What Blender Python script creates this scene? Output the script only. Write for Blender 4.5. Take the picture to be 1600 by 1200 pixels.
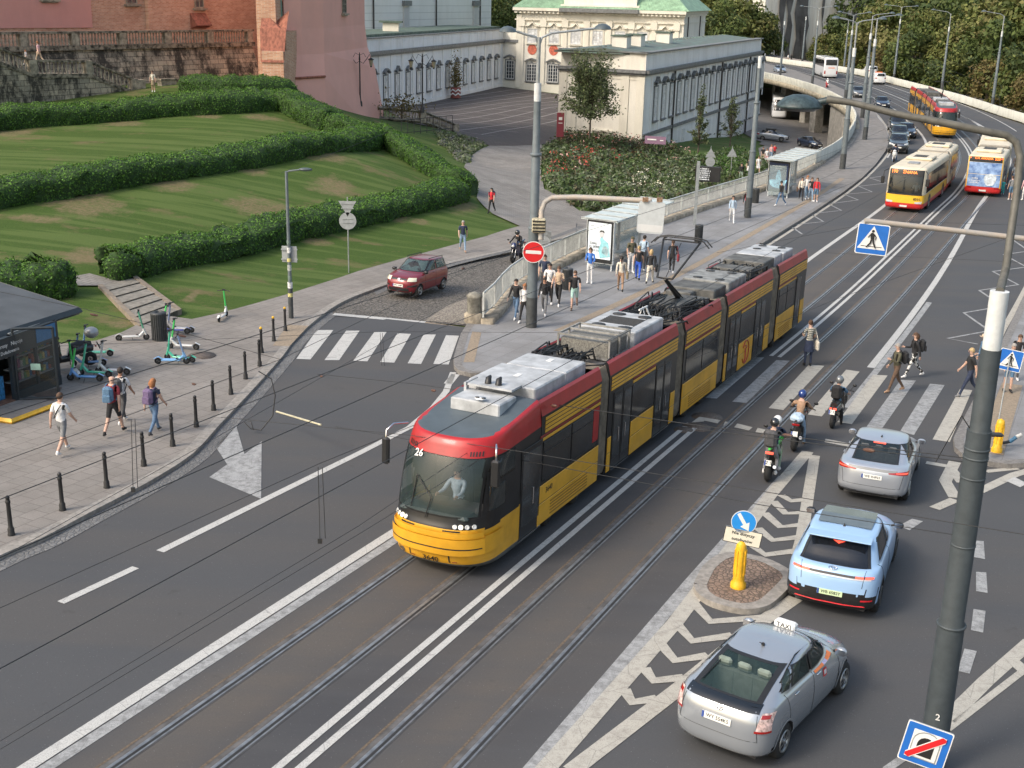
import bpy, bmesh, math, random
import numpy as np
from mathutils import Vector, Matrix
random.seed(7)
RAD=math.radians
scene=bpy.context.scene
for _o in list(bpy.data.objects): bpy.data.objects.remove(_o)
# ---------------------------------------------------------------- camera
F_PX=1919.74; PITCH=0.308333521; ROLL=0.0225876938; CAM_H=11.4208
PHI=0.447291771; GRADE=0.0391144
_cp,_sp=math.cos(PITCH),math.sin(PITCH)
_F=np.array([0,_cp,-_sp]); _R0=np.array([1.,0,0]); _U0=np.array([0,_sp,_cp])
_R=math.cos(ROLL)*_R0+math.sin(ROLL)*_U0; _U=-math.sin(ROLL)*_R0+math.cos(ROLL)*_U0
CAM=np.array([0,0,CAM_H])
cd=bpy.data.cameras.new('camera'); cam=bpy.data.objects.new('camera',cd); scene.collection.objects.link(cam)
cd.sensor_width=36; cd.lens=F_PX/1600*36; cd.clip_end=4000; cd.clip_start=.3
cam.matrix_world=Matrix(((_R[0],_U[0],-_F[0],0),(_R[1],_U[1],-_F[1],0),(_R[2],_U[2],-_F[2],CAM_H),(0,0,0,1)))
scene.camera=cam
# ---------------------------------------------------------------- light
SUN_EL=RAD(42); SUN_AZ=RAD(236)   # azimuth clockwise from +Y, where the sun stands
w=bpy.data.worlds.new('World'); scene.world=w; w.use_nodes=True
nt=w.node_tree; bg=nt.nodes['Background']; sky=nt.nodes.new('ShaderNodeTexSky')
sky.sky_type='NISHITA'; sky.sun_disc=False; sky.sun_elevation=SUN_EL; sky.sun_rotation=SUN_AZ
sky.air_density=1.6; sky.dust_density=5.0; sky.ozone_density=1.0
nt.links.new(sky.outputs[0],bg.inputs[0]); bg.inputs[1].default_value=0.15
sl=bpy.data.lights.new('sun','SUN'); sl.energy=1.2; sl.angle=RAD(12); sl.color=(1,.96,.90)
so=bpy.data.objects.new('sun',sl); scene.collection.objects.link(so)
_sd=Vector((math.sin(SUN_AZ)*math.cos(SUN_EL),math.cos(SUN_AZ)*math.cos(SUN_EL),math.sin(SUN_EL)))
so.rotation_euler=_sd.to_track_quat('Z','Y').to_euler(); so.location=(0,0,60)
scene.view_settings.view_transform='Standard'; scene.view_settings.look='None'
scene.view_settings.exposure=0.66; scene.view_settings.gamma=1
# ---------------------------------------------------------------- image point -> place
A2=np.array([math.sin(PHI),math.cos(PHI)]); B2=np.array([A2[1],-A2[0]])
def ray(x,y): return (x-800)*_R-(y-600)*_U+F_PX*_F
def zu(u):
 t=np.clip(np.asarray(u,float)-48,0,20)
 return -GRADE*np.minimum(u,48)-GRADE*(t-t*t/40)
def z_road(x,y): return zu(np.asarray(x)*A2[0]+np.asarray(y)*A2[1])
def at_z(px,py,z):
 d=ray(px,py); return CAM+d*((z-CAM_H)/d[2])
def at_D(px,py,D): return CAM+ray(px,py)*(D/F_PX)
def march(px,py,zf,h=0.):
 d=ray(px,py)/F_PX; t0=12.; t=t0; f=lambda t:(CAM[2]+d[2]*t)-float(zf(d[0]*t,d[1]*t))-h
 while t<400 and f(t)>0: t0=t; t*=1.03
 for _ in range(18):
  m=(t0+t)/2
  if f(m)>0: t0=m
  else: t=m
 return CAM+d*t
def at_r(px,py,h=0.): return march(px,py,z_road,h)
def uv(P): return (float(P[0]*A2[0]+P[1]*A2[1]),float(P[0]*B2[0]+P[1]*B2[1]))
def xy(u,v): return A2*u+B2*v
def proj(P):
 d=np.asarray(P,float)-CAM; z=d@_F; return (800+F_PX*(d@_R)/z,600-F_PX*(d@_U)/z,z)
# left of the road the land is a fitted surface
_ctl=[]
for q in [(0,880),(0,700),(0,620),(140,800),(200,620),(330,520),(350,660),(455,497),(480,560),(545,440),(600,480),(690,480),(640,425),(723,393),(800,400),(840,372),(120,560)]:
 d=ray(*q); a=np.array([A2[0],A2[1]]); t=-CAM_H/(d[2]+GRADE*(d[:2]@a)); _ctl.append(CAM+d*t)
for x,y,z in [(768,332,-3.05),(740,262,-3.55),(735,215,-3.95),(860,320,-3.25),(905,352,-3.1),(830,240,-3.75),(1000,335,-4.0),(1100,300,-4.5),(1169,276,-4.95),
  (600,162,-4.0),(690,150,-4.0),(782,136,-4.0),(873,213,-4.0),(990,120,-4.0),(900,170,-4.0),(740,190,-4.0),(870,250,-3.4),(980,232,-3.9),(1010,262,-4.2),(930,290,-3.3),(1080,262,-4.7),(1150,240,-5.6),(1185,232,-6.7),
  (1208,225,-8.4),(1265,230,-8.4),(1230,185,-9.2),(1200,160,-9.3),(1300,190,-9.2),
  (175,443,-.75),(170,425,-.75),(400,400,-1.45),(560,362,-1.6),(735,305,-1.9),(0,330,.45),(300,288,.6),(560,243,.6),(640,262,-.6),(690,232,-2.2),
  (0,208,1.5),(230,188,1.8),(450,175,2.0),(560,196,.6),(240,143,3.05),(90,125,3.1),(0,118,3.1),(410,132,3.6),(440,134,3.2),(520,166,1.5),(575,180,.2),(575,190,-.3),(640,198,-1.6),(705,202,-2.7),(0,470,-.9),(60,440,-.6)]:
 _ctl.append(at_z(x,y,z))
for P in [(30,-40,1),(-40,10,-.3),(-60,60,1.2),(-80,110,2.5),(-70,160,3),(-60,240,-2),(0,320,-7),(80,300,-8),(60,180,-9.2),(45,150,-8.8),(70,260,-9.3),(-40,-10,.2),(-20,0,.2)]: _ctl.append(np.array(P,float))
_ctl=np.array(_ctl); _c2=_ctl[:,:2]; _n=len(_ctl)
_K=lambda a,b: np.sqrt(((a[:,None,:]-b[None])**2).sum(-1)+9.)
_M=np.zeros((_n+3,_n+3)); _M[:_n,:_n]=_K(_c2,_c2)-np.eye(_n)*1.5; _M[:_n,_n]=1; _M[:_n,_n+1:]=_c2; _M[_n:,:_n]=_M[:_n,_n:].T
_W=np.linalg.solve(_M,np.concatenate([_ctl[:,2],[0,0,0]]))
def z_left(x,y):
 x=np.atleast_1d(np.asarray(x,float)); y=np.atleast_1d(np.asarray(y,float)); P=np.stack([x,y],1)
 r=_K(P,_c2)@_W[:_n]+_W[_n]+P@_W[_n+1:]
 return r if len(r)>1 else r[0]
def at_l(px,py,h=0.): return march(px,py,z_left,h)
# ---------------------------------------------------------------- materials
_mc={}
def M(name,col,rough=.6,metal=0.,var=.12,scale=6.,bump=0.,spec=.5,coat=0.,emit=0.,detail=4.,alpha=1.,trans=0.,stretch=None,col2=None,lo=.35,hi=.65):
 if name in _mc: return _mc[name]
 m=bpy.data.materials.new(name); m.use_nodes=True; n=m.node_tree.nodes; l=m.node_tree.links
 b=n['Principled BSDF']; b.inputs['Roughness'].default_value=rough; b.inputs['Metallic'].default_value=metal
 b.inputs['Specular IOR Level'].default_value=spec; b.inputs['Coat Weight'].default_value=coat; b.inputs['Coat Roughness'].default_value=.08
 c=list(col)+[1]
 if var>0 or bump>0 or col2:
  g=n.new('ShaderNodeNewGeometry'); src=g.outputs['Position']
  if stretch:
   mp=n.new('ShaderNodeMapping'); mp.inputs['Rotation'].default_value=(0,0,stretch[3] if len(stretch)>3 else 0); mp.inputs['Scale'].default_value=stretch[:3]; l.new(src,mp.inputs[0]); src=mp.outputs[0]
  t=n.new('ShaderNodeTexNoise'); t.inputs['Scale'].default_value=scale; t.inputs['Detail'].default_value=detail; t.inputs['Roughness'].default_value=.6; l.new(src,t.inputs['Vector'])
  r=n.new('ShaderNodeValToRGB'); r.color_ramp.elements[0].position=lo; r.color_ramp.elements[1].position=hi
  c1=[x*(1-var) for x in col]; c2=list(col2) if col2 else [min(1,x*(1+var)) for x in col]
  r.color_ramp.elements[0].color=c1+[1]; r.color_ramp.elements[1].color=c2+[1]
  l.new(t.outputs[0],r.inputs[0]); l.new(r.outputs[0],b.inputs['Base Color'])
  if bump>0:
   bp=n.new('ShaderNodeBump'); bp.inputs['Strength'].default_value=min(1,bump); bp.inputs['Distance'].default_value=.05; l.new(t.outputs[0],bp.inputs['Height']); l.new(bp.outputs[0],b.inputs['Normal'])
 else: b.inputs['Base Color'].default_value=c
 if emit>0: b.inputs['Emission Color'].default_value=c; b.inputs['Emission Strength'].default_value=emit
 if trans>0: b.inputs['Transmission Weight'].default_value=trans; b.inputs['IOR'].default_value=1.1
 if alpha<1: b.inputs['Alpha'].default_value=alpha
 _mc[name]=m; return m
class NT:
 "small node-building aid"
 def __init__(s,name,rough=.8,spec=.3):
  s.m=bpy.data.materials.new(name); s.m.use_nodes=True; s.n=s.m.node_tree.nodes; s.l=s.m.node_tree.links; s.b=s.n['Principled BSDF']
  s.b.inputs['Roughness'].default_value=rough; s.b.inputs['Specular IOR Level'].default_value=spec
  s.g=s.n.new('ShaderNodeNewGeometry'); s.pos=s.g.outputs['Position']; _mc[name]=s.m
 def map(s,rot=0,sc=(1,1,1),loc=(0,0,0),src=None):
  a=s.n.new('ShaderNodeMapping'); a.inputs['Location'].default_value=loc; a.inputs['Rotation'].default_value=(0,0,rot) if not isinstance(rot,tuple) else rot; a.inputs['Scale'].default_value=sc; s.l.new(src or s.pos,a.inputs[0]); return a.outputs[0]
 def noise(s,vec,scale,detail=3,rough=.55):
  t=s.n.new('ShaderNodeTexNoise'); t.inputs['Scale'].default_value=scale; t.inputs['Detail'].default_value=detail; t.inputs['Roughness'].default_value=rough; s.l.new(vec,t.inputs['Vector']); return t.outputs[0]
 def ramp(s,f,stops,interp='LINEAR'):
  r=s.n.new('ShaderNodeValToRGB'); cr=r.color_ramp; cr.interpolation=interp
  while len(cr.elements)<len(stops): cr.elements.new(.5)
  for e,(p,c) in zip(cr.elements,stops): e.position=p; e.color=(list(c)+[1]) if not isinstance(c,(int,float)) else (c,c,c,1)
  s.l.new(f,r.inputs[0]); return r.outputs[0]
 def mix(s,f,a,b,mode='MIX'):
  x=s.n.new('ShaderNodeMix'); x.data_type='RGBA'; x.blend_type=mode
  for i,v in ((0,f),(6,a),(7,b)):
   if isinstance(v,(int,float)): x.inputs[i].default_value=v if i==0 else (v,v,v,1)
   elif isinstance(v,(tuple,list)): x.inputs[i].default_value=list(v)+[1]
   else: s.l.new(v,x.inputs[i])
  return x.outputs[2]
 def math(s,op,a,b=0.):
  x=s.n.new('ShaderNodeMath'); x.operation=op
  for i,v in ((0,a),(1,b)):
   if isinstance(v,(int,float)): x.inputs[i].default_value=v
   else: s.l.new(v,x.inputs[i])
  return x.outputs[0]
 def brick(s,vec,c1,c2,mortar,bw,bh,ms=.01,off=.5,bias=0.):
  t=s.n.new('ShaderNodeTexBrick'); t.inputs['Color1'].default_value=list(c1)+[1]; t.inputs['Color2'].default_value=list(c2)+[1]; t.inputs['Mortar'].default_value=list(mortar)+[1]
  t.inputs['Scale'].default_value=1; t.inputs['Brick Width'].default_value=bw; t.inputs['Row Height'].default_value=bh; t.inputs['Mortar Size'].default_value=ms; t.offset=off; t.inputs['Bias'].default_value=bias
  s.l.new(vec,t.inputs['Vector']); return t.outputs[0],t.outputs[1]
 def vor(s,vec,scale,feat='F1'):
  t=s.n.new('ShaderNodeTexVoronoi'); t.feature=feat; t.inputs['Scale'].default_value=scale; s.l.new(vec,t.inputs['Vector']); return t.outputs
 def sep(s,vec):
  x=s.n.new('ShaderNodeSeparateXYZ'); s.l.new(vec,x.inputs[0]); return x.outputs
 def comb(s,x,y,z=0.):
  c=s.n.new('ShaderNodeCombineXYZ')
  for i,v in enumerate((x,y,z)):
   if isinstance(v,(int,float)): c.inputs[i].default_value=v
   else: s.l.new(v,c.inputs[i])
  return c.outputs[0]
 def bump(s,h,strength=.3,dist=.02):
  b=s.n.new('ShaderNodeBump'); b.inputs['Strength'].default_value=strength; b.inputs['Distance'].default_value=dist; s.l.new(h,b.inputs['Height']); s.l.new(b.outputs[0],s.b.inputs['Normal'])
 def out(s,c): s.l.new(c,s.b.inputs['Base Color']); return s.m
# ---------------------------------------------------------------- mesh building
def _v(a): return Vector((float(a[0]),float(a[1]),float(a[2])))
class MB:
 def __init__(s): s.v=[]; s.f=[]; s.m=[]; s.s=[]; s.T=None
 def add(s,vs,fs,m=0,smooth=False):
  o=len(s.v)
  if s.T is not None: vs=[tuple(s.T@_v(p)) for p in vs]
  else: vs=[(float(p[0]),float(p[1]),float(p[2])) for p in vs]
  s.v+=vs; s.f+=[tuple(i+o for i in f) for f in fs]; s.m+=[m]*len(fs); s.s+=[smooth]*len(fs); return s
 def box(s,c,d,m=0,rz=0.,bev=0.):
  x,y,z=d[0]/2,d[1]/2,d[2]/2
  if bev>0:
   b=min(bev,x*.9,y*.9,z*.9); pl=[(x-b,y),(x,y-b),(x,-y+b),(x-b,-y),(-x+b,-y),(-x,-y+b),(-x,y-b),(-x+b,y)][::-1]
   rings=[]
   for zz,k in ((-z,b),(-z+b,0),(z-b,0),(z,b)):
    rings.append([(math.copysign(abs(px)-k if abs(px)==x or 1 else px,px)*1.0 if False else px*(1-k/x),py*(1-k/y),zz) for px,py in pl])
   vs=[p for r in rings for p in r]; fs=[]
   for i in range(3):
    for j in range(8): fs.append((i*8+j,i*8+(j+1)%8,(i+1)*8+(j+1)%8,(i+1)*8+j))
   fs.append(tuple(range(7,-1,-1))); fs.append(tuple(range(24,32)))
  else:
   vs=[(i,j,k) for k in(-z,z) for j in(-y,y) for i in(-x,x)]
   fs=[(0,2,3,1),(4,5,7,6),(0,1,5,4),(2,6,7,3),(0,4,6,2),(1,3,7,5)]
  cr,sr=math.cos(rz),math.sin(rz)
  return s.add([(c[0]+p[0]*cr-p[1]*sr,c[1]+p[0]*sr+p[1]*cr,c[2]+p[2]) for p in vs],fs,m)
 def tube(s,pts,r,n=8,m=0,cap=True,smooth=True):
  P=[_v(p) for p in pts]; R=r if isinstance(r,(list,tuple)) else [r]*len(P); vs=[]; fs=[]
  up=None
  for i,p in enumerate(P):
   t=(P[min(i+1,len(P)-1)]-P[max(i-1,0)]); t=t.normalized() if t.length>1e-9 else Vector((0,0,1))
   if up is None: up=Vector((0,0,1)) if abs(t.z)<.9 else Vector((1,0,0))
   a=t.cross(up); a=a.normalized() if a.length>1e-6 else t.orthogonal().normalized(); b=a.cross(t).normalized(); up=b
   for k in range(n):
    q=p+(a*math.cos(2*math.pi*k/n)+b*math.sin(2*math.pi*k/n))*R[i]; vs.append(q)
  for i in range(len(P)-1):
   for k in range(n): fs.append((i*n+k,i*n+(k+1)%n,(i+1)*n+(k+1)%n,(i+1)*n+k))
  s.add(vs,fs,m,smooth)
  if cap: s.add(vs[:n],[tuple(range(n))],m); s.add(vs[-n:],[tuple(range(n-1,-1,-1))],m)
  return s
 def cyl(s,p,q,r,n=10,m=0,r2=None): return s.tube([p,q],[r,r if r2 is None else r2],n,m)
 def lathe(s,prof,c=(0,0,0),n=16,m=0,smooth=True,cap=True):
  vs=[];fs=[]
  for r,z in prof:
   for k in range(n): a=2*math.pi*k/n; vs.append((c[0]+r*math.cos(a),c[1]+r*math.sin(a),c[2]+z))
  for i in range(len(prof)-1):
   for k in range(n): fs.append((i*n+k,i*n+(k+1)%n,(i+1)*n+(k+1)%n,(i+1)*n+k))
  s.add(vs,fs,m,smooth)
  if cap:
   if prof[0][0]>1e-4: s.add(vs[:n],[tuple(range(n-1,-1,-1))],m)
   if prof[-1][0]>1e-4: s.add(vs[-n:],[tuple(range(n))],m)
  return s
 def ball(s,c,r,m=0,n=10,sc=(1,1,1),rot=None):
  vs=[];fs=[];k=max(4,n//2+1)
  for i in range(k+1):
   a=math.pi*i/k
   for j in range(n):
    b=2*math.pi*j/n; p=Vector((math.sin(a)*math.cos(b)*r*sc[0],math.sin(a)*math.sin(b)*r*sc[1],math.cos(a)*r*sc[2]))
    if rot is not None: p=rot@p
    vs.append(p+_v(c))
  for i in range(k):
   for j in range(n): fs.append((i*n+j,(i+1)*n+j,(i+1)*n+(j+1)%n,i*n+(j+1)%n))
  return s.add(vs,fs,m,True)
 def poly(s,pts,m=0): return s.add(pts,[tuple(range(len(pts)))],m)
 def prism(s,pl,z0,z1,m=0,mtop=None,bottom=True):
  n=len(pl); z0f=z0 if callable(z0) else (lambda x,y:z0); z1f=z1 if callable(z1) else (lambda x,y:z1)
  vs=[(x,y,z0f(x,y)) for x,y in pl]+[(x,y,z1f(x,y)) for x,y in pl]
  s.add(vs,[(i,(i+1)%n,n+(i+1)%n,n+i) for i in range(n)],m)
  s.add(vs[n:],[tuple(range(n))],m if mtop is None else mtop)
  if bottom: s.add(vs[:n],[tuple(range(n-1,-1,-1))],m)
  return s
 def plate(s,pts,nrm,th,m=0,mb=None):
  "flat polygon in space given a real thickness along -nrm"
  n=len(pts); P=[_v(p) for p in pts]; d=_v(nrm).normalized()*th; Q=[p-d for p in P]
  s.add(P,[tuple(range(n))],m); s.add(P+Q,[(i,n+i,n+(i+1)%n,(i+1)%n) for i in range(n)],m if mb is None else mb); s.add(Q,[tuple(range(n-1,-1,-1))],m if mb is None else mb); return s
 def text(s,txt,M4,size,m=0,align='CENTER',bold=False):
  vs,fs=text_mesh(txt,align); s.add([M4@(Vector(p)*size) for p in vs],fs,m); return s
 def obj(s,name,mats,parent=None,loc=None,rz=None,kind=None,label=None):
  me=bpy.data.meshes.new(name); me.from_pydata([tuple(p) for p in s.v],[],s.f)
  mats=mats if isinstance(mats,(list,tuple)) else [mats]
  for x in mats: me.materials.append(x)
  if len(s.f)==len(me.polygons):
   me.polygons.foreach_set('material_index',s.m); me.polygons.foreach_set('use_smooth',s.s)
  me.update(); o=bpy.data.objects.new(name,me); scene.collection.objects.link(o)
  if parent is not None: o.parent=parent
  if loc is not None: o.location=loc
  if rz is not None: o.rotation_euler=(0,0,rz)
  if kind: o['kind']=kind
  if label: o['label']=label
  return o
def split(b,name,mats,par,cap=100,label=None,kind_rest='stuff'):
 "one object for every separate piece of b (past cap pieces the farthest share one object)"
 n=len(b.v); pa=list(range(n))
 def fd(i):
  while pa[i]!=i: pa[i]=pa[pa[i]]; i=pa[i]
  return i
 key={}
 for i,v in enumerate(b.v):
  k=(round(v[0],3),round(v[1],3),round(v[2],3))
  if k in key: pa[fd(i)]=fd(key[k])
  else: key[k]=i
 for f in b.f:
  r=fd(f[0])
  for j in f[1:]: pa[fd(j)]=r
 G={}
 for q,f in enumerate(b.f): G.setdefault(fd(f[0]),[]).append(q)
 off=par.location if par is not None else Vector((0,0,0))
 def dist(fs): p=b.v[b.f[fs[0]][0]]; return (Vector(p)+off-Vector((0,0,CAM_H))).length
 gs=sorted(G.values(),key=dist); res=[]
 def mk(fs):
  m=MB(); mp={}
  for q in fs:
   t=[]
   for i in b.f[q]:
    if i not in mp: mp[i]=len(m.v); m.v.append(b.v[i])
    t.append(mp[i])
   m.f.append(tuple(t)); m.m.append(b.m[q]); m.s.append(b.s[q])
  return m.obj(name,mats,par,label=label)
 if len(gs)>cap:
  rest=[q for g in gs[cap:] for q in g]; gs=gs[:cap]; r=mk(rest); r['kind']=kind_rest
 for g in gs: res.append(mk(g))
 return res
_tm={}
def text_mesh(txt,align='CENTER'):
 k=(txt,align)
 if k not in _tm:
  c=bpy.data.curves.new('t','FONT'); c.body=txt; c.size=1; c.align_x=align; c.align_y='CENTER'; c.resolution_u=2; c.offset=.012
  o=bpy.data.objects.new('t',c); scene.collection.objects.link(o); dg=bpy.context.evaluated_depsgraph_get(); me=bpy.data.meshes.new_from_object(o.evaluated_get(dg))
  _tm[k]=([tuple(v.co) for v in me.vertices],[tuple(p.vertices) for p in me.polygons]); bpy.data.objects.remove(o); bpy.data.curves.remove(c); bpy.data.meshes.remove(me)
 return _tm[k]
def frame(o,xd,yd,off=0.):
 "matrix: local x along xd, local y along yd, origin o"
 x=_v(xd).normalized(); z=x.cross(_v(yd)).normalized(); y=z.cross(x); p=_v(o)+z*off
 return Matrix(((x.x,y.x,z.x,p.x),(x.y,y.y,z.y,p.y),(x.z,y.z,z.z,p.z),(0,0,0,1)))
def tag(o,label=None,cat=None,group=None,kind=None):
 if label: o['label']=label
 if cat: o['category']=cat
 if group: o['group']=group
 if kind: o['kind']=kind
 return o
def thing(name,label,cat,loc=(0,0,0),rz=0.,group=None):
 o=bpy.data.objects.new(name,None); scene.collection.objects.link(o); o.location=tuple(float(c) for c in loc); o.rotation_euler=(0,0,rz); o.empty_display_size=.2
 return tag(o,label,cat,group)
_kids={}
def dup(root,loc=None,rz=None,label=None,group=None,parent=None,scale=None):
 src=[root]+list(root.children_recursive); mp={}
 for o in src:
  c=o.copy(); scene.collection.objects.link(c); mp[o]=c
  if o is root: c.parent=parent
  else: c.parent=mp[o.parent]
 r=mp[root]
 if loc is not None: r.location=tuple(float(c) for c in loc)
 if rz is not None: r.rotation_euler=(0,0,rz)
 if scale: r.scale=scale if isinstance(scale,tuple) else (scale,)*3
 if label: r['label']=label
 if group: r['group']=group
 return r
def head(v): # heading angle for an object modelled facing +X
 return math.atan2(v[1],v[0])
RZ=math.pi/2-PHI  # +X model axis pointing down the road, away from the camera
# ---------------------------------------------------------------- draped sheets
def _clip(pl,ax,val,keep):
 out=[]; n=len(pl)
 for i in range(n):
  a,b=pl[i],pl[(i+1)%n]; ia=(a[ax]-val)*keep>=0; ib=(b[ax]-val)*keep>=0
  if ia: out.append(a)
  if ia!=ib:
   t=(val-a[ax])/(b[ax]-a[ax]); out.append((a[0]+(b[0]-a[0])*t,a[1]+(b[1]-a[1])*t))
 return out
def area(pl): return sum(pl[i][0]*pl[(i+1)%len(pl)][1]-pl[(i+1)%len(pl)][0]*pl[i][1] for i in range(len(pl)))/2
def drape(mb,pl,zf,cell=1.5,off=0.,m=0,rot=True):
 "lay a ground polygon over the surface zf, cut into cells of the shared grid"
 if rot: pl=[uv(p) for p in pl]
 else: pl=[(float(p[0]),float(p[1])) for p in pl]
 if area(pl)<0: pl=pl[::-1]
 u0=math.floor(min(p[0] for p in pl)/cell); u1=math.ceil(max(p[0] for p in pl)/cell)
 pts=[];fs=[]
 for i in range(u0,u1):
  s=_clip(pl,0,i*cell,1)
  if len(s)<3: continue
  s=_clip(s,0,(i+1)*cell,-1)
  if len(s)<3: continue
  v0=math.floor(min(p[1] for p in s)/cell); v1=math.ceil(max(p[1] for p in s)/cell)
  for j in range(v0,v1):
   q=_clip(s,1,j*cell,1)
   if len(q)<3: continue
   q=_clip(q,1,(j+1)*cell,-1)
   if len(q)<3 or abs(area(q))<1e-7: continue
   fs.append(tuple(range(len(pts),len(pts)+len(q)))); pts+=q
 if not pts: return mb
 a=np.array(pts)
 if rot: X=a[:,0]*A2[0]+a[:,1]*B2[0]; Y=a[:,0]*A2[1]+a[:,1]*B2[1]
 else: X,Y=a[:,0],a[:,1]
 Z=np.atleast_1d(zf(X,Y))+off
 if rot: fs=[f[::-1] for f in fs]
 mb.add(list(zip(X,Y,Z)),fs,m,True); return mb
def ribbon(pts,wd,zf,off,mb,m=0,step=1.5,closed=False):
 "strip of constant width along ground points"
 P=[np.array(p[:2],float) for p in pts]; Q=[P[0]]
 for a,b in zip(P,P[1:]):
  n=max(1,int(np.linalg.norm(b-a)/step))
  for k in range(1,n+1): Q.append(a+(b-a)*k/n)
 L=[];R_=[]
 for i,p in enumerate(Q):
  t=Q[min(i+1,len(Q)-1)]-Q[max(i-1,0)]; t/=np.linalg.norm(t)+1e-9; nn=np.array([-t[1],t[0]])*wd/2; L.append(p+nn); R_.append(p-nn)
 A=np.array(L+R_); Z=np.atleast_1d(zf(A[:,0],A[:,1]))+off; n=len(Q)
 mb.add([(A[i,0],A[i,1],Z[i]) for i in range(2*n)],[(n+i,n+i+1,i+1,i) for i in range(n-1)],m,True); return mb
def skirt(pts,zf,h0,h1,mb,m=0,step=1.5):
 P=[np.array(p[:2],float) for p in pts]; Q=[P[0]]
 for a,b in zip(P,P[1:]):
  n=max(1,int(np.linalg.norm(b-a)/step))
  for k in range(1,n+1): Q.append(a+(b-a)*k/n)
 A=np.array(Q); Z=np.atleast_1d(zf(A[:,0],A[:,1])); n=len(Q)
 vs=[(A[i,0],A[i,1],Z[i]+h0 if not callable(h0) else h0(A[i,0],A[i,1])) for i in range(n)]+[(A[i,0],A[i,1],Z[i]+h1) for i in range(n)]
 mb.add(vs,[(i,i+1,n+i+1,n+i) for i in range(n-1)],m,True); return mb
def spline(P,n=8):
 P=[np.array(p,float) for p in P]; out=[]
 for i in range(len(P)-1):
  a=P[max(i-1,0)];b=P[i];c=P[i+1];d=P[min(i+2,len(P)-1)]
  for k in range(n):
   t=k/n; out.append(.5*((2*b)+(-a+c)*t+(2*a-5*b+4*c-d)*t*t+(-a+3*b-3*c+d)*t**3))
 out.append(P[-1]); return out
# centre line of the street (between the two double lines), bending left on the viaduct
_cl=[(-30,-10.3),(0,-10.4),(15,-10.45),(35,-10.6),(56,-10.6),(86,-10.4),(99,-10.3),(112,-10.9),(126,-12.4),(144,-15.9),(165,-21.),(190,-28.8),(222,-41.),(254,-56.),(285,-73.),(330,-101)]
CL=spline([xy(*q) for q in _cl],6); CLu=[uv(p)[0] for p in CL]
def along(off,u0,u1):
 "ground points parallel to the centre line between stations u0 and u1"
 out=[]
 for i,p in enumerate(CL):
  t=CL[min(i+1,len(CL)-1)]-CL[max(i-1,0)]; t/=np.linalg.norm(t); q=p+np.array([t[1],-t[0]])*off; out.append(q)
 U=CLu; X=np.array(out); uu=[u0]+[u for u in U if u0<u<u1]+[u1]
 return [np.array([np.interp(u,U,X[:,0]),np.interp(u,U,X[:,1])]) for u in uu]
def on_track(off,u):
 a=along(off,u-.5,u+.5); p=np.array([(a[0][0]+a[-1][0])/2,(a[0][1]+a[-1][1])/2]); t=a[-1]-a[0]; return p,math.atan2(t[1],t[0])
# ---------------------------------------------------------------- ground materials
def m_asphalt():
 t=NT('asphalt',.82,.35); p=t.map(rot=PHI-math.pi/2); X=t.sep(p)
 big=t.noise(p,.25,4,.6); fine=t.noise(p,38,3,.7); st=t.noise(t.map(rot=PHI-math.pi/2,sc=(.06,1.6,1)),1.,4,.6)
 c=t.mix(big,(.062,.066,.074),(.090,.091,.094))
 c=t.mix(t.ramp(fine,[(.35,.0),(.7,1.)]),c,(.15,.15,.155)) if 0 else c
 v=t.math('MULTIPLY',X[1],-1.)   # across
 v01=t.math('DIVIDE',t.math('ADD',v,20.),20.)
 # brown dust between the rails, darker wheel paths beside them
 br=t.ramp(v01,[(.285,0),(.31,.25),(.345,.9),(.395,1),(.432,.2),(.455,.15),(.52,.35),(.56,.95),(.605,.35),(.64,.2),(.70,0)])
 br=t.math('MULTIPLY',br,t.ramp(st,[(.25,.35),(.7,1)]));
 fade=t.ramp(t.math('DIVIDE',X[0],140.),[(.66,1),(.85,.0)]); br=t.math('MULTIPLY',br,fade)
 dk=t.ramp(v01,[(.0,0),(.29,0),(.315,.4),(.345,.1),(.43,.75),(.5,.85),(.53,.5),(.58,.0),(.61,.8),(.645,.3),(.68,0),(.76,.0),(.8,.3),(.85,.0)])
 dk=t.math('MULTIPLY',dk,t.math('MULTIPLY',t.ramp(st,[(.3,.4),(.65,1)]),fade))
 c=t.mix(dk,c,(.036,.040,.050)); c=t.mix(t.math('MULTIPLY',br,.85),c,(.122,.102,.084))
 v2=t.ramp(t.noise(t.map(rot=PHI-math.pi/2,sc=(.03,.5,1)),1,3,.5),[(.42,0),(.62,.5)]); c=t.mix(t.math('MULTIPLY',v2,.75),c,(.108,.096,.085))
 sp=t.vor(p,16.)[0]; ss=t.ramp(sp,[(.0,1),(.10,1),(.14,0)]); k=t.ramp(t.noise(p,9,2),[(.5,0),(.6,1)]); c=t.mix(t.math('MULTIPLY',ss,t.math('MULTIPLY',k,.5)),c,(.34,.34,.35))
 c=t.mix(t.ramp(fine,[(.3,.45),(.75,0)]),c,(.05,.05,.052))
 d=t.ramp(t.noise(p,1.7,3,.7),[(.66,0),(.72,.35)]); c=t.mix(d,c,(.05,.048,.045))
 t.bump(fine,.35,.01); return t.out(c)
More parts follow.
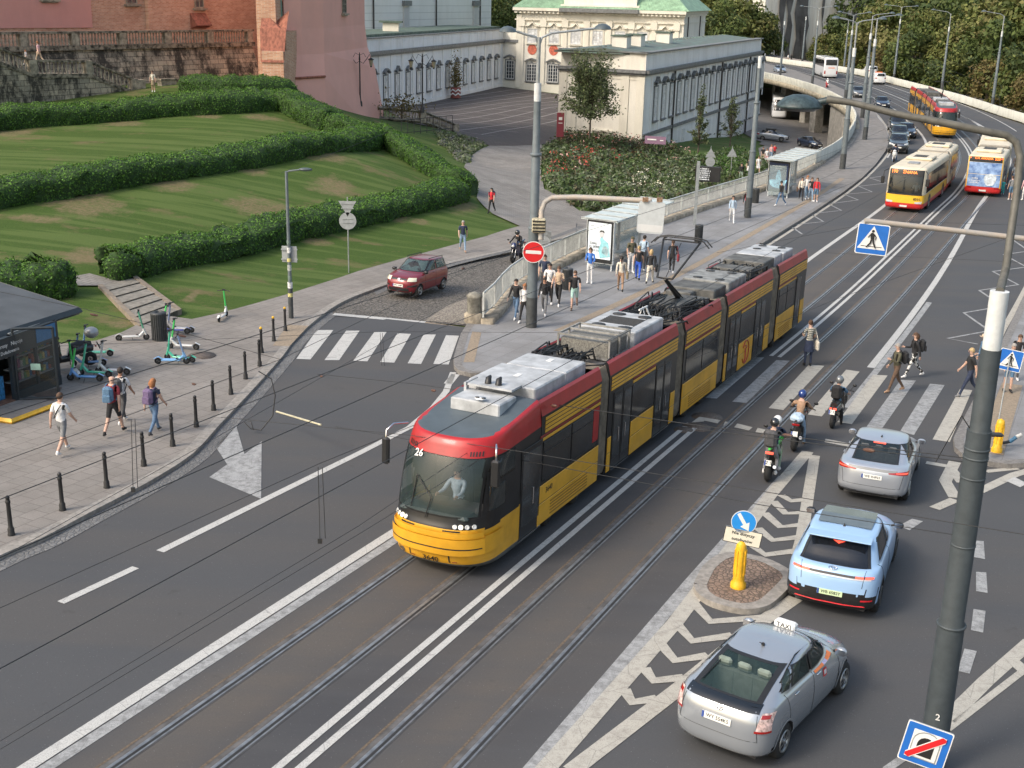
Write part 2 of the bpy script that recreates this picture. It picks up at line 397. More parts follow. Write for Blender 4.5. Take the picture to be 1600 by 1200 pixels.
def m_paver(name,c1,c2,mo,bw,bh,ms,rot,dirt=(.1,.09,.08),amt=.4,off=.5,bias=0.):
 t=NT(name,.85,.25); p=t.map(rot=rot); c,f=t.brick(p,c1,c2,mo,bw,bh,ms,off,bias)
 d=t.ramp(t.noise(p,.5,5,.65),[(.35,amt),(.62,0)]); c=t.mix(d,c,dirt); g=t.ramp(t.noise(p,30,3),[(.3,.3),(.7,0)]); c=t.mix(g,c,dirt)
 s=t.ramp(t.noise(p,2.3,3,.7),[(.68,0),(.74,.5)]); c=t.mix(s,c,dirt)
 t.bump(t.math('SUBTRACT',1.,f),.4,.01); return t.out(c)
def m_cobble(name,c1,c2,mo,sc,rot=0.):
 t=NT(name,.85,.25); p=t.map(rot=rot,sc=(sc,sc*.8,0.)); o=t.vor(p,1.); e=t.vor(p,1.,'DISTANCE_TO_EDGE')[0]
 X=t.sep(o[1]); c=t.mix(X[0],c1,c2); c=t.mix(t.ramp(e,[(.04,1),(.12,0)]),c,mo); n=t.ramp(t.noise(t.pos,.6,4),[(.35,.4),(.65,0)]); c=t.mix(n,c,[x*.5 for x in c1])
 t.bump(t.ramp(e,[(0,0),(.2,1)]),.6,.02); return t.out(c)
def m_grass(name,dry=.5):
 t=NT(name,.9,.15); p=t.pos; a=t.noise(p,1.6,5,.7); b=t.noise(p,14,4,.7)
 c=t.mix(a,(.058,.112,.020),(.105,.160,.034)); c=t.mix(t.ramp(b,[(.3,.8),(.7,0)]),c,(.035,.065,.014))
 mow=t.noise(t.map(rot=-.42,sc=(.08,1.1,.4)),1.,2,.5); c=t.mix(t.ramp(mow,[(.47,0),(.58,.55)]),c,(.135,.18,.055))
 d=t.ramp(t.noise(t.map(sc=(.22,.32,.2)),1.,6,.72),[(.60-.1*dry,0),(.68-.08*dry,.85)]); c=t.mix(d,c,(.17,.14,.07))
 d2=t.ramp(t.noise(t.map(sc=(.5,.7,.3),loc=(3,9,0)),1.,6,.75),[(.655,0),(.70,.9)]); c=t.mix(d2,c,(.24,.155,.1))
 ms=None; wob=t.noise(t.map(sc=(.9,.9,.9)),1.,5,.7); fib=t.noise(p,5,5,.75)
 for x,y,rx,ry in [(130,318,70,17),(270,288,36,10),(20,208,30,5),(195,192,34,5),(412,183,30,5),(392,266,32,6),(325,181,20,3),(520,290,34,15),(135,398,30,13),(392,320,44,11),(190,505,24,8),(300,461,8,10),(495,376,24,6),(610,335,32,9),(722,320,22,12),(512,243,45,6),(655,345,14,5),(60,340,50,6),(430,330,80,14)]:
  P=at_l(x,y); X=abs(at_l(x+rx,y)[0]-P[0]); Y=abs(at_l(x,y-ry)[1]-P[1])
  a=t.map(sc=(1/X,1/Y,0),loc=(-P[0]/X,-P[1]/Y,0)); v=t.n.new('ShaderNodeVectorMath'); v.operation='LENGTH'; t.l.new(a,v.inputs[0]); k=t.math('SUBTRACT',1.25,v.outputs['Value']); ms=k if ms is None else t.math('MAXIMUM',ms,k)
 mk_=t.math('ADD',t.math('MULTIPLY',ms,.55),t.math('MULTIPLY',t.math('SUBTRACT',wob,.5),1.5)); mk_=t.math('MULTIPLY',t.ramp(mk_,[(.0,0),(.35,1)]),t.ramp(fib,[(.36,.25),(.6,1)]))
 c=t.mix(mk_,c,t.mix(t.noise(p,3,4,.7),(.16,.13,.06),(.27,.20,.13)))
 c=t.mix(t.ramp(t.noise(p,60,2,.8),[(.35,.4),(.65,0)]),c,(.03,.045,.015)); t.bump(b,.6,.05); return t.out(c)
def m_paint(name,base=(.50,.495,.475),wear=.4,under=(.12,.12,.12)):
 t=NT(name,.7,.3); p=t.pos; n=t.noise(p,5,6,.75); f=t.noise(p,45,3,.7)
 c=t.mix(t.ramp(n,[(.56-.18*wear,0),(.80-.2*wear,.9*wear+.1)]),base,under); c=t.mix(t.ramp(f,[(.36,.55),(.5,0)]),c,under)
 cr=t.vor(t.map(sc=(1.3,1.3,1.3)),1.,'DISTANCE_TO_EDGE')[0]; c=t.mix(t.ramp(cr,[(0,.45),(.012,0)]),c,(.1,.1,.1)); return t.out(c)
ASPH=m_asphalt(); PAINT=m_paint('road_paint',wear=.25); PAINTW=m_paint('worn_road_paint',(.36,.365,.365),.75,(.14,.14,.14)); PAINTB=m_paint('beige_paint',(.44,.42,.37),.5,(.2,.18,.16))
SLAB=m_paver('sidewalk_slab',(.265,.245,.225),(.30,.275,.253),(.17,.155,.14),.5,.5,.012,PHI-math.pi/2,amt=.35)
PLAT=m_paver('platform_slab',(.255,.26,.268),(.295,.30,.31),(.19,.19,.195),.8,.8,.01,PHI-math.pi/2,amt=.3)
BRKP=m_paver('path_brick',(.33,.31,.285),(.27,.255,.24),(.19,.18,.165),.42,.22,.02,.3,amt=.45)
COURT=m_paver('courtyard_stone',(.095,.080,.074),(.125,.108,.10),(.06,.055,.05),.6,.4,.02,.5,(.07,.06,.058),amt=.5)
COBB=m_cobble('cobble',(.20,.185,.165),(.14,.13,.118),(.06,.055,.05),6.5,.4); COBL=m_cobble('pale_cobble',(.34,.30,.25),(.26,.235,.20),(.15,.13,.11),7.5)
COBI=m_cobble('island_cobble',(.30,.215,.165),(.23,.165,.13),(.12,.095,.075),9.)
KERB=M('kerb_stone',(.19,.18,.17),.8,var=.25,scale=9,bump=.2); KERBL=M('pale_kerb_stone',(.27,.25,.225),.8,var=.22,scale=7,bump=.2)
TACT=M('tactile_paving',(.27,.215,.155),.8,var=.2,scale=12); CONC=M('concrete',(.26,.245,.22),.85,var=.3,scale=1.6,bump=.3,detail=7)
GRASS=m_grass('lawn'); RAIL=M('rail_steel',(.30,.305,.31),.45,metal=.7,var=.25,scale=5); GROOVE=M('rail_groove',(.025,.024,.024),.7,var=.3)
RUST=M('rust_edge',(.12,.09,.065),.9,var=.3,scale=20)
#DIRT=M('bare_soil',(.16,.15,.065),.95,var=0,scale=2.2,bump=.5,detail=9,col2=(.27,.19,.125),lo=.42,hi=.56)
# ---------------------------------------------------------------- fence line, parapet line and road sheets
_fl=[(43.4,-22.2),(46,-22.9),(48.8,-23.8),(52,-24.5),(56.3,-24.97),(62.3,-25.3),(70,-25.1),(79.5,-24.3),(88.5,-23.3),(99.7,-22.65),(109,-22.9),(116,-23.15),(124.5,-23.9),(137,-25.6),(147.6,-27.5),(158,-30.05),(169,-33.1),(181,-37.4),(193,-42.2),(209,-50.2),(222,-58.2),(240,-71),(280,-104)]
FL=[xy(*q) for q in _fl]
_rp=[(60,14),(110,10),(140,1.0),(162,-10.5),(190,-21.1),(223,-35.6),(247,-46.6),(271.5,-65),(300,-86)]
RP=[xy(*q) for q in _rp]
b=MB(); gp=[(-1500,-300),(1500,-300),(1500,2500),(-1500,2500)]
b.poly([(x,y,-9.6) for x,y in gp]); b.obj('ground',M('park_ground',(.07,.085,.035),.95,var=.35,scale=.12,bump=.2,detail=8),kind='structure')
_e=[(735,512),(525,490),(470,500)]
asp=[xy(-20,30),xy(50,30),xy(60,14)]+RP[1:]+FL[::-1]+[at_r(*q)[:2] for q in _e]+[xy(44,-36),xy(-20,-36)]
b=MB(); drape(b,asp,z_road,1.5); b.obj('main_road',ASPH,kind='structure')
# left terrain: lawns, slope and everything the path and courtyard lie on
tp=[at_r(-300,1000)[:2],at_r(0,800)[:2],at_r(200,650)[:2],at_r(400,530)[:2],at_r(500,470)[:2],at_r(735,512)[:2]]+FL[:16]+[xy(172,-2),xy(330,-40),np.array([20,420.]),np.array([-110,420.]),np.array([-110,-10.])]
b=MB(); drape(b,tp,z_left,1.5,-.04); b.obj('grass_slope',GRASS,kind='structure')
def offset(P,d):
 out=[]
 for i,p in enumerate(P):
  t=P[min(i+1,len(P)-1)]-P[max(i-1,0)]; t=t/(np.linalg.norm(t)+1e-9); out.append(p+np.array([t[1],-t[0]])*d)
 return out
# left pavement
kerbL=[(-120,930),(0,870),(60,845),(129,808),(189,777),(240,749),(294,713),(336,668),(378,624),(434,562),(455,534),(490,502),(532,474),(593,450),(640,434),(688,417),(740,405),(796,394),(850,381),(900,369)]
KL=spline([at_l(x,y)[:2] for x,y in kerbL],4)
backL=[(900,350),(845,362),(812,356),(760,372),(700,388),(640,404),(560,427),(455,462),(400,478),(345,493),(300,503),(262,498),(222,508),(190,524),(150,537),(60,545),(-150,600)]
BL=[at_l(x,y)[:2] for x,y in backL]
b=MB(); drape(b,KL+BL,z_left,1.5,.12); b.obj('left_pavement',SLAB,kind='structure')
b=MB(); ribbon(KL,.32,z_left,.126,b); skirt(offset(KL,.16),z_left,-.25,.126,b); b.obj('left_kerb',KERBL,kind='structure')
b=MB(); ribbon(offset(KL,.38),.42,lambda x,y:np.maximum(z_road(x,y),z_left(x,y)),.010,b); b.obj('left_gutter',m_cobble('gutter_stone',(.20,.20,.20),(.16,.16,.16),(.12,.12,.12),9.),kind='structure')
# cobbled side street
cs=[at_l(x,y)[:2] for x,y in [(470,505),(525,490),(735,510)]]+FL[1:8]+[at_l(x,y)[:2] for x,y in [(985,345),(900,352)]]+KL[::-1][:44]
b=MB(); drape(b,[at_l(x,y)[:2] for x,y in [(520,492),(735,510)]]+FL[1:7]+[at_l(x,y)[:2] for x,y in [(955,358),(905,366),(850,381),(796,394),(740,405),(688,417),(640,434),(593,450),(550,467),(520,485)]],z_left,1.5,.014); b.obj('cobbled_side_street',COBB,kind='structure')
b=MB(); drape(b,[at_l(x,y)[:2] for x,y in [(664,502),(700,478),(745,462),(772,470),(752,500),(742,509)]],z_left,1.5,.03); b.obj('pale_cobble_apron',COBL,kind='structure')
# brick path up to the courtyard, path along the wall, courtyard
pathp=[(905,366),(860,370),(812,354),(770,335),(745,310),(748,285),(725,262),(735,245),(765,228),(848,226),(846,250),(845,275),(850,296),(880,310),(905,330),(950,334),(1000,332)]
b=MB(); drape(b,[at_l(x,y)[:2] for x,y in pathp]+[FL[8],FL[7],FL[6],FL[5]],z_left,1.5,.05)
drape(b,[FL[8],at_l(1000,332)[:2],at_l(1100,303)[:2],at_l(1165,283)[:2],at_l(1190,262)[:2],at_l(1185,232)[:2],at_l(1230,200)[:2],FL[13],FL[12],FL[11],FL[10],FL[9],FL[8],FL[7]],z_left,1.5,.05)
b.obj('brick_path',BRKP,kind='structure')
crt=[at_l(x,y)[:2] for x,y in [(765,228),(715,212),(700,202),(640,192)]]+[np.array([-18.5,166.]),np.array([-20.6,172.]),np.array([-3.,215.6]),np.array([22,205.]),np.array([4.7,141.]),at_l(878,225)[:2],at_l(848,226)[:2]]
b=MB(); drape(b,crt,z_left,1.5,.07); b.obj('courtyard',COURT,kind='structure')
b=MB()
d1=np.array([17.5,43.5]);d1/=np.linalg.norm(d1); d2=np.array([d1[1],-d1[0]]); o=np.array([-20.,170.])
for k in range(9):
 q0=o+d2*(2.0+k*3.0)+d1*(-22 if k>3 else -4); q1=o+d2*(2.0+k*3.0)+d1*46; ribbon([q0,q1],.22,z_left,.082,b)
for k in range(11):
 t=-22+k*6.2; ribbon([o+d1*t+d2*(2 if t>-5 else 10),o+d1*t+d2*28],.16,z_left,.080,b)
b.obj('courtyard_line',M('pale_stone_line',(.26,.24,.22),.8,var=.2),kind='structure')
# lower street under the viaduct
b=MB(); drape(b,[at_z(x,y,-8.2)[:2] for x,y in [(1190,225),(1185,236),(1235,250),(1290,243)]]+[xy(150,-27),xy(175,0),xy(270,-30),xy(290,-90),xy(230,-80)],z_left,1.5,.09); b.obj('lower_street',M('lower_asphalt',(.14,.13,.12),.85,var=.2,scale=.8,bump=.1),kind='structure')
# ---------------------------------------------------------------- platform and raised pavement of the tram street
nose=[(752,508),(737,509),(726,527),(719,550),(715,566),(716,577),(722,584),(737,588),(761,587)]
kp=[at_r(x,y)[:2] for x,y in nose]+[xy(u,v) for u,v in [(40.5,-18.2),(46,-17.9),(60,-17.75),(72,-17.7),(82,-17.66),(92,-17.75),(101.5,-18.06),(111,-18.7),(121.5,-19.7),(128,-20.55),(134,-21.6),(141,-23),(148.5,-24.6),(157,-26.8),(166,-28.7),(179,-32.1),(190.5,-35.56),(205,-41.0),(219.6,-46.67),(235,-53),(250.7,-59.8),(275,-72.8),(295,-86)]]
KP=kp
b=MB(); drape(b,kp[:14]+[xy(94,-17.8),xy(94,-22.95)]+FL[:9][::-1],z_road,1.5,.15)
b.obj('tram_platform',PLAT,kind='structure')
b=MB(); drape(b,[xy(94,-17.8),xy(94,-22.95)]+FL[9:]+kp[15:][::-1],z_road,1.5,.15)
b.obj('viaduct_pavement',M('pavement_asphalt',(.19,.18,.17),.85,var=.2,scale=1.5),kind='structure')
b=MB(); ribbon(kp,.3,z_road,.156,b); skirt(offset(kp,.15),z_road,-.2,.156,b); b.obj('platform_kerb',KERB,kind='structure')
b=MB(); ribbon([xy(u,v) for u,v in [(44,-19.1),(60,-18.95),(82,-18.86),(92,-18.95),(100,-19.2)]],.42,z_road,.158,b)
drape(b,[at_r(x,y,.15)[:2] for x,y in [(738,518),(752,520),(741,566),(724,566)]],z_road,1.5,.156)
drape(b,[at_l(x,y)[:2] for x,y in [(450,512),(482,514),(452,546),(426,545)]],z_left,1.5,.128)
drape(b,[xy(u,v) for u,v in [(37,-2.3),(37,-2.9+.5),(46,-2.4),(46,-1.7),(37,-1.6)]],z_road,1.5,.158)
b.obj('tactile_strip',TACT,kind='structure')
# right hand pavement, and the far outer pavement of the viaduct
rs=[at_r(x,y)[:2] for x,y in [(1497,692),(1499,706),(1510,717),(1541,726),(1570,730),(1620,726),(1700,715)]]+[xy(50,9),xy(110,9),xy(128,3),xy(146,-5)]+[xy(u,v) for u,v in [(130,-3.9),(118,-1.9),(100,-1.8),(85,-2.2),(70,-2.65),(62,-2.8),(52.4,-2.87),(45,-2.9)]]
b=MB(); drape(b,rs,z_road,1.5,.15); b.obj('right_pavement',PLAT,kind='structure')
kr=rs[11:]+rs[:6]; b=MB(); ribbon(kr,.3,z_road,.156,b); skirt(offset(kr,.15),z_road,-.2,.156,b); b.obj('right_kerb',KERB,kind='structure')
b=MB(); drape(b,[np.array(p) for p in along(9.6,140,325)]+RP[::-1][:6],z_road,1.5,.14); k2=along(9.6,140,325); skirt(k2,z_road,-.1,.146,b); b.obj('outer_pavement',M('pavement_asphalt_outer',(.26,.225,.2),.85,var=.2,scale=1.5),kind='structure')
# traffic island
isl=[(1094,913),(1102,896),(1112,882),(1138,867),(1187,873),(1222,889),(1232,899),(1230,908),(1204,934),(1187,944),(1159,947),(1120,938),(1099,925)]
IP=[at_r(x,y,.13)[:2] for x,y in isl]; IP.append(IP[0])
b=MB(); ribbon(spline(IP,3),.28,z_road,.136,b,1); skirt(offset(spline(IP,3),-.14),z_road,-.1,.136,b,1); drape(b,IP[:-1],z_road,1.5,.128); b.obj('traffic_island',[COBI,KERBL],kind='structure')
# ---------------------------------------------------------------- tram rails
b=MB()
for off in (-2.47,-1.035,.915,2.35):
 P=along(off,2,322); ribbon(P,.30,z_road,.006,b,1,1.); ribbon(P,.065,z_road,.016,b,0,1.);
 ribbon(offset(P,.065),.045,z_road,.012,b,2,1.); ribbon(offset(P,.11),.035,z_road,.015,b,0,1.); ribbon(offset(P,-.17),.05,z_road,.009,b,3,1.)
b.obj('tram_rails',[RAIL,M('rail_bed',(.095,.09,.088),.8,var=.35,scale=3),GROOVE,RUST],kind='structure')
# ---------------------------------------------------------------- road markings
def R_(pts): return [at_r(x,y)[:2] for x,y in pts]
mk=MB()
def bar(pts,m=0,h=.010): drape(mk,R_(pts),z_road,1.5,h,m)
def line(P,wd,m=0,h=.010): ribbon(P,wd,z_road,h,mk,m)
line(spline([xy(2,-13.98),xy(24,-14.08),xy(60,-14.15)]+[xy(68,-14.25),xy(88,-13.95),xy(101,-14.35),xy(114,-15.2),xy(131.8,-17.3),xy(148.4,-20.9),xy(165,-25.6),xy(190,-33)],5),.25,0)
line([xy(2,-13.72),xy(24,-13.80),xy(46,-13.86)],.24,1,.007)
line(along(-.15,2,35.4),.15); line(along(.17,2,35.4),.15)
line(along(-.15,45.6,150),.15); line(along(.17,45.6,150),.15)
line([xy(2,-7.0),xy(24,-6.99),xy(32,-6.9)],.3,1,.007)
line(spline([xy(46,-7.05),xy(70,-7.35),xy(93,-8.05),xy(117,-8.2),xy(131,-9.6),xy(148,-12.5),xy(170,-18.6)],5),.28,0)
line([xy(40,-6.75),xy(60,-6.85)],.25,1,.007)
line(R_([(95,942),(212,887)]),.2); line(R_([(250,862),(440,768),(560,709),(640,668),(676,638),(697,612),(708,582)]),.22)
line(R_([(712,585),(640,668)])[:1]+R_([(700,600)]),.3)
line(along(-7.3,118,330),.2,0); line(along(-3.9,168,330),.14); line(along(3.7,150,330),.16); line(along(7.1,150,330),.14); line(along(0,152,330),.16)
line(spline([xy(57,-17.35),xy(82,-17.3),xy(101,-17.7),xy(121,-19.2),xy(134,-21.2),xy(148,-24.1),xy(166,-28.6),xy(192,-36.2),xy(219,-45.9),xy(250,-59.0)],5),.2,2)
# hatched areas
line(R_([(850,1205),(1055,973),(1140,860),(1203,775),(1262,706)]),.34,2); line(R_([(893,1205),(1060,1077),(1150,1003),(1200,965),(1243,935)]),.34,2,.012); line(R_([(1246,868),(1253,840),(1262,780),(1273,712)]),.3,2,.012)
S5=lambda P:[(1040+.35*x,780+.35*y) for x,y in P]; S4=lambda P:[(520+.35*x,780+.35*y) for x,y in P]; S2=lambda P:[(1040+.35*x,380+.35*y) for x,y in P]
for P in [S5([(375,200),(445,250),(600,230)]),S5([(410,130),(478,185),(605,170)]),S5([(440,62),(512,125),(615,115)]),S5([(480,10),(535,65),(640,60)]),S2([(515,1125),(560,1152),(640,1145)]),
          S5([(120,460),(200,548),(440,530)]),S5([(45,555),(120,635),(300,610)]),S5([(-30,640),(42,722),(190,700)]),S4([(1390,755),(1433,812),(1570,798)]),S4([(1300,850),(1337,908),(1450,892)])]: line(R_(P),.26,2,.014)
for P in [[(1175,558),(1194,559),(1120,623),(1102,622)],[(1213,563),(1234,564),(1166,630),(1144,628)],[(1407,594),(1431,595),(1378,670),(1354,667)],[(1453,600),(1476,602),(1428,680),(1406,675)]]: bar(P,1)
for P in [[(1264,570),(1288,572),(1224,641),(1201,638)],[(1322,578),(1343,581),(1284,651),(1262,648)],[(1364,586),(1387,587),(1331,663),(1308,660)],[(1500,608),(1519,610),(1484,691),(1457,687)]]: bar(P,2)
for P in [[(495,516),(521,516),(485,562),(463,561)],[(541,517),(562,517),(530,563),(507,563)],[(585,519),(604,519),(574,565),(552,564)],[(621,521),(642,522),(616,567),(594,566)],[(662,523),(681,523),(658,569),(637,568)],[(697,524),(717,525),(701,570),(677,569)]]: bar(P,0)
for P in [[(1096,649),(1127,656),(1121,662),(1088,655)],[(1133,659),(1146,661),(1139,667),(1130,665)],[(1152,662),(1176,668),(1170,673),(1147,668)],[(1184,669),(1202,673),(1198,680),(1180,676)],[(1290,686),(1341,696),(1338,701),(1288,691)]]: bar(P,2)
bar([(369,665),(382,710),(409,690),(408,780),(327,746),(355,726),(336,697)],1)
bar([(1080,661),(1088,655),(1100,655),(1100,659)],2,.012)
line(R_([(1447,723),(1482,729)]),.28,2); line(R_([(1492,722),(1477,752),(1492,778)]),.34,2,.012); line(R_([(1460,795),(1492,781)]),.3,2,.014)
line(R_([(1488,735),(1503,755)]),.3,2,.014)
line(R_([(1530,768),(1585,742),(1610,735)]),.3,2); line(R_([(1540,737),(1590,732)]),.22,2); bar([(1572,752),(1585,746),(1605,756),(1594,762)],0,.014)
for P in [[(1404,822),(1425,811),(1442,815),(1421,829)],[(1521,845),(1537,846),(1539,874),(1521,871)],[(1525,894),(1541,895),(1543,927),(1525,924)],[(1521,952),(1540,955),(1536,989),(1517,985)],[(1507,1014),(1526,1018),(1515,1053),(1496,1049)]]: bar(P,1)
line(R_([(1480,1125),(1540,1065),(1610,1003)]),.3,2); line(R_([(1480,1140),(1610,1040)]),.15,2); line(R_([(1385,1203),(1425,1175)]),.15,1); line(R_([(1578,1030),(1605,1052)]),.3,2,.014)
S3=lambda P:[(1040+.35*x,.35*y) for x,y in P]; SB=lambda P:[(1280+.2*x,300+.2*y) for x,y in P]
line(R_(S3([(610,1046),(552,1006),(705,990),(646,955),(785,940),(728,911),(860,893),(797,868),(922,857),(862,832),(985,818),(912,795),(968,786)])),.13,1)
line(R_(SB([(1240,1190),(1005,1145),(1330,1085),(1130,945),(1365,905),(1400,870),(1250,770),(1555,725),(1355,622),(1620,587),(1440,490),(1640,462),(1520,380),(1640,365)])),.13,1)
line([xy(47,-3.25),xy(56,-3.2),xy(66,-3.0),xy(86,-2.6)],.25,2)
mk.obj('road_markings',[PAINT,PAINTW,PAINTB],kind='structure')
mk=MB(); q=R_([(521,492),(590,497),(664,503)]); ribbon(q,.4,z_left,.03,mk); ribbon(R_([(664,503),(735,511)]),.25,z_left,.03,mk,1); mk.obj('street_edge_line',[PAINT,TACT],kind='structure')
# manhole covers and patches
mk=MB()
for x,y,r in [(1088,668,.45),(1105,652,.5),(1068,672,.3)]:
 c=at_r(x,y); mk.lathe([(r,.0),(r,.014),(0,.014)],(c[0],c[1],c[2]),20)
c=at_l(315,556,.12); mk.lathe([(.5,0),(.5,.014),(0,.014)],(c[0],c[1],c[2]),20)
mk.obj('manhole_covers',M('cast_cover',(.11,.085,.07),.7,var=.4,scale=14),kind='structure')
# ================================================================ buildings
def zat(P,py,lo=-15,hi=60):
 for _ in range(40):
  m=(lo+hi)/2
  if proj((P[0],P[1],m))[1]>py: lo=m
  else: hi=m
 return (lo+hi)/2
def plaster(name,c,stain=(.3,.27,.22),amt=.35):
 t=NT(name,.88,.2); a=t.noise(t.map(sc=(.5,.5,.12)),1.,6,.7); b=t.noise(t.pos,.35,3,.6); f=t.noise(t.pos,18,3)
 x=t.mix(t.ramp(a,[(.45,0),(.75,amt)]),c,stain); x=t.mix(t.ramp(b,[(.35,.25),(.6,0)]),x,[k*.75 for k in c]); x=t.mix(t.ramp(f,[(.3,.2),(.6,0)]),x,stain); t.bump(f,.15,.02); return t.out(x)
def m_brickwall(name,rot,c1=(.50,.24,.145),c2=(.66,.39,.26),mo=(.58,.48,.39)):
 t=NT(name,.9,.2); p=t.map(rot=rot); X=t.sep(p); q=t.comb(X[0],X[2]); c,f=t.brick(q,c1,c2,mo,.34,.12,.014,.5,0.)
 n=t.noise(t.pos,.5,5,.7); c=t.mix(t.ramp(n,[(.42,0),(.7,.45)]),c,(.3,.16,.11)); n2=t.noise(t.pos,5,3); c=t.mix(t.ramp(n2,[(.55,0),(.75,.5)]),c,(.5,.33,.22)); t.bump(f,-.3,.02); return t.out(c)
def m_ashlar(name,rot):
 t=NT(name,.92,.2); p=t.map(rot=rot); X=t.sep(p); q=t.comb(X[0],X[2]); c,f=t.brick(q,(.48,.41,.31),(.28,.25,.20),(.07,.06,.05),.95,.42,.02,.5,.1)
 n=t.noise(t.map(sc=(.9,.9,.45)),1.,7,.75); c=t.mix(t.ramp(n,[(.43,0),(.56,.92)]),c,(.035,.033,.03)); n2=t.noise(t.pos,3,4,.7); c=t.mix(t.ramp(n2,[(.55,0),(.72,.55)]),c,(.42,.37,.29)); t.bump(f,-.4,.03); return t.out(c)
CREAM=plaster('sunlit_cream_plaster',(.80,.765,.68)); WHITEP=plaster('shaded_white_plaster',(.82,.815,.80)); BLUEP=plaster('shaded_pale_plaster',(.78,.79,.81)); CREAMD=plaster('cream_plaster_trim',(.76,.72,.62))  # warm cream tints in the sun on fronts, cooler tones the shaded sides
PINK=plaster('pink_plaster',(.78,.41,.34),(.64,.38,.32),.25); PINKD=plaster('red_plaster',(.68,.34,.29),(.48,.25,.22),.3)
COPPER=M('copper_roof',(.24,.38,.25),.6,var=.25,scale=1.2,stretch=(1,1,1)); COPD=M('dark_copper',(.085,.12,.095),.7,var=.35,scale=1.5); LEAD=M('lead_trim',(.16,.165,.165),.6,var=.25,scale=3)
GLASSD=M('window_glass',(.04,.048,.055),.08,var=0,spec=.8); WFRAME=M('window_frame_white',(.62,.62,.6),.5,var=.05); PIPE=M('dark_pipe',(.045,.04,.038),.5,var=.2)
STONED=M('dark_sandstone',(.10,.088,.07),.9,var=.65,scale=2.6,bump=.4,detail=8,lo=.38,hi=.6,col2=(.29,.25,.19)); STONEL=M('pale_sandstone',(.30,.26,.20),.9,var=.45,scale=2.5,bump=.3,detail=8)
TILE=M('roof_tile',(.27,.10,.065),.85,var=.35,scale=5,stretch=(1,1,.2),bump=.3)
CURT=M('curtained_glass',(.58,.59,.60),.3,var=.35,scale=1.5)
class Wall:
 "facade frame: s metres along, z up, o metres out of the wall"
 def __init__(s,O,E,zb):
  s.O=np.array(O[:2],float); d=np.array(E[:2],float)-s.O; s.L=float(np.linalg.norm(d)); s.d=d/s.L; s.n=np.array([s.d[1],-s.d[0]]); s.zb=zb; s.rot=math.atan2(s.d[1],s.d[0])
  if np.dot(s.n,-s.O)<0: s.n=-s.n
 def p(s,a,o,z): q=s.O+s.d*a+s.n*o; return (q[0],q[1],z)
 def s_at(s,px):
  lo,hi=-60.,s.L+80
  f=lambda a: proj(s.p(a,0,s.zb))[0]-px
  up=f(hi)>f(lo)
  for _ in range(40):
   m=(lo+hi)/2
   if (f(m)>0)==up: hi=m
   else: lo=m
  return (lo+hi)/2
 def slab(s,b,a0,a1,z0,z1,o0,o1,m=0):
  q=[s.p(a,o,z) for z in (z0,z1) for o in (o0,o1) for a in (a0,a1)]
  b.add(q,[(0,1,3,2),(4,6,7,5),(0,4,5,1),(2,3,7,6),(0,2,6,4),(1,5,7,3)],m); return b
_wc={}
def window(wl,par,a,z,w,h,nx=2,nz=4,hood=0,fm=None,sillm=None,lab=None,o=.02,pane=None):
 k=(pane.name if pane else '',round(w,2),round(h,2),nx,nz,hood,fm.name if fm else '',sillm.name if sillm else '')
 if k not in _wc:
  f=MB(); t=.09
  for x in (-w/2+t/2,w/2-t/2): f.box((x,-.05,h/2),(t,.1,h))
  for zz in (t/2,h-t/2): f.box((0,-.05,zz),(w-2*t,.1,t))
  for i in range(1,nx): f.box((-w/2+w*i/nx,-.035,h/2),(.055 if i*2!=nx else .1,.06,h-2*t))
  for j in range(1,nz): f.box((0,-.028,h*j/nz),(w-2*t,.035,.045))
  g=MB(); g.box((0,.005,h/2),(w-2*t,.02,h-2*t))
  s_=MB(); s_.box((0,-.14,-.1),(w+.5,.3,.14)); s_.box((0,-.08,-.22),(w+.2,.16,.1))
  hd=None
  if hood:
   hd=MB(); P=[]
   if hood==1: P=[(-w/2-.35,.55),(-w/4-.1,.62),(0,1.15),(w/4+.1,.62),(w/2+.35,.55)]
   else: P=[(-w/2-.35,.5),(-w/3,.85),(0,1.0),(w/3,.85),(w/2+.35,.5)]
   for (x0,z0),(x1,z1) in zip(P,P[1:]): hd.add([(x0,-.42,h+z0),(x1,-.42,h+z1),(x1,0,h+z1),(x0,0,h+z0),(x0,-.42,h+z0-.2),(x1,-.42,h+z1-.2),(x1,0,h+z1-.25),(x0,0,h+z0-.25)],[(0,1,2,3),(4,5,1,0),(7,6,5,4)])
   hd.box((0,-.06,h+.32),(.35,.12,.3)); hd.box((-w/2-.12,-.05,h/2),(.16,.1,h+.3)); hd.box((w/2+.12,-.05,h/2),(.16,.1,h+.3)); hd.box((0,-.05,h+.1),(w+.4,.1,.16))
  _wc[k]=(f,g,s_,hd,{})
 f,g,s_,hd,cache=_wc[k]
 def mk(nm,mb,mat,p):
  if nm not in cache: ob=mb.obj(nm,mat,p); cache[nm]=ob.data; return ob
  ob=bpy.data.objects.new(nm,cache[nm]); scene.collection.objects.link(ob); ob.parent=p; return ob
 ob=mk('window',f,fm or WFRAME,par); q=wl.p(a,o,z); pl=par.location; ob.location=(q[0]-pl.x,q[1]-pl.y,q[2]-pl.z); ob.rotation_euler=(0,0,math.atan2(-wl.n[0]*-1,wl.n[1]*-1) if 0 else math.atan2(wl.n[1],wl.n[0])+math.pi/2)
 mk('pane',g,pane or GLASSD,ob); mk('sill',s_,sillm or STONEL,ob)
 if hd: mk('window_hood',hd,sillm or STONEL,ob)
 return ob
def box_obj(name,mats,par,*slabs):
 b=MB()
 for wl,a in slabs: wl.slab(b,*a)
 return b.obj(name,mats,par)
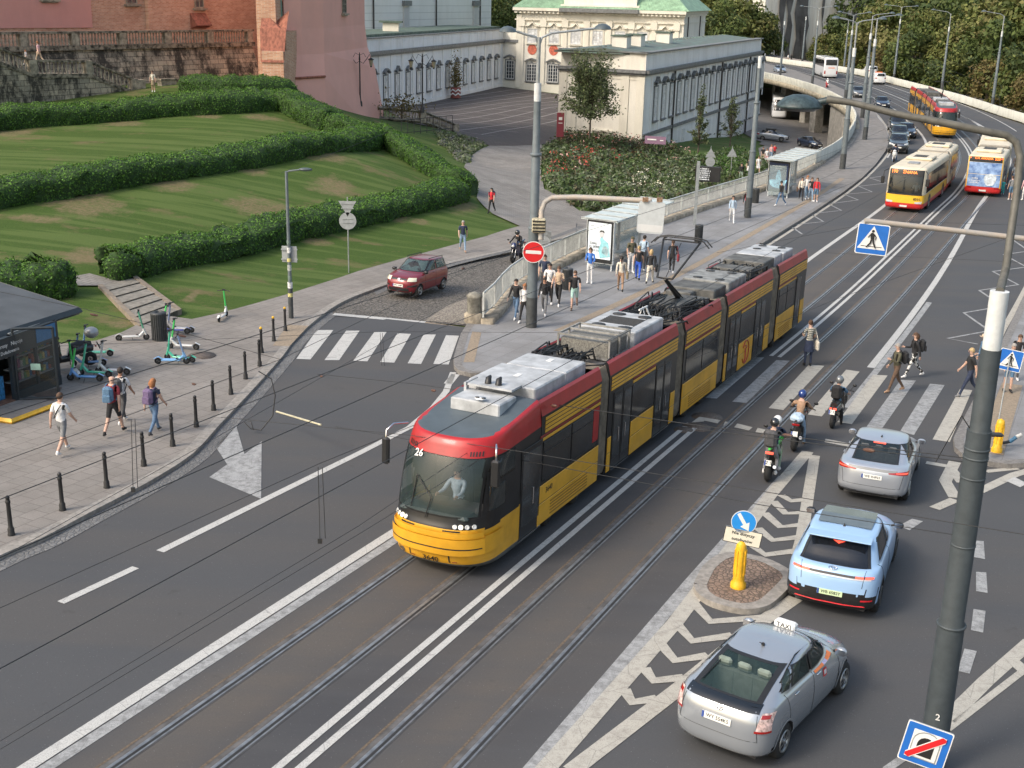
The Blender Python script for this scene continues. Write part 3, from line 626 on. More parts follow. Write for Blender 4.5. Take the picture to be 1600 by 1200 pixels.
# ---- pale wing on the left of the courtyard
W0=at_z(585,178,-4); W1=at_z(785,135,-4); wl=Wall(W0,W1,-4); zt=zat(W0,60.5); zc=zat(W0,81)
wing=thing('palace_wing','long pale grey palace wing with hooded windows along the left of the courtyard','palace wing')
L=wl.L
b=MB(); wl.slab(b,-22,L,-5.2,zt,-9,0); b.obj('wall',BLUEP,wing)
b=MB(); wl.slab(b,-22,L,zc-.35,zc+.05,0,.45); wl.slab(b,-22,L,zc-.6,zc-.35,0,.25); wl.slab(b,-22,L+.3,zt,zt+.14,-9,.2); b.obj('cornice',LEAD,wing)
b=MB(); wl.slab(b,-22,L,zt+.14,zt+.5,-9.2,-.6); b.obj('roof',COPD,wing)
b=MB(); wl.slab(b,-22,L,-4.6,-3.5,0,.14)
hs=(L-1.0)/14.0
a_list=[wl.s_at(x) for x in (584,601,618,633,648,663,677,693,711,727,740,753,763,774)]
a0=a_list[0]; st=(a_list[-1]-a0)/13
for i in range(-3,15): wl.slab(b,a0+st*(i-.5)-.28,a0+st*(i-.5)+.28,-3.5,zc-.6,0,.09)
for i in range(0,15): wl.slab(b,a0+st*(i-.5)-.02,a0+st*(i-.5)+.02,zc+.05,zt,0,.04)
split(b,'pilaster_band',WHITEP,wing)
for i in range(14): window(wl,wing,a0+st*i,-2.3,1.35,2.9,2,4,1+i%2,sillm=LEAD,pane=CURT)
b=MB(); c=wl.p(wl.s_at(655)-.5,-4,0); cc=at_D(657,44,proj((c[0],c[1],zt))[2]); b.box((c[0],c[1],zt+1),(2.2,1.6,1.2)); b.box((c[0],c[1],zt+1.75),(3.2,2.2,.25),1); b.obj('chimney',[CREAMD,COPD],wing)
# ---- palace main block at the end of the courtyard
az=math.atan2(wl.d[0],wl.d[1])+math.pi/2; pdv=np.array([math.sin(az),math.cos(az)])
P0=at_z(809,136.5,-4)[:2]; pw=Wall(P0,P0+pdv*43,-4); aR=pw.s_at(1062); pw.L=aR
pal=thing('palace','cream baroque palace with green copper roof at the end of the courtyard','palace')
ze=zat(P0,12.5);
b=MB(); pw.slab(b,0,aR,-5,ze,-24,0); sp=(pw.s_at(1034)-pw.s_at(830))/6; s0=pw.s_at(830)
b.obj('wall',CREAM,pal)
b=MB()
for i in range(-1,8):
 a=s0+sp*(i+.5)
 if a>aR-.3: continue
 pw.slab(b,a-.38,a+.38,-3.4,ze-1.6,0,.22); pw.slab(b,a-.55,a+.55,ze-2.9,ze-1.7,0,.36)
pw.slab(b,-.4,.45,-4,ze-1,-.1,.26); pw.slab(b,0,aR,-5,-3.3,0,.16); split(b,'pilaster',CREAMD,pal)
b=MB()
for k,(z0,z1,o) in enumerate([(ze-.35,ze+.12,1.0),(ze-.75,ze-.4,.55),(ze-1.9,ze-1.7,.3)]): pw.slab(b,-.6-o*.3,aR+o*.4,z0,z1,-24.5,o)
for i in range(int((aR+.5)/.72)): pw.slab(b,-.5+i*.72,-.5+i*.72+.34,ze-.75+.001,ze-.45,.55,.8)
b.obj('cornice',CREAMD,pal)
zr=ze+6; b=MB(); e=.9
lo=[pw.p(-e,e,ze+.14),pw.p(aR+e,e,ze+.14),pw.p(aR+e,-25,ze+.14),pw.p(-e,-25,ze+.14)]; hi=[pw.p(6,-7,zr),pw.p(aR-6,-7,zr),pw.p(aR-6,-18,zr),pw.p(6,-18,zr)]
b.add(lo+hi,[(0,1,5,4),(1,2,6,5),(2,3,7,6),(3,0,4,7),(4,5,6,7)])
for i in range(60):
 a=-e+(aR+2*e)*i/60; f=(a+e)/(aR+2*e); a2=6+(aR-12)*f; b.tube([pw.p(a,e,ze+.18),pw.p(a2,-7,zr+.04)],.05,4)
b.obj('roof',COPPER,pal)
at0,at1=pw.s_at(873),pw.s_at(993); b=MB(); pw.slab(b,at0,at1,ze-.4,ze+.22,0,1.5,1); pw.slab(b,at0+.5,at1-.5,ze+.2,ze+4,-2,.2); pw.slab(b,at0,at1,ze+.5,ze+.8,-.1,.5); b.obj('attic',[CREAM,LEAD],pal)
zs=zat(P0,128);
zw=zat(P0,126); hw_=zat(P0,99)-zw
for i in range(2): window(pw,pal,s0+sp*i,zw,1.75,hw_,4,5,2,sillm=LEAD)
for i in range(7): window(pw,pal,s0+sp*i,zat(P0,66.5),1.75,zat(P0,44)-zat(P0,66.5),3,5,1,sillm=CREAMD,pane=CURT)
b=MB()
for i in range(2):
 c=pw.p(s0+sp*i,.05,0); z=zat(P0,76.5)
 pts=[pw.p(s0+sp*i+.8*math.cos(k*math.pi/10),.06,z+.85*math.sin(k*math.pi/10)) for k in range(20)]; b.poly(pts)
split(b,'roundel',M('terracotta_roundel',(.50,.13,.08),.8,var=.35,scale=4),pal)
sw=Wall(pw.p(aR,0,0)[:2],np.array(pw.p(aR,-24,0)[:2]),-4)
b=MB()
for a in (3.2,16.5): q=sw.p(a,.2,0); b.cyl((q[0],q[1],-4),(q[0],q[1],ze-.7),.11,6)
b.obj('drainpipe',PIPE,pal)
for a in (6.,10.,14.): window(sw,pal,a,ze-6.6,1.3,2.6,2,4,0,sillm=CREAMD)
# low link between wing and palace
lk=Wall(W1,P0,-4); low=thing('link_building','short cream link with one window between the pale wing and the palace','building')
b=MB(); lk.slab(b,-1,lk.L+.5,-5,zt-.02,-6,.02); b.obj('wall',CREAM,low)
b=MB(); lk.slab(b,-.5,lk.L,zc-.4,zc+.04,.02,.4); lk.slab(b,-1,lk.L,zt-.02,zt+.1,-6,.2); b.obj('cornice',LEAD,low); window(lk,low,lk.L*.5,-2.6,1.6,3.0,3,5,2,sillm=LEAD,o=.04)
# ---- white wing on the right
C0=at_z(873,213,-4); zt2=zat(C0,77); C1=at_z(1010,84,zt2); C2=at_z(1190,60.8,zt2); C3=C0[:2]+(C2-C1)[:2]
fw=Wall(C0,C1,-4); rw=Wall(C1,C2,-4); zc2=zat(C1,111); zst=zat(C1,213)
wt=thing('palace_wing','long white palace wing with three black drainpipes above the flowerbed','palace wing')
b=MB(); b.prism([tuple(C0[:2]),tuple(C1[:2]),tuple(C2[:2]),tuple(C3)],-11,zt2-.01)
b.obj('wall',CREAM,wt)
b=MB(); rw.slab(b,0,rw.L,-11,zt2-.02,0,.03); b.obj('street_facade',WHITEP,wt)  # street side in cooler plaster, its shade put into the colour
b=MB()
for W_,o in ((fw,0),(rw,.03)):
 W_.slab(b,-.3,W_.L+.3,zc2-.28,zc2+.05,o,o+.5); W_.slab(b,-.2,W_.L+.2,zc2-.5,zc2-.28,o,o+.3); W_.slab(b,-.25,W_.L+.25,zt2,zt2+.14,-.8,o+.28)
rw.slab(b,0,rw.L,zst-.15,zst+.2,.03,.25); b.obj('cornice',LEAD,wt)
b=MB()
for a0_,a1_ in ((-.1,.9),(1.6,2.3),(fw.L-.95,fw.L+.05),(fw.L-2.9,fw.L-1.9),(fw.L*.36,fw.L*.36+.25)): fw.slab(b,a0_,a1_,-4.5,zc2-.5,0,.14)
fw.slab(b,0,fw.L,zc2-1.0,zc2-.8,0,.08); fw.slab(b,fw.L*.42,fw.L*.66,-3.0,-2.8,0,.3); fw.slab(b,fw.L*.45,fw.L*.63,-3.3,-3.0,0,.1); split(b,'pilaster',CREAMD,wt)
b=MB(); b.poly([rw.p(a,o,zt2+z) for a,o,z in ((.5,-.8,.02),(rw.L-.2,-.8,.02),(rw.L-.2,-5.5,.45),(.5,-5.5,.45))]); b.poly([rw.p(a,o,zt2+z) for a,o,z in ((.5,-fw.L+.2,.02),(.5,-5.5,.45),(rw.L-.2,-5.5,.45),(rw.L-.2,-fw.L+.2,.02))])
b.poly([rw.p(a,o,zt2+z) for a,o,z in ((.5,-.8,.02),(.5,-5.5,.45),(.5,-fw.L+.2,.02))]); rw.slab(b,.5,rw.L,zt2-.2,zt2-.05,-fw.L+.2,-.1)
for k in range(34): rw.slab(b,1+k*1.8,1.05+k*1.8,zt2+.4,zt2+.55,-5.6,-5.3)
b.obj('roof',M('patina_roof',(.16,.19,.17),.7,var=.3,scale=.9,detail=7,col2=(.14,.27,.22),lo=.5,hi=.78),wt)
for a in (rw.s_at(1010)+4.0,11.5,24.): b=MB(); q=rw.p(a,-4.6,0); b.box((q[0],q[1],zt2+.9),(1.7,1.7,1.3),0,rw.rot); b.box((q[0],q[1],zt2+1.6),(2.0,2.0,.14),1,rw.rot); b.obj('chimney',[CREAM,COPD],wt)
xs=[1018,1031,1043.5,1055.8,1066.5,1077.8,1089,1100,1110.9,1119.9,1128.9,1137.2,1144.2,1151.8,1158.8,1165.5,1173,1179,1185]
s1=rw.s_at(1018.5)+.3; s2=rw.s_at(1185.5);
for i in range(19):
 a=s1+(s2-s1)*i/18; window(rw,wt,a,zst+1.35,1.25,3.6,2,5,2 if i%2 else 1,sillm=LEAD,o=.05,fm=M('window_frame_pale',(.68,.68,.67),.6),pane=CURT)
 if i%2==0 or i>9: window(rw,wt,a,zst-2.6,1.1,1.9,2,3,0,sillm=LEAD,o=.05,fm=M('window_frame_pale',(.68,.68,.67),.6),pane=CURT)
b=MB()
for i in range(20): a=s1+(s2-s1)*(i-.5)/18; rw.slab(b,a-.25,a+.25,zst+.2,zc2-.5,.03,.1)
split(b,'pilaster_band',WHITEP,wt)
for x in (1047,1121,1165): b=MB(); q=rw.p(rw.s_at(x),.2,0); b.cyl((q[0],q[1],-9.5),(q[0],q[1],zc2-.2),.13,6); b.obj('drainpipe',PIPE,wt)
# ---- upper castle block behind the pale wing
ub=thing('castle_block','tall pale rusticated castle block rising behind the roof of the pale wing','castle')
U0=at_D(545,40,190); U1=at_D(767,45,236); uw=Wall(U0,U1,0)
t=NT('rusticated_plaster',.88,.2); X=t.sep(t.pos); gz=t.math('FRACT',t.math('MULTIPLY',X[2],.9)); gl=t.ramp(gz,[(0,.55),(.06,.55),(.1,0)]); nn=t.noise(t.map(sc=(.4,.4,.15)),1.,5,.6); RUST2=t.out(t.mix(gl,t.mix(t.ramp(nn,[(.4,0),(.7,.4)]),(.70,.70,.68),(.55,.54,.50)),(.33,.33,.32)))
b=MB(); uw.slab(b,-6,uw.L,0,22,-12,0); b.obj('wall',RUST2,ub)
b=MB(); uw.slab(b,-6,uw.L+.2,22,22.5,-12.3,.4); b.obj('cornice',LEAD,ub)
for x in (583,680,748): b=MB(); q=uw.p(uw.s_at(x),.22,0); b.cyl((q[0],q[1],zt),(q[0],q[1],21.9),.14,6); b.obj('drainpipe',PIPE,ub)
for x in (634,741): b=MB(); a=uw.s_at(x); uw.slab(b,a-.9,a+.9,zt,zat(uw.O+uw.d*a,9),0,.25); uw.slab(b,a-1.2,a+1.2,zat(uw.O+uw.d*a,9),zat(uw.O+uw.d*a,1),0,.6,1); b.obj('buttress_pier',[plaster('pier_plaster',(.55,.55,.55)),LEAD],ub)
# ---- retaining wall with balustrade, stairs
TZ=7.6; T0=at_z(-60,50.8,TZ); T1=at_z(393,46,TZ); tw=Wall(T0,T1,3)
ASH=m_ashlar('stained_ashlar',-tw.rot)
rtw=thing('retaining_wall','blackened sandstone retaining wall topped by a long stone balustrade below the brick castle','wall')
b=MB(); a1=tw.L
q=[tw.p(-6,1.2,1.5),tw.p(a1+.6,1.2,1.5),tw.p(a1,0,TZ-1.5),tw.p(-6,0,TZ-1.5),tw.p(-6,-3,1.5),tw.p(a1-2,-3,1.5),tw.p(a1-2,-3,TZ-1.5),tw.p(-6,-3,TZ-1.5)]
b.add(q,[(0,1,2,3),(1,5,6,2),(3,2,6,7),(4,7,6,5),(0,3,7,4)]); b.obj('wall_face',ASH,rtw)
def baluster_row(b,p0,p1,h=.95,sp=.30,m=0,r=.085):
 p0=np.array(p0,float);p1=np.array(p1,float); n=max(1,int(np.linalg.norm((p1-p0)[:2])/sp))
 for i in range(n):
  c=p0+(p1-p0)*(i+.5)/n; b.lathe([(r*.9,0),(r*.9,h*.08),(r*.5,h*.16),(r*1.15,h*.38),(r*.55,h*.68),(r*.5,h*.86),(r*.9,h*.92),(r*.9,h)],tuple(c),6,m,True,False)
b=MB(); tw.slab(b,-6,a1+.15,TZ-1.5,TZ-1.12,-.45,.25); tw.slab(b,-6,a1+.15,TZ-.17,TZ,-.32,.18); b.obj('coping',STONED,rtw)
b=MB(); nb=int((a1+6)/4.6)
for i in range(nb+1): a=a1-.3-i*4.6; tw.slab(b,a-.32,a+.32,TZ-1.12,TZ-.17,-.3,.16)
split(b,'pier',STONEL,rtw)
b=MB()
for i in range(nb): baluster_row(b,tw.p(a1-.65-i*4.6,-.07,TZ-1.12),tw.p(a1-.3-(i+1)*4.6+.35,-.07,TZ-1.12))
split(b,'baluster',STONEL,rtw)
b=MB(); tw.slab(b,-10,a1-1.5,TZ-1.7,TZ-1.45,-9,-.5); b.obj('terrace',SLAB,kind='structure')
# stairs in front: parapets with balustrade stepping down to the right
stw=Wall(tw.p(-5,4.2,0)[:2],tw.p(a1,4.2,0)[:2],3)
st_=thing('stone_stairs','dark sandstone staircase balustrade descending to the right in front of the retaining wall','stairs')
def pz(x,y): a=stw.s_at(x); return (a,zat(stw.O+stw.d*a,y))
K=[pz(-14,66),pz(54,93),pz(140,94),pz(209,122)]
b=MB();bb=MB();bp=MB();bw=MB()
for (a0_,z0_),(a1_,z1_) in zip(K,K[1:]):
 for (d0,d1_,o0,o1,mb_) in ((0,-.16,-.2,.2,b),(-1.05,-1.35,-.28,.28,b)):
  q=[stw.p(a,o,z+dz) for dz in (d1_,d0) for o in (o0,o1) for a,z in ((a0_,z0_),(a1_,z1_))]; mb_.add(q,[(0,1,3,2),(4,6,7,5),(0,4,5,1),(2,3,7,6),(0,2,6,4),(1,5,7,3)])
 baluster_row(bb,stw.p(a0_+.3,0,z0_-1.06),stw.p(a1_-.3,0,z1_-1.06),.92,.33)
 q=[stw.p(a,o,z) for o in (-.22,.22) for a,z in ((a0_,1.),(a1_,1.),(a1_,z1_-1.3),(a0_,z0_-1.3))]; bw.add(q,[(0,1,2,3),(4,7,6,5),(0,3,7,4),(1,5,6,2)])
for a_,z_ in K: stw.slab(bp,a_-.3,a_+.3,z_-1.1,z_-.03,-.26,.26)
a_,z_=pz(209,122); stw.slab(bp,a_,a_+1.0,z_-1.35,z_-.15,-.3,.3); a_,z_=pz(250,124); stw.slab(bp,a_,a_+1.5,z_-1.3,z_-.1,-.3,.3); stw.slab(b,a_-.1,a_+1.7,z_-.1,z_+.05,-.35,.35)
split(b,'handrail',STONED,st_); split(bb,'baluster',STONEL,st_); split(bp,'pier',STONEL,st_); bw.obj('wall_face',ASH,st_)
b=MB()
for i in range(26):
 f=i/26.; a_=K[0][0]+(K[3][0]-K[0][0]+.6)*(i+.5)/26; zz=np.interp(a_,[k[0] for k in K],[k[1] for k in K])-1.15; stw.slab(b,a_-.45,a_+.45,zz-.6,zz,-3.0,-.2)
b.obj('steps',STONEL,st_)
# ---- brick castle behind the terrace, with a plastered panel, windows and a stepped buttress
bw_=Wall(tw.p(-9,-5,0)[:2],tw.p(a1+3.4,-5,0)[:2],TZ-1.5); BRK=m_brickwall('castle_brick',-bw_.rot)
bc=thing('brick_castle','orange brick castle wall above the balustrade with small barred windows and a stepped corner buttress','castle')
aE=bw_.s_at(447)
b=MB(); bw_.slab(b,-6,aE,1,TZ+16,-10,0); b.obj('wall',BRK,bc)
ap=bw_.s_at(146); b=MB(); bw_.slab(b,-6,ap,zat(bw_.O+bw_.d*ap,43),TZ+16,0,.12); b.obj('plaster_panel',PINKD,bc)
a_=bw_.s_at(230); b=MB(); bw_.slab(b,a_,bw_.s_at(320),TZ-1.5,TZ+16,0,.5); b.obj('projecting_bay',BRK,bc)
for x,y,w_,o in ((210,6,1.15,.02),(309,12,1.0,.52),(82,-1,1.3,.14)): a_=bw_.s_at(x); window(bw_,bc,a_,zat(bw_.O+bw_.d*a_,y),w_,1.9,2,3,0,fm=STONEL,o=o)
a_=bw_.s_at(306); z_=zat(bw_.O+bw_.d*a_,20); b=MB()
b.add([bw_.p(a_-.9,.5,z_),bw_.p(a_+.9,.5,z_),bw_.p(a_+.9,1.5,z_-1.1),bw_.p(a_-.9,1.5,z_-1.1),bw_.p(a_-.9,.5,z_-1.4),bw_.p(a_+.9,.5,z_-1.4)],[(0,1,2,3),(3,2,5,4),(0,3,4),(1,5,2)]); b.obj('buttress_cap',TILE,bc)
# stepped corner buttress
g0=at_D(405,131,103.5)[:2]; g1=at_D(447,136,103.5)[:2]; gw=Wall(g0,g1,3); b=MB();bt=MB(); zA,zB,zC=zat(g1,17),zat(g1,50),zat(g1,78)
gl=gw.L
gw.slab(b,.45,gl,0,zC-.1,-5,.7); gw.slab(b,.2,gl,zC-.1,zB,-5,-.6); gw.slab(b,-.4,gl*.55,0,zA+1,-6,-1.6);
bt.add([gw.p(.4,.8,zC-1.0),gw.p(gl+.05,.8,zC-1.0),gw.p(gl+.05,-.6,zC+1.7),gw.p(.1,-.6,zC+1.7)],[(0,1,2,3)]); bt.add([gw.p(.1,-.5,zB-.2),gw.p(gl,-.5,zB-.2),gw.p(gl,-2.2,zA),gw.p(gl*.5,-2.2,zA-.9),gw.p(0,-2.2,zA)],[(0,1,2,3,4)])
b.obj('buttress',BRK,bc); bt.obj('buttress_cap',TILE,bc)
# ---- pink tower
E0=at_D(446,100,107)[:2]; E1=at_D(506,60,110)[:2]; E2=at_D(570,40,124)[:2]; ctr=(E0+E2)/2+np.array([-2,8.])
pt=thing('pink_tower','salmon pink castle tower with sloping base beside the pale wing','tower')
zk=zat(E1,62); b=MB()
def ring(z,k): return [tuple(np.array(p)+(np.array(p)-ctr)/np.linalg.norm(np.array(p)-ctr)*k)+(z,) for p in (E0,(E0*.55+E1*.45)+np.array([0,-.5]),E1,E2,E2+np.array([-2,14.]),E0+np.array([-3,14.]))]
R0_=[ring(26,0),ring(zk+1,0),ring(zk-1.2,.25),ring(zat(E1,120),1.0),ring(-5,2.6)]
vs=[p for r in R0_ for p in r]; fs=[(i*6+j,i*6+(j+1)%6,(i+1)*6+(j+1)%6,(i+1)*6+j) for i in range(4) for j in range(6)]; b.add(vs,fs); b.obj('wall',PINK,pt)
b=MB(); zz=zat(E1,118); rr=ring(zz,1.12);
for i in range(2): b.tube([rr[i],rr[i+1]],.11,6)
b.obj('string_course',TILE,pt)
tw2=Wall(E1,E2,0); a_=tw2.s_at(540); window(tw2,pt,a_,zat(tw2.O+tw2.d*a_,20.5),1.3,3.2,2,4,0,fm=STONEL,o=.03)
b=MB(); q=at_D(545,162,118.6); b.box((q[0],q[1],q[2]-.2),(.9,.35,1.3),0,tw2.rot); b.box((q[0]+.06,q[1]-.19,q[2]-.25),(.45,.12,.8),1,tw2.rot); b.obj('cellar_window',[WFRAME,GLASSD],pt)
b=MB(); q=E0+np.array([-.15,-.45]); b.tube([(q[0],q[1],20),(q[0],q[1],zat(q,95))],.12,6); b.obj('drainpipe',M('green_copper_pipe',(.16,.25,.2),.5),pt)
# ---- far building wrapped in torn sheeting and scaffold
fb=thing('wrapped_building','tall building wrapped in pale sheeting with dark torn strips beyond the viaduct','building')
F0=at_D(1188,105,330)[:2]; F1=at_D(1322,112,345)[:2]; F2=at_D(1405,112,400)[:2]; fw_=Wall(F0,F1,-6); fw2=Wall(F1,F2,-6)
t=NT('torn_sheeting',.9,.1); p=t.map(rot=-fw_.rot); X=t.sep(p); q=t.comb(t.math('MULTIPLY',X[0],.28),t.math('MULTIPLY',X[2],.012)); n=t.noise(q,1.6,5,.65); n2=t.noise(t.comb(t.math('MULTIPLY',X[0],1.2),t.math('MULTIPLY',X[2],.10)),1.,5,.7)
SHEET=t.out(t.mix(t.ramp(n2,[(.35,.0),(.7,.7)]),t.mix(t.ramp(n,[(.4,0),(.6,.6)]),(.70,.67,.60),(.80,.80,.80)),(.50,.47,.43)))
b=MB(); fw_.slab(b,0,fw_.L,-8,40,-25,0); b.obj('wall',SHEET,fb)
b=MB()
for x,w_ in ((1216,1.6),(1227,1.8),(1242,2.2),(1251,2.4),(1279,.4)):
 a=fw_.s_at(x); pts=[];
 for k in range(14): z=-5+k*3.2; pts.append(fw_.p(a-w_/2+.5*math.sin(k*1.7+x)-.15*k,.5,z))
 for k in range(13,-1,-1): z=-5+k*3.2; pts.append(fw_.p(a+w_/2+.5*math.sin(k*2.3+x)-.15*k,.5,z))
 for k in range(13): b.add([pts[k],pts[27-k],pts[26-k],pts[k+1]],[(0,1,2,3)])
split(b,'torn_strip',M('dark_netting',(.09,.088,.09),.9,var=.3,scale=.4),fb)
b=MB(); fw2.slab(b,0,fw2.L,-8,40,-25,0); b.obj('wall',plaster('scaffold_wall',(.66,.62,.58)),fb)
b=MB()
for k in range(14): z=-4+k*2.3; b.tube([fw2.p(0,1.3,z),fw2.p(fw2.L,1.3,z)],.09,4); fw2.slab(b,0,fw2.L,z-.9,z-.8,.2,1.3)
for k in range(20): a=fw2.L*k/19; b.tube([fw2.p(a,1.35,-6),fw2.p(a,1.35,28)],.08,4)
b.obj('scaffold',M('scaffold_tube',(.20,.19,.185),.6),fb)
for k in range(5):
 for j in range(3): window(fw2,fb,4+k*7.,4+j*5,2,2.8,2,2,0)
ab=thing('apartment_block','beige apartment block glimpsed through the far trees','building'); q=at_D(1172,8,420)
b=MB(); b.box((q[0],q[1],14),(26,14,40),0,.2); b.obj('wall',plaster('beige_far',(.55,.5,.42)),ab); b=MB()
for i in range(6):
 for j in range(8): b.box((q[0]-9+i*3.6,q[1]-7.8,4+j*3.2),(1.4,.8,1.6),0,.2)
split(b,'window',GLASSD,ab)
# ---- viaduct: retaining wall, deck edge, parapets, piers
va=thing('viaduct','concrete viaduct with pale parapets carrying the street over the lower street','bridge')
b=MB(); P=[p for p in FL[:18]]; Q=spline(P,3)
A=np.array(Q); zl=z_left(A[:,0],A[:,1])-2.2; zz=z_road(A[:,0],A[:,1])+.15; n=len(Q); In=np.array(offset(Q,.5))
vs=[(A[i,0],A[i,1],zl[i]) for i in range(n)]+[(A[i,0],A[i,1],zz[i]) for i in range(n)]+[(In[i,0],In[i,1],zz[i]+.003) for i in range(n)]
b.add(vs,[(i,i+1,n+i+1,n+i) for i in range(n-1)]+[(n+i,n+i+1,2*n+i+1,2*n+i) for i in range(n-1) if uv(Q[i])[0]<161],0,True); b.obj('retaining_wall',CONC,va)
b=MB()
for u in np.arange(112,162,2.4):
 i=min(range(n),key=lambda k:abs(uv(Q[k])[0]-u)); p=Q[i]; t_=Q[min(i+1,n-1)]-Q[max(i-1,0)]; a=math.atan2(t_[1],t_[0]); nn=np.array([-math.sin(a),math.cos(a)]); c=p+nn*.3
 b.box((c[0],c[1],-6.1),(.55,.7,6.6),0,a)
split(b,'rib',CONC,va)
P2=spline(FL[17:],3); n=len(P2); A=np.array(P2); B_=np.array(offset(P2,9.));
RPs=spline(RP[2:],3)
# slab edge and soffit
b=MB(); zt_=-2.25+.15
O_=np.array(offset(Q[-12:]+P2[1:],-.25)); n=len(O_); I_=np.array(offset(Q[-12:]+P2[1:],22.))
b.add([(x,y,zt_) for x,y in O_]+[(x,y,zt_-.75) for x,y in O_]+[(x,y,zt_-1.0) for x,y in np.array(offset(Q[-12:]+P2[1:],1.5))]+[(x,y,zt_-1.3) for x,y in I_]+[(x,y,zt_) for x,y in np.array(offset(Q[-12:]+P2[1:],.45))],
  [(i,i+1,n+i+1,n+i) for i in range(n-1)]+[(n+i,n+i+1,2*n+i+1,2*n+i) for i in range(n-1)]+[(2*n+i,2*n+i+1,3*n+i+1,3*n+i) for i in range(n-1)]+[(4*n+i,4*n+i+1,i+1,i) for i in range(n-1)],0,True)
b.obj('deck_slab',M('deck_concrete',(.33,.29,.215),.9,var=.35,scale=1.2,bump=.3,detail=7),va)
def parapet(name,P,inset,zoff,h,th,rail=True):
 b=MB(); A=np.array(offset(P,inset)); B_=np.array(offset(P,inset+th)); n=len(P); z=z_road(A[:,0],A[:,1])+zoff
 vs=[(A[i,0],A[i,1],z[i]) for i in range(n)]+[(A[i,0],A[i,1],z[i]+h) for i in range(n)]+[(B_[i,0],B_[i,1],z[i]+h) for i in range(n)]+[(B_[i,0],B_[i,1],z[i]) for i in range(n)]
 b.add(vs,[(k*n+i,k*n+i+1,(k+1)*n+i+1,(k+1)*n+i) for k in range(3) for i in range(n-1)]+[(0,n,2*n,3*n),(n-1,2*n-1,3*n-1,4*n-1)],0,True)
 return b.obj(name,PARA,va)
t=NT('parapet_paint',.75,.25); X=t.sep(t.pos); PARA=t.out(t.mix(t.ramp(t.noise(t.map(sc=(1,1,.3)),1.2,6,.7),[(.4,0),(.7,.6)]),(.56,.56,.50),(.36,.35,.30)))
Qn=[p for p in Q if uv(p)[0]>104]; parapet('parapet',Qn+P2[1:],-.1,.15,1.1,.14)
# rail bars on the parapet read as fine vertical ribs
b=MB(); pp=Qn+P2[1:]; A=offset(pp,-.2)
acc=0
for p0,p1 in zip(A,A[1:]):
 d=np.linalg.norm(p1-p0); k=int(d/.9)
 for j in range(k): c=p0+(p1-p0)*(j+.5)/max(1,k); b.box((c[0],c[1],float(z_road(c[0],c[1]))+.68),(.07,.07,1.0),0,math.atan2((p1-p0)[1],(p1-p0)[0]))
split(b,'baluster',PARA,va)
parapet('parapet',RPs,0,.14,1.05,.18)
b=MB()
for x,y in ((1226,186),(1273,213),(1258,196)): c=at_z(x,y,-9.2); b.box((c[0],c[1],-6.3),(1.5,1.5,6.0),0,.4)
for x,y in ((1210,165),(1240,172)): c=at_z(x,y,-9.2); b.box((c[0],c[1],-6.3),(1.0,1.0,6.0),0,.4)
split(b,'pier',CONC,va)
b=MB(); c=[xy(150,0),xy(200,-14),xy(240,-30),xy(262,-44)]
for p0,p1 in zip(c,c[1:]): b.add([(p0[0],p0[1],-9.8),(p1[0],p1[1],-9.8),(p1[0],p1[1],-3.3),(p0[0],p0[1],-3.3)],[(0,1,2,3)])
b.obj('abutment',M('dark_concrete',(.10,.09,.08),.9,var=.4,scale=.8),va)  # abutment wall in a darker concrete colour
# ---- balustrade and railing at the head of the courtyard steps
bl=thing('stone_balustrade','short weathered stone balustrade with sloping end by the courtyard entrance','balustrade')
g0,g1,g2=at_z(560,178,-.6),at_z(660,189,-1.6),at_z(712,205,-3.3)
b=MB();bb=MB();bp=MB()
def zp(P,py): return zat(P,py)
K3=[(g0[:2],zat(g0,165)),(g1[:2],zat(g1,173)),(g2[:2],zat(g2,194))]
for (p0,z0_),(p1,z1_) in zip(K3,K3[1:]):
 b.tube([(p0[0],p0[1],z0_-.07),(p1[0],p1[1],z1_-.07)],.17,4,0,True,False); b.tube([(p0[0],p0[1],z0_-1.1),(p1[0],p1[1],z1_-1.1)],.22,4,0,True,False); baluster_row(bb,(p0[0],p0[1],z0_-1.05),(p1[0],p1[1],z1_-1.05),.9,.33)
for p,z_ in K3: bp.box((p[0],p[1],z_-.6),(.6,.6,1.25),0,.5)
split(b,'handrail',STONED,bl); split(bb,'baluster',STONEL,bl); split(bp,'pier',STONEL,bl)
# ================================================================ vegetation
def leafm(name,c,var=.35,tl=.25):
 m=bpy.data.materials.new(name); m.use_nodes=True; n=m.node_tree.nodes; l=m.node_tree.links; b=n['Principled BSDF']
 b.inputs['Roughness'].default_value=.65; b.inputs['Specular IOR Level'].default_value=.25
 g=n.new('ShaderNodeNewGeometry'); r=n.new('ShaderNodeValToRGB'); r.color_ramp.elements[0].color=[x*(1-var) for x in c]+[1]; r.color_ramp.elements[1].color=[x*(1+var) for x in c]+[1]; l.new(g.outputs['Random Per Island'],r.inputs[0]); l.new(r.outputs[0],b.inputs['Base Color'])
 if tl>0:
  t=n.new('ShaderNodeBsdfTranslucent'); l.new(r.outputs[0],t.inputs[0]); mx=n.new('ShaderNodeMixShader'); mx.inputs[0].default_value=tl; o=n['Material Output']; l.new(b.outputs[0],mx.inputs[1]); l.new(t.outputs[0],mx.inputs[2]); l.new(mx.outputs[0],o.inputs[0])
 _mc[name]=m; return m
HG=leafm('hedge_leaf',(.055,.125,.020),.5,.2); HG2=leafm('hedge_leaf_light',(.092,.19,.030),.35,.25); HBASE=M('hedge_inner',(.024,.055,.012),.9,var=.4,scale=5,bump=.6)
BARK=M('bark',(.10,.08,.06),.9,var=.35,scale=6,bump=.4)
rng=np.random.default_rng(5)
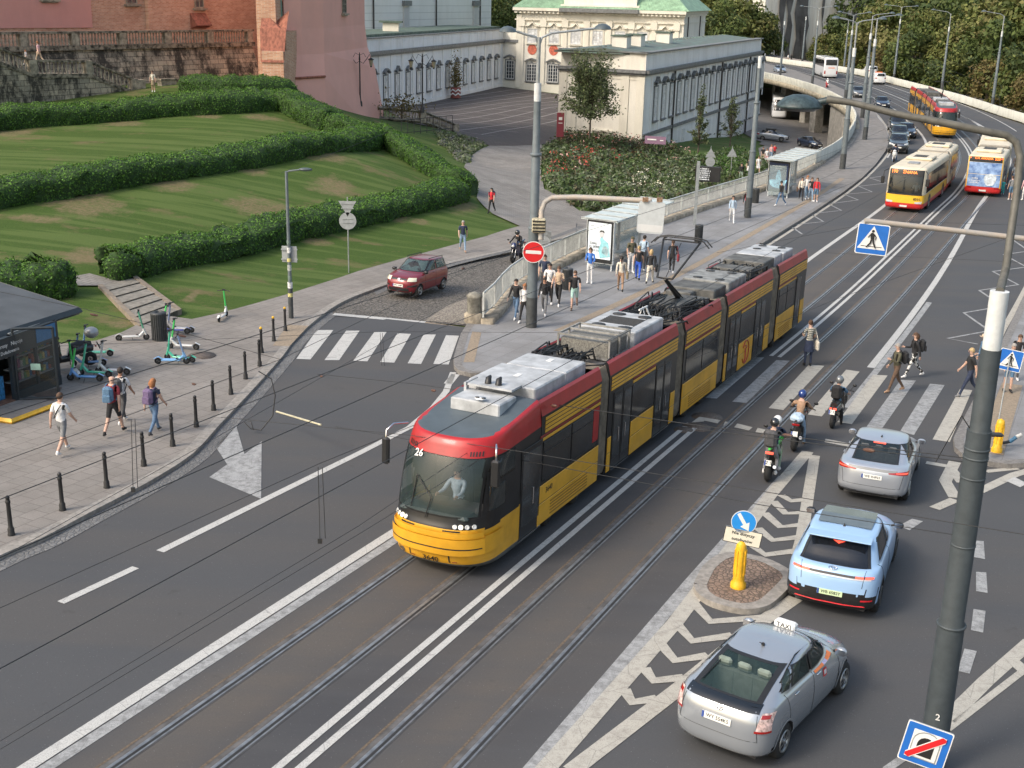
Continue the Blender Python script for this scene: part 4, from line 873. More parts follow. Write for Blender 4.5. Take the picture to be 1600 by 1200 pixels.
def leaves(b,C,N,size,m,up=.0,asp=.55):
 "C: points, N: preferred normals (or None); adds one little leaf-shaped quad at each"
 n=len(C)
 if n==0: return
 r=rng.normal(size=(n,3)); r/=np.linalg.norm(r,axis=1)[:,None]
 nn=r if N is None else N*1.0+r*.8
 nn/=np.linalg.norm(nn,axis=1)[:,None]+1e-9
 t=np.cross(nn,rng.normal(size=(n,3))); t/=np.linalg.norm(t,axis=1)[:,None]+1e-9; s=np.cross(nn,t)
 sz=(size*rng.uniform(.6,1.4,n))[:,None]
 V=np.stack([C-t*sz,C-s*sz*asp,C+t*sz,C+s*sz*asp],1).reshape(-1,3)
 o=len(b.v); b.v+=[tuple(v) for v in V.tolist()]; b.f+=[(o+4*i,o+4*i+1,o+4*i+2,o+4*i+3) for i in range(n)]
 if isinstance(m,int): b.m+=[m]*n
 else: b.m+=list(m)
 b.s+=[False]*n
def hedge(pts,wd,h,label,group='clipped hedges on the grass slope',side=1,dens=140,closed_end=True,hvar=.09):
 "pts: ground points of the camera-facing foot; the hedge stands wd metres deep behind it"
 P=spline([np.array(p[:2]) for p in pts],5); Q=[P[0]]
 for a,b_ in zip(P,P[1:]):
  n=max(1,int(np.linalg.norm(b_-a)/.45))
  for k in range(1,n+1): Q.append(a+(b_-a)*k/n)
 n=len(Q); A=np.array(Q); prof=[(0,0),(-.06,.35),(-.07,.75),(0,.93),(.12,1.0),(.5,1.03),(.88,1.0),(1.0,.93),(1.07,.75),(1.06,.35),(1,0)]
 vs=[];fs=[];m=len(prof); fade=lambda i:1-.0*(i==0)
 T=np.array([Q[min(i+1,n-1)]-Q[max(i-1,0)] for i in range(n)]); T/=np.linalg.norm(T,axis=1)[:,None]; NN=np.stack([-T[:,1],T[:,0]],1)*side
 sx=0
 for i in range(n):
  e=min(i,n-1-i); k=min(1,.55+.45*min(1,e/2.)); kw=k
  hh=h*(1+hvar*math.sin(i*.23+pts[0][0])+.05*rng.normal())*(k*.6+.4)
  for a,z in prof:
   aa=.5+(a-.5)*kw; j=rng.normal(size=3)*.085; q=A[i]+NN[i]*aa*wd+j[:2]; zg=0; vs.append([q[0],q[1],z*hh+j[2]])
 V=np.array(vs); zg=np.atleast_1d(z_left(V[:,0],V[:,1])); V[:,2]+=zg-.12
 for i in range(n-1):
  for j in range(m-1): fs.append((i*m+j,(i+1)*m+j,(i+1)*m+j+1,i*m+j+1))
 fs.append(tuple(range(m))); fs.append(tuple((n-1)*m+j for j in range(m-1,-1,-1)))
 root=thing('hedge',label,'hedge',tuple(V[0]),0,group); V=V-V[0]
 b=MB(); b.add(V,fs,0,True)
 tri=np.array([f for f in fs if len(f)==4]); a,bb,c,d=[V[tri[:,k]] for k in range(4)]; nr=np.cross(c-a,d-bb); ar=np.linalg.norm(nr,axis=1)/2; nr/=2*ar[:,None]+1e-9
 ctr=V.reshape(n,m,3).mean(1).repeat(m-1,0)[:len(tri)] if 0 else None
 cc=np.repeat(V.reshape(n,m,3).mean(1)[:-1],m-1,0); sg=np.sign(((a-cc)*nr).sum(1)); nr*=sg[:,None]
 cnt=rng.poisson(ar*dens); idx=np.repeat(np.arange(len(tri)),cnt); u,v=rng.random(len(idx))[:,None],rng.random(len(idx))[:,None]
 C=a[idx]*(1-u)*(1-v)+bb[idx]*u*(1-v)+c[idx]*u*v+d[idx]*(1-u)*v; C=C+nr[idx]*rng.uniform(-.04,.15,(len(idx),1))
 mm=np.where((nr[idx][:,2]>.5)&(rng.random(len(idx))<.75)|(rng.random(len(idx))<.25),1,0)  # upward leaves mostly take the paler green, top light put into colour
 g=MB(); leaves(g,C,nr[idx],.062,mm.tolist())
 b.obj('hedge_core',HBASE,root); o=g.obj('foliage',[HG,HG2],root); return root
L_=lambda *P:[at_l(x,y) for x,y in P]
hedge(L_((164,429),(192,440),(273,419),(350,406),(451,380),(520,364),(635,337),(700,322),(738,311)),1.55,1.12,'lowest clipped hedge, running from the small steps to the brick path','clipped hedges on the grass slope')
hedge(L_((-60,338),(0,325),(90,311),(175,297),(297,276),(437,254),(560,236),(606,231)),1.8,1.2,'middle clipped hedge crossing the whole grass slope')
hedge(L_((-60,212),(0,204),(77,197),(175,190),(259,182),(360,177),(462,173)),2.1,1.35,'upper clipped hedge below the stone staircase')
hedge(L_((278,146),(350,150),(420,154),(470,160)),1.6,1.5,'topmost clipped hedge at the foot of the ashlar wall')
hedge(L_((748,303),(718,290),(690,274),(660,255),(632,240),(606,233)),1.9,1.45,'short clipped hedge closing the lower lawn beside the brick path')
hedge(L_((606,228),(585,223),(560,216),(535,205),(508,196),(484,182),(464,170)),2.2,1.6,'clipped hedge descending the slope below the pink tower')
hedge(L_((-60,480),(0,474),(60,470),(100,465),(118,455)),1.9,1.35,'short clipped hedge behind the kiosk roof')
def crown_mesh(R,H,ncl,nl,ls,seed,mats,shape=1.,core=True,skew=.0):
 r=np.random.default_rng(seed); b=MB(); pts=[]
 for k in range(ncl):
  d=r.normal(size=3); d/=np.linalg.norm(d); q=r.uniform(.45,1.)**.6; zc=d[2]*q; w=1-.35*max(0,zc)*shape-.15*max(0,-zc); c=np.array([d[0]*R*q*w,d[1]*R*q*w,zc*H/2])
  pts.append((c,R*r.uniform(.22,.42)))
 allC=[];allN=[];mm=[]
 for c,cr in pts:
  n=int(nl*(cr/R/.32)**2); d=r.normal(size=(n,3)); d/=np.linalg.norm(d,axis=1)[:,None]; q=r.uniform(.55,1.05,n)[:,None]
  P=c+d*q*cr*np.array([1,1,.75]); allC.append(P); allN.append(d+np.array([0,0,.35])); k=r.integers(0,len(mats)) if r.random()<.6 else 0
  mm+=np.where(r.random(n)<.75,k,r.integers(0,len(mats),n)).tolist()
 C=np.concatenate(allC);N=np.concatenate(allN); N/=np.linalg.norm(N,axis=1)[:,None]
 leaves(b,C,N,ls,mm); return b,[p for p,_ in pts]
_tv={}
def tree_kind(key,R,H,th,ncl,nl,ls,seed,mats,shape=1.):
 b,cl=crown_mesh(R,H,ncl,nl,ls,seed,mats,shape); z0=th+H/2
 b.v=[(x,y,z+z0) for x,y,z in b.v]
 t=MB(); t.tube([(0,0,-.3),(.02*R,0,th*.5),(0,.03*R,th),(0,0,z0)],[R*.075,R*.06,R*.05,R*.025],7)
 r=random.Random(seed)
 for c in cl[::max(1,len(cl)//9)]: t.tube([(0,0,th*.75),(c[0]*.4,c[1]*.4,th+(c[2]+H/2)*.35),(c[0]*.9,c[1]*.9,z0+c[2]*.85)],[R*.035,R*.022,R*.008],5)
 _tv[key]=(b,t,mats)
 return key
LG=leafm('leaf_green',(.085,.115,.032)); LG2=leafm('leaf_olive',(.135,.150,.045)); LG3=leafm('leaf_dark',(.055,.080,.028)); LB=leafm('leaf_brown',(.145,.115,.045)); LB2=leafm('leaf_rust',(.165,.14,.05)); LY=leafm('leaf_yellowish',(.17,.16,.06))
tree_kind('green',6.5,13,4,46,125,.36,1,[LG,LG2,LG3]); tree_kind('dark',6.,12,3,42,120,.36,2,[LG3,LG,LG]); tree_kind('brown',6,12,4,42,115,.36,3,[LB,LG2,LB2]); tree_kind('light',6.5,13,4,46,120,.38,4,[LG2,LY,LG]); tree_kind('shrub',3.2,4.4,.3,22,110,.25,5,[LG2,LB2,LG],.5); tree_kind('bush',2.6,3.6,.2,22,110,.24,6,[LG,LG3],.4)
_tp={}
def plant_tree(key,P,sc,label,group=None,rz=0.,name='tree',cat='tree',scz=None):
 if key not in _tp:
  b,t,mats=_tv[key]; r=thing(name,label,cat,P,rz,group); b.obj('crown',mats,r); t.obj('trunk',BARK,r); _tp[key]=r
 else: r=dup(_tp[key],P,rz,label,group); r.name=name
 if not group and 'group' in r: del r['group']
 r['category']=cat; r.scale=(sc,sc,scz or sc); return r
GF='trees of the park beyond the viaduct'
desc={'green':'tall green broadleaf park tree in the dense stand beyond the viaduct','dark':'dark green park tree in the dense stand beyond the viaduct','brown':'park tree with rusty brown early autumn leaves beyond the viaduct','light':'light olive park tree in the dense stand beyond the viaduct','shrub':'yellowing shrub at the edge of the park behind the viaduct parapet','bush':'dark green bush at the edge of the park behind the viaduct parapet'}
rt=random.Random(11)
dmin=lambda px: float(np.interp(px,[1190,1240,1290,1340,1400,1500,1600,1700],[305,300,286,268,240,205,178,150]))
cnt=0
for row,(dd,step,kinds,s0_,s1_) in enumerate([(9,5.0,['shrub','bush','bush','shrub'],.8,1.3),(17,8.,['green','dark','light','green','brown','dark'],.72,.95),(36,9.,['green','light','brown','dark','green'],.95,1.2),(64,11.,['green','light','dark'],1.2,1.5),(100,13.,['green','dark','light'],1.6,1.9)]):
 px=1268+row*6
 while px<1680:
  D=dmin(px)+dd+rt.uniform(-3,3); z=-9.4 if row else -8.8
  P=at_z(px,50,z) if 0 else None
  d=ray(px,100); q=d[:2]/np.linalg.norm(d[:2]); c=np.array([q[0],q[1]])*D*1.02
  k=rt.choice(kinds)
  if row==1: k='brown' if (1290<px<1400 and rt.random()<.4) or (px>1560 and rt.random()<.15) else ('dark' if px<1480 and rt.random()<.5 else k)
  s=rt.uniform(s0_,s1_)
  if row and px<1345: s*=float(np.interp(px,[1268,1300,1345],[.42,.52,.95]))
  plant_tree(k,(c[0],c[1],z),s,desc[k],GF if k!='x' else None,rt.uniform(0,6)); cnt+=1
  px+=step*1920/D*rt.uniform(.8,1.15)
for k,(px,D,z,s,kd) in enumerate([(1128,300,-9.4,1.1,'green'),(1150,315,-9.4,1.2,'light'),(1175,320,-9.4,1.1,'green'),(1140,270,-9.4,.75,'dark'),(1168,275,-9.4,.55,'light'),(1185,330,-9.4,1.0,'light'),(1105,330,-9.4,1.3,'light')]):
 d=ray(px,60); q=d[:2]/np.linalg.norm(d[:2])*D; plant_tree(kd,(q[0],q[1],z),s,'leafy tree behind the right end of the palace','trees behind the palace',k*1.3)
for k,(px,D,s,kd) in enumerate([(782,262,.95,'green'),(800,270,1.0,'light'),(765,280,1.1,'green'),(792,250,.6,'dark')]):
 d=ray(px,30); q=d[:2]/np.linalg.norm(d[:2])*D; plant_tree(kd,(q[0],q[1],-5),s,'tree seen between the castle block and the palace','trees between castle and palace',k*1.7)
# slender tree before the white wing
def airy(px,py,H,R,th,ncl,nl,ls,mats,seed,label,up=1.,conic=0.,D=None):
 P=at_l(px,py) if D is None else at_D(px,py,D); r=np.random.default_rng(seed); root=thing('tree',label,'tree',P); t=MB(); g=MB(); t.tube([(0,0,-.2),(.03,0,th),(0,.04,th*1.3)],[.11,.08,.06],7)
 for k in range(ncl):
  a=r.uniform(0,6.28); q=r.uniform(.25,1.)**.7; zz=th*1.05+(H-th)*r.uniform(.08,1)**(1. if not conic else 1.2);
  f=(zz-th)/(H-th); w=R*q*(math.sin(min(1,f*1.35+.25)*math.pi*.85)**.7 if not conic else (1-f*.85)); e=np.array([math.cos(a)*w,math.sin(a)*w,zz])
  s_=np.array([0,0,th+(zz-th)*.35*r.random()]); mid=(s_+e)/2+np.array([0,0,.15*up])*(H-th)*.3*r.random(); pts=[s_,mid,e,e+(e-mid)*.35]
  t.tube(pts,[.035,.022,.012,.006],4,0,False)
  n=nl; tt=r.uniform(.35,1.15,n)[:,None]; C=mid+(e+(e-mid)*.3-mid)*tt+r.normal(size=(n,3))*R*.085; leaves(g,C,None,ls,r.integers(0,len(mats),n).tolist())
 t.obj('trunk',BARK,root); g.obj('crown',mats,root); return root
AL=leafm('airy_leaf',(.12,.15,.065),.4); AL2=leafm('airy_leaf_dark',(.075,.095,.045),.3)
airy(921,213,7.3,3.1,1.6,170,46,.125,[AL,AL2],3,'slender young tree with a loose crown before the white palace wing',D=124.)
airy(1090,246,6.4,1.25,1.2,46,26,.12,[AL,AL2],4,'narrow young tree beside the white wing, left of the sloping stairs',conic=1.)
airy(1140,232,5.6,1.6,1.2,46,26,.12,[AL,AL2],9,'small young tree by the black stair railing of the white wing',conic=.5)
# flowerbed
SH=leafm('shrub_leaf',(.085,.125,.045),.4); SH2=leafm('shrub_grey_leaf',(.17,.20,.125),.35); SH3=leafm('rose_leaf',(.095,.085,.05),.4); FR=leafm('red_bloom',(.42,.08,.06),.3,0); FP=leafm('pink_bloom',(.62,.38,.33),.3,0); FWH=leafm('white_bloom',(.66,.64,.52),.2,0); LVN=leafm('lavender',(.17,.17,.17),.3)
def bed(name,pxpoly,n,hf,mats,wts,ls,label,cat,seed):
 r=np.random.default_rng(seed); P=[at_l(x,y)[:2] for x,y in pxpoly]; A=np.array(P); mn,mx=A.min(0),A.max(0); pts=[]
 def inside(q):
  c=False; j=len(P)-1
  for i in range(len(P)):
   if (P[i][1]>q[1])!=(P[j][1]>q[1]) and q[0]<(P[j][0]-P[i][0])*(q[1]-P[i][1])/(P[j][1]-P[i][1])+P[i][0]: c=not c
   j=i
  return c
 while len(pts)<n:
  q=r.uniform(mn,mx)
  if inside(q): pts.append(q)
 g=MB(); Z=z_left(np.array(pts)[:,0],np.array(pts)[:,1])
 for q,z in zip(pts,Z):
  R_c=hf*r.uniform(.5,1.25); k=26; d=r.normal(size=(k,3)); d[:,2]=abs(d[:,2]); d/=np.linalg.norm(d,axis=1)[:,None]; C=np.array([q[0],q[1],z])+d*R_c*np.array([.75,.75,1.])*r.uniform(.6,1.05,(k,1))
  m0=r.choice(len(mats),p=wts); mm=np.where(r.random(k)<.8,m0,0); leaves(g,C,d,ls,mm.tolist())
 o=g.obj(name,mats,None); tag(o,label,cat,kind='stuff'); return o
bed('flowerbed',[(850,232),(905,216),(960,222),(1050,236),(1075,250),(1110,262),(1150,285),(1165,282),(1100,303),(1000,331),(950,332),(905,328),(880,309),(852,296)],1900,.75,[SH,SH2,SH3],[.45,.35,.2],.15,'dense planting of low grey-green and green shrubs covering the bank beside the brick path','planting',21)
bed('flowerbed',[(1075,250),(1110,250),(1150,235),(1180,250),(1200,262),(1190,268),(1165,282),(1120,270)],520,.85,[SH,SH2,HG],[.5,.2,.3],.15,'greener shrubs on the bank by the stairs of the white wing','planting',22)
bed('flowerbed',[(680,208),(705,212),(740,222),(758,228),(735,243),(722,256),(712,245),(690,228)],260,.55,[SH2,SH,LVN],[.5,.3,.2],.11,'lavender and grey shrubs on the small bank left of the path','planting',23)
bed('rose_bushes',[(872,222),(905,214),(960,222),(1040,236),(1065,245),(1010,246),(950,236),(880,232)],330,1.3,[SH3,SH,SH],[.4,.4,.2],.15,'taller dark rose bushes along the foot of the white wing','bushes',24)
bed('red_roses',[(855,240),(900,232),(960,240),(1060,252),(1050,262),(930,262),(880,285),(852,285)],34,.95,[FR,FR,FP],[.6,.2,.2],.11,'red rose blossoms scattered over the bank','flowers',25)
bed('white_roses',[(962,292),(1000,270),(1050,275),(1090,285),(1050,305),(990,308),(960,305)],55,.75,[FWH,FWH],[.5,.5],.07,'white rose blossoms low on the bank','flowers',26)
bed('pink_roses',[(885,224),(960,226),(1060,240),(1070,246),(960,234),(885,231)],34,1.5,[FP,FR,FP],[.5,.2,.3],.12,'pink rose blossoms at the top of the bank','flowers',27)
# ================================================================ vehicles
def paint(name,c,metal=.0,rough=.28): return M(name,c,rough,metal=metal,var=0,coat=.8)
BLK=M('black_plastic',(.018,.018,.019),.45,var=.1); RUB=M('tyre_rubber',(.02,.02,.02),.85,var=.2,scale=20); ALLOY=M('alloy',(.38,.39,.40),.3,metal=.8,var=.1,scale=10); DALLOY=M('dark_alloy',(.09,.09,.095),.35,metal=.6,var=.1)
CHR=M('chrome',(.6,.6,.62),.12,metal=1,var=0); TRED=M('tail_red',(.30,.012,.012),.2,var=0,coat=1); TLIT=M('tail_lit',(1.,.10,.06),.3,var=0,emit=.9); HLG=M('headlamp',(.55,.56,.55),.12,var=.2,scale=30,coat=1)
PLW=M('plate_white',(.72,.72,.68),.5,var=.03); PLG=M('plate_green',(.55,.68,.42),.5,var=.03); PLB=M('plate_blue',(.03,.07,.28),.5,var=0); INK=M('ink',(.015,.015,.015),.6,var=0); WHT=M('sign_white',(.72,.72,.71),.5,var=.04)
INT=M('cabin_interior',(.05,.05,.052),.8,var=.3,scale=4); SEAT=M('seat_cloth',(.10,.105,.11),.9,var=.2,scale=12); LED=M('led_orange',(1,.22,.03),.4,var=0,emit=1.3)
def glassm(name,c,a):
 if name in _mc: return _mc[name]
 m=M(name,c,.04,var=0,spec=.9,alpha=a); return m
GLS=glassm('vehicle_glass',(.02,.028,.03),.62); GLD=glassm('tinted_glass',(.008,.009,.012),.93); GLG=glassm('green_glass',(.03,.055,.05),.5)
def cat(vals,t):
 n=len(vals); i=min(int(t),n-2); f=t-i; a=np.array(vals[max(i-1,0)],float);b=np.array(vals[i],float);c=np.array(vals[i+1],float);d=np.array(vals[min(i+2,n-1)],float)
 m=lambda p,q,r:np.where((q-p)*(r-q)<=0,0,(r-p)/2)
 m0=m(a,b,c) if i>0 else (c-b); m1=m(b,c,d) if i<n-2 else (c-b)
 return (2*f**3-3*f**2+1)*b+(f**3-2*f**2+f)*m0+(-2*f**3+3*f**2)*c+(f**3-f**2)*m1
class Hull:
 def __init__(s,rings,df=1.5,dr=1.0,nf=2.8,nr=3.2,nt=56,ns=44,wheels=(),wr=.33,wy=.0,crown=.0,sub=16):
  s.R=rings; s.df,s.dr,s.nf,s.nr=df,dr,nf,nr; s.nt,s.ns=nt,ns; s.holes=[]; s.wh=wheels; s.wr=wr; s.crown=crown; s.sub=sub; s.T=len(rings)-1
 def ring(s,t): return cat(s.R,max(0,min(s.T-1e-6,t)))
 def caps(s,r):
  L=r[0]-r[2]; df=min(s.df,L*.5); dr=min(s.dr,L*.49); return df,dr
 def zz(s,r,x): f=(x-r[2])/(r[0]-r[2]+1e-9); return r[3]+(r[1]-r[3])*f
 def side(s,t,x,sg):
  r=s.ring(t); df,dr=s.caps(r); y=r[4]
  if x>r[0]-df: c=min(1,(x-(r[0]-df))/df); y=r[4]*max(0,1-c**s.nf)**(1/s.nf)
  elif x<r[2]+dr: c=min(1,((r[2]+dr)-x)/dr); y=r[4]*max(0,1-c**s.nr)**(1/s.nr)
  return Vector((x,y*sg,s.zz(r,x)))
 def end(s,t,y,front):
  r=s.ring(t); df,dr=s.caps(r); q=min(1,abs(y)/r[4])
  x=(r[0]-df)+df*(1-q**s.nf)**(1/s.nf) if front else (r[2]+dr)-dr*(1-q**s.nr)**(1/s.nr)
  return Vector((x,y,s.zz(r,x)))
 def P(s,kind,t,a):
  return s.end(t,a,kind=='F') if kind in 'FR' else s.side(t,a,1 if kind=='L' else -1)
 def pt_nrm(s,kind,t,a):
  p=s.P(kind,t,a); e=.02; q=s.P(kind,min(s.T-.001,t+e*2),a)-s.P(kind,max(0,t-e*2),a); w=s.P(kind,t,a+e)-s.P(kind,t,a-e)
  n=q.cross(w); n=n.normalized() if n.length>1e-9 else Vector((0,0,1))
  o=Vector({'F':(1,0,.3),'R':(-1,0,.3),'L':(0,1,.3),'S':(0,-1,.3)}[kind]);
  return p,(n if n.dot(o)>0 else -n)
 def patch(s,b,kind,C,eps=.006,m=0,nu=5,nv=10,scale=1.,thick=0.):
  if scale!=1.:
   ct=sum(c[0] for c in C)/4; ca=sum(c[1] for c in C)/4; C=[(ct+(c[0]-ct)*scale,ca+(c[1]-ca)*scale) for c in C]
  vs=[];ws=[]
  for i in range(nu+1):
   for j in range(nv+1):
    u,v=i/nu,j/nv; t=(C[0][0]*(1-v)+C[1][0]*v)*(1-u)+(C[3][0]*(1-v)+C[2][0]*v)*u; a=(C[0][1]*(1-v)+C[1][1]*v)*(1-u)+(C[3][1]*(1-v)+C[2][1]*v)*u
    p,n=s.pt_nrm(kind,t,a); vs.append(p+n*eps); ws.append(p+n*(eps-thick))
  g=[(i*(nv+1)+j,i*(nv+1)+j+1,(i+1)*(nv+1)+j+1,(i+1)*(nv+1)+j) for i in range(nu) for j in range(nv)]
  b.add(vs,g,m,True)
  return b
 def frame_patch(s,b,kind,C,k=.88,eps=.006,m=0,n=12):
  ct=sum(c[0] for c in C)/4; ca=sum(c[1] for c in C)/4; I=[(ct+(c[0]-ct)*k,ca+(c[1]-ca)*k) for c in C]
  for e in range(4):
   s.patch(b,kind,[C[e],C[(e+1)%4],I[(e+1)%4],I[e]],eps,m,1,n)
 def glass(s,par,kind,C,k=.88,name='window',gm=None,frame=True,fm=None):
  ct=sum(c[0] for c in C)/4; ca=sum(c[1] for c in C)/4; s.holes.append((kind,[(ct+(c[0]-ct)*(k+1)/2,ca+(c[1]-ca)*(k+1)/2) for c in C]))
  s.pend.append((par,kind,C,k,name,gm,fm))
 pend=None
 def hit(s,kind_pt):
  x,y,z,t,xm=kind_pt
  for k,C in s.holes:
   if k in 'FR':
    if (x>xm)!=(k=='F'): continue
    a=y
   else:
    if (y>0)!=(k=='L'): continue
    a=x
   r=s.ring(t); df,dr=s.caps(r)
   if k in 'FR' and not ((x>r[0]-df-.05) if k=='F' else (x<r[2]+dr+.05)): continue
   if k in 'LS' and abs(y)<.72*r[4]: continue
   c=False; j=3
   for i in range(4):
    if (C[i][1]>a)!=(C[j][1]>a) and t<(C[j][0]-C[i][0])*(a-C[i][1])/(C[j][1]-C[i][1]+1e-12)+C[i][0]: c=not c
    j=i
   if c: return True
  for wx in s.wh:
   if abs(y)>.55 and (x-wx)**2+(z-s.wr)**2<(s.wr*1.13)**2: return True
  return False
 def build(s,par,mats,name='body',zone=None):
  b=MB(); m=s.sub; rings=[]; ts=[s.T*i/s.nt for i in range(s.nt+1)]; ts[-1]-=1e-6
  for t in ts:
   r=s.ring(t); df,dr=s.caps(r); pts=[]
   for i in range(m+1):
    a=-math.pi/2+math.pi*i/m; c,sn=math.cos(a),math.sin(a); pts.append(((r[0]-df)+df*abs(c)**(2/s.nf),r[4]*math.copysign(abs(sn)**(2/s.nf),sn)))
   for i in range(1,s.ns): pts.append(((r[0]-df)+((r[2]+dr)-(r[0]-df))*i/s.ns,r[4]))
   for i in range(m+1):
    a=math.pi/2+math.pi*i/m; c,sn=math.cos(a),math.sin(a); pts.append(((r[2]+dr)-dr*abs(c)**(2/s.nr),r[4]*math.copysign(abs(sn)**(2/s.nr),sn)))
   for i in range(1,s.ns): pts.append(((r[2]+dr)+((r[0]-df)-(r[2]+dr))*i/s.ns,-r[4]))
   rings.append([(x,y,s.zz(r,x)) for x,y in pts])
  n=len(rings[0]); vs=[p for r in rings for p in r]; fs=[];ms=[]
  for i in range(s.nt):
   r=s.ring((ts[i]+ts[i+1])/2); xm=(r[0]+r[2])/2
   for j in range(n):
    k=(j+1)%n; q=[rings[i][j],rings[i][k],rings[i+1][k],rings[i+1][j]]; cx,cy,cz=[sum(p[d] for p in q)/4 for d in range(3)]
    if s.holes or s.wh:
     if s.hit((cx,cy,cz,(ts[i]+ts[i+1])/2,xm)): continue
    fs.append((i*n+j,i*n+k,(i+1)*n+k,(i+1)*n+j)); ms.append(zone(cx,cy,cz,(ts[i]+ts[i+1])/2) if zone else 0)
  o=len(b.v); b.add(vs,fs,0,True); b.m=ms[:]
  b.add(rings[0],[tuple(range(n-1,-1,-1))],0);
  # crowned lid
  top=rings[-1]; cx=sum(p[0] for p in top)/n; cz=sum(p[2] for p in top)/n; prev=top; K=4; vv=list(top); ff=[]
  for q in range(1,K+1):
   f=q/K
   cur=[(p[0]+(cx-p[0])*f,p[1]*(1-f),p[2]+(cz-p[2])*f*f+s.crown*(1-(1-f)**2)) for p in top]; vv+=cur
   for j in range(n): ff.append(((q-1)*n+j,(q-1)*n+(j+1)%n,q*n+(j+1)%n,q*n+j))
  zt=zone(cx,0,cz,s.T) if zone else 0
  b.add(vv,ff,zt,True)
  ob=b.obj(name,mats,par)
  for par_,kind,C,k,nm,gm,fm in s.pend:
   g=MB(); s.patch(g,kind,C,.004,0,6,12,k+.02); w=g.obj(nm,gm or GLS,par_); f=MB(); s.frame_patch(f,kind,C,k,.007); fo=f.obj('window_frame',fm or BLK,w)
  return ob
def wheel(par,x,y,r,w=.2,rim=None,n=5,loc=True):
 root=bpy.data.objects.new('wheel',None) if 0 else None
 t=MB(); prof=[(r*.62,-w/2),(r*.9,-w/2),(r,-w*.32),(r,w*.32),(r*.9,w/2),(r*.62,w/2),(r*.58,w*.3),(r*.58,-w*.3),(r*.62,-w/2)]
 t.lathe(prof,(0,0,0),24,0,True,False); t.T=None
 t.v=[(a,c,b_) for a,b_,c in t.v]
 o=t.obj('wheel',RUB,par,(x,y,r))
 m=MB(); sg=1 if y>0 else -1; m.lathe([(0,.0),(r*.62,.0)],(0,0,0),20,1,False,False)
 m.lathe([(r*.58,.0),(r*.63,.03),(r*.60,.055),(r*.55,.02)],(0,0,0),20,0,True,False); m.lathe([(0,.05),(r*.14,.045),(r*.16,0)],(0,0,0),10,0,True,False)
 for i in range(n):
  a=2*math.pi*i/n; ca,sa=math.cos(a),math.sin(a); p=[(.1,-.045),(.1,.045),(.58,.07),(.58,-.07)]
  m.add([(r*(u*ca-v*sa),r*(u*sa+v*ca),.035+.01*(u<.3)) for u,v in p],[(0,1,2,3)],0)
 m.v=[(a,c*sg+sg*w*.36,b_) for a,b_,c in m.v]; m.obj('rim',[rim or ALLOY,BLK],o); return o
def plate(par,M4,txt,mat=None,w=.52,h=.114,name='number_plate'):
 b=MB(); b.T=M4; b.box((0,0,-.004),(w,h,.014)); b.box((-w/2+.022,0,.005),(.04,h*.96,.005),1); b.T=None
 if txt: b.text(txt,M4@Matrix.Translation((.02,0,.0065)),h*.78,2)
 b.obj(name,[mat or PLW,PLB,INK],par)
def hull_frame(h,kind,t,a,eps=.012):
 p,n=h.pt_nrm(kind,t,a); x=Vector({'F':(0,1,0),'R':(0,-1,0),'L':(-1,0,0),'S':(1,0,0)}[kind]); x=(x-n*x.dot(n)).normalized(); y=n.cross(x); p=p+n*eps
 return Matrix(((x.x,y.x,n.x,p.x),(x.y,y.y,n.y,p.y),(x.z,y.z,n.z,p.z),(0,0,0,1)))
def mirror_pair(par,x,y,z,mat,s=1.):
 for sg in (1,-1):
  b=MB(); b.ball((x-.02,sg*(y+.13*s),z+.05*s),.1*s,0,10,(.75,1.15,.8)); b.cyl((x+.02,sg*(y-.03),z),(x,sg*(y+.06),z+.03),.025,6,1); b.box((x-.1*s,sg*(y+.13*s),z+.055*s),(.01,.17*s,.11*s),2); b.obj('wing_mirror',[mat,BLK,CHR],par)
def settle(r,hd,zf=None,L=1.3):
 "tilt an object to the slope of the surface below it"
 zf=zf or z_road; x,y=r.location.x,r.location.y; c,s=math.cos(hd),math.sin(hd)
 gx=(float(zf(x+c*L,y+s*L))-float(zf(x-c*L,y-s*L)))/(2*L); gy=(float(zf(x-s,y+c))-float(zf(x+s,y-c)))/2
 X=Vector((c,s,gx)).normalized(); Y=Vector((-s,c,gy)); Z=X.cross(Y).normalized(); Y=Z.cross(X)
 r.rotation_euler=Matrix(((X.x,Y.x,Z.x),(X.y,Y.y,Z.y),(X.z,Y.z,Z.z))).to_euler()
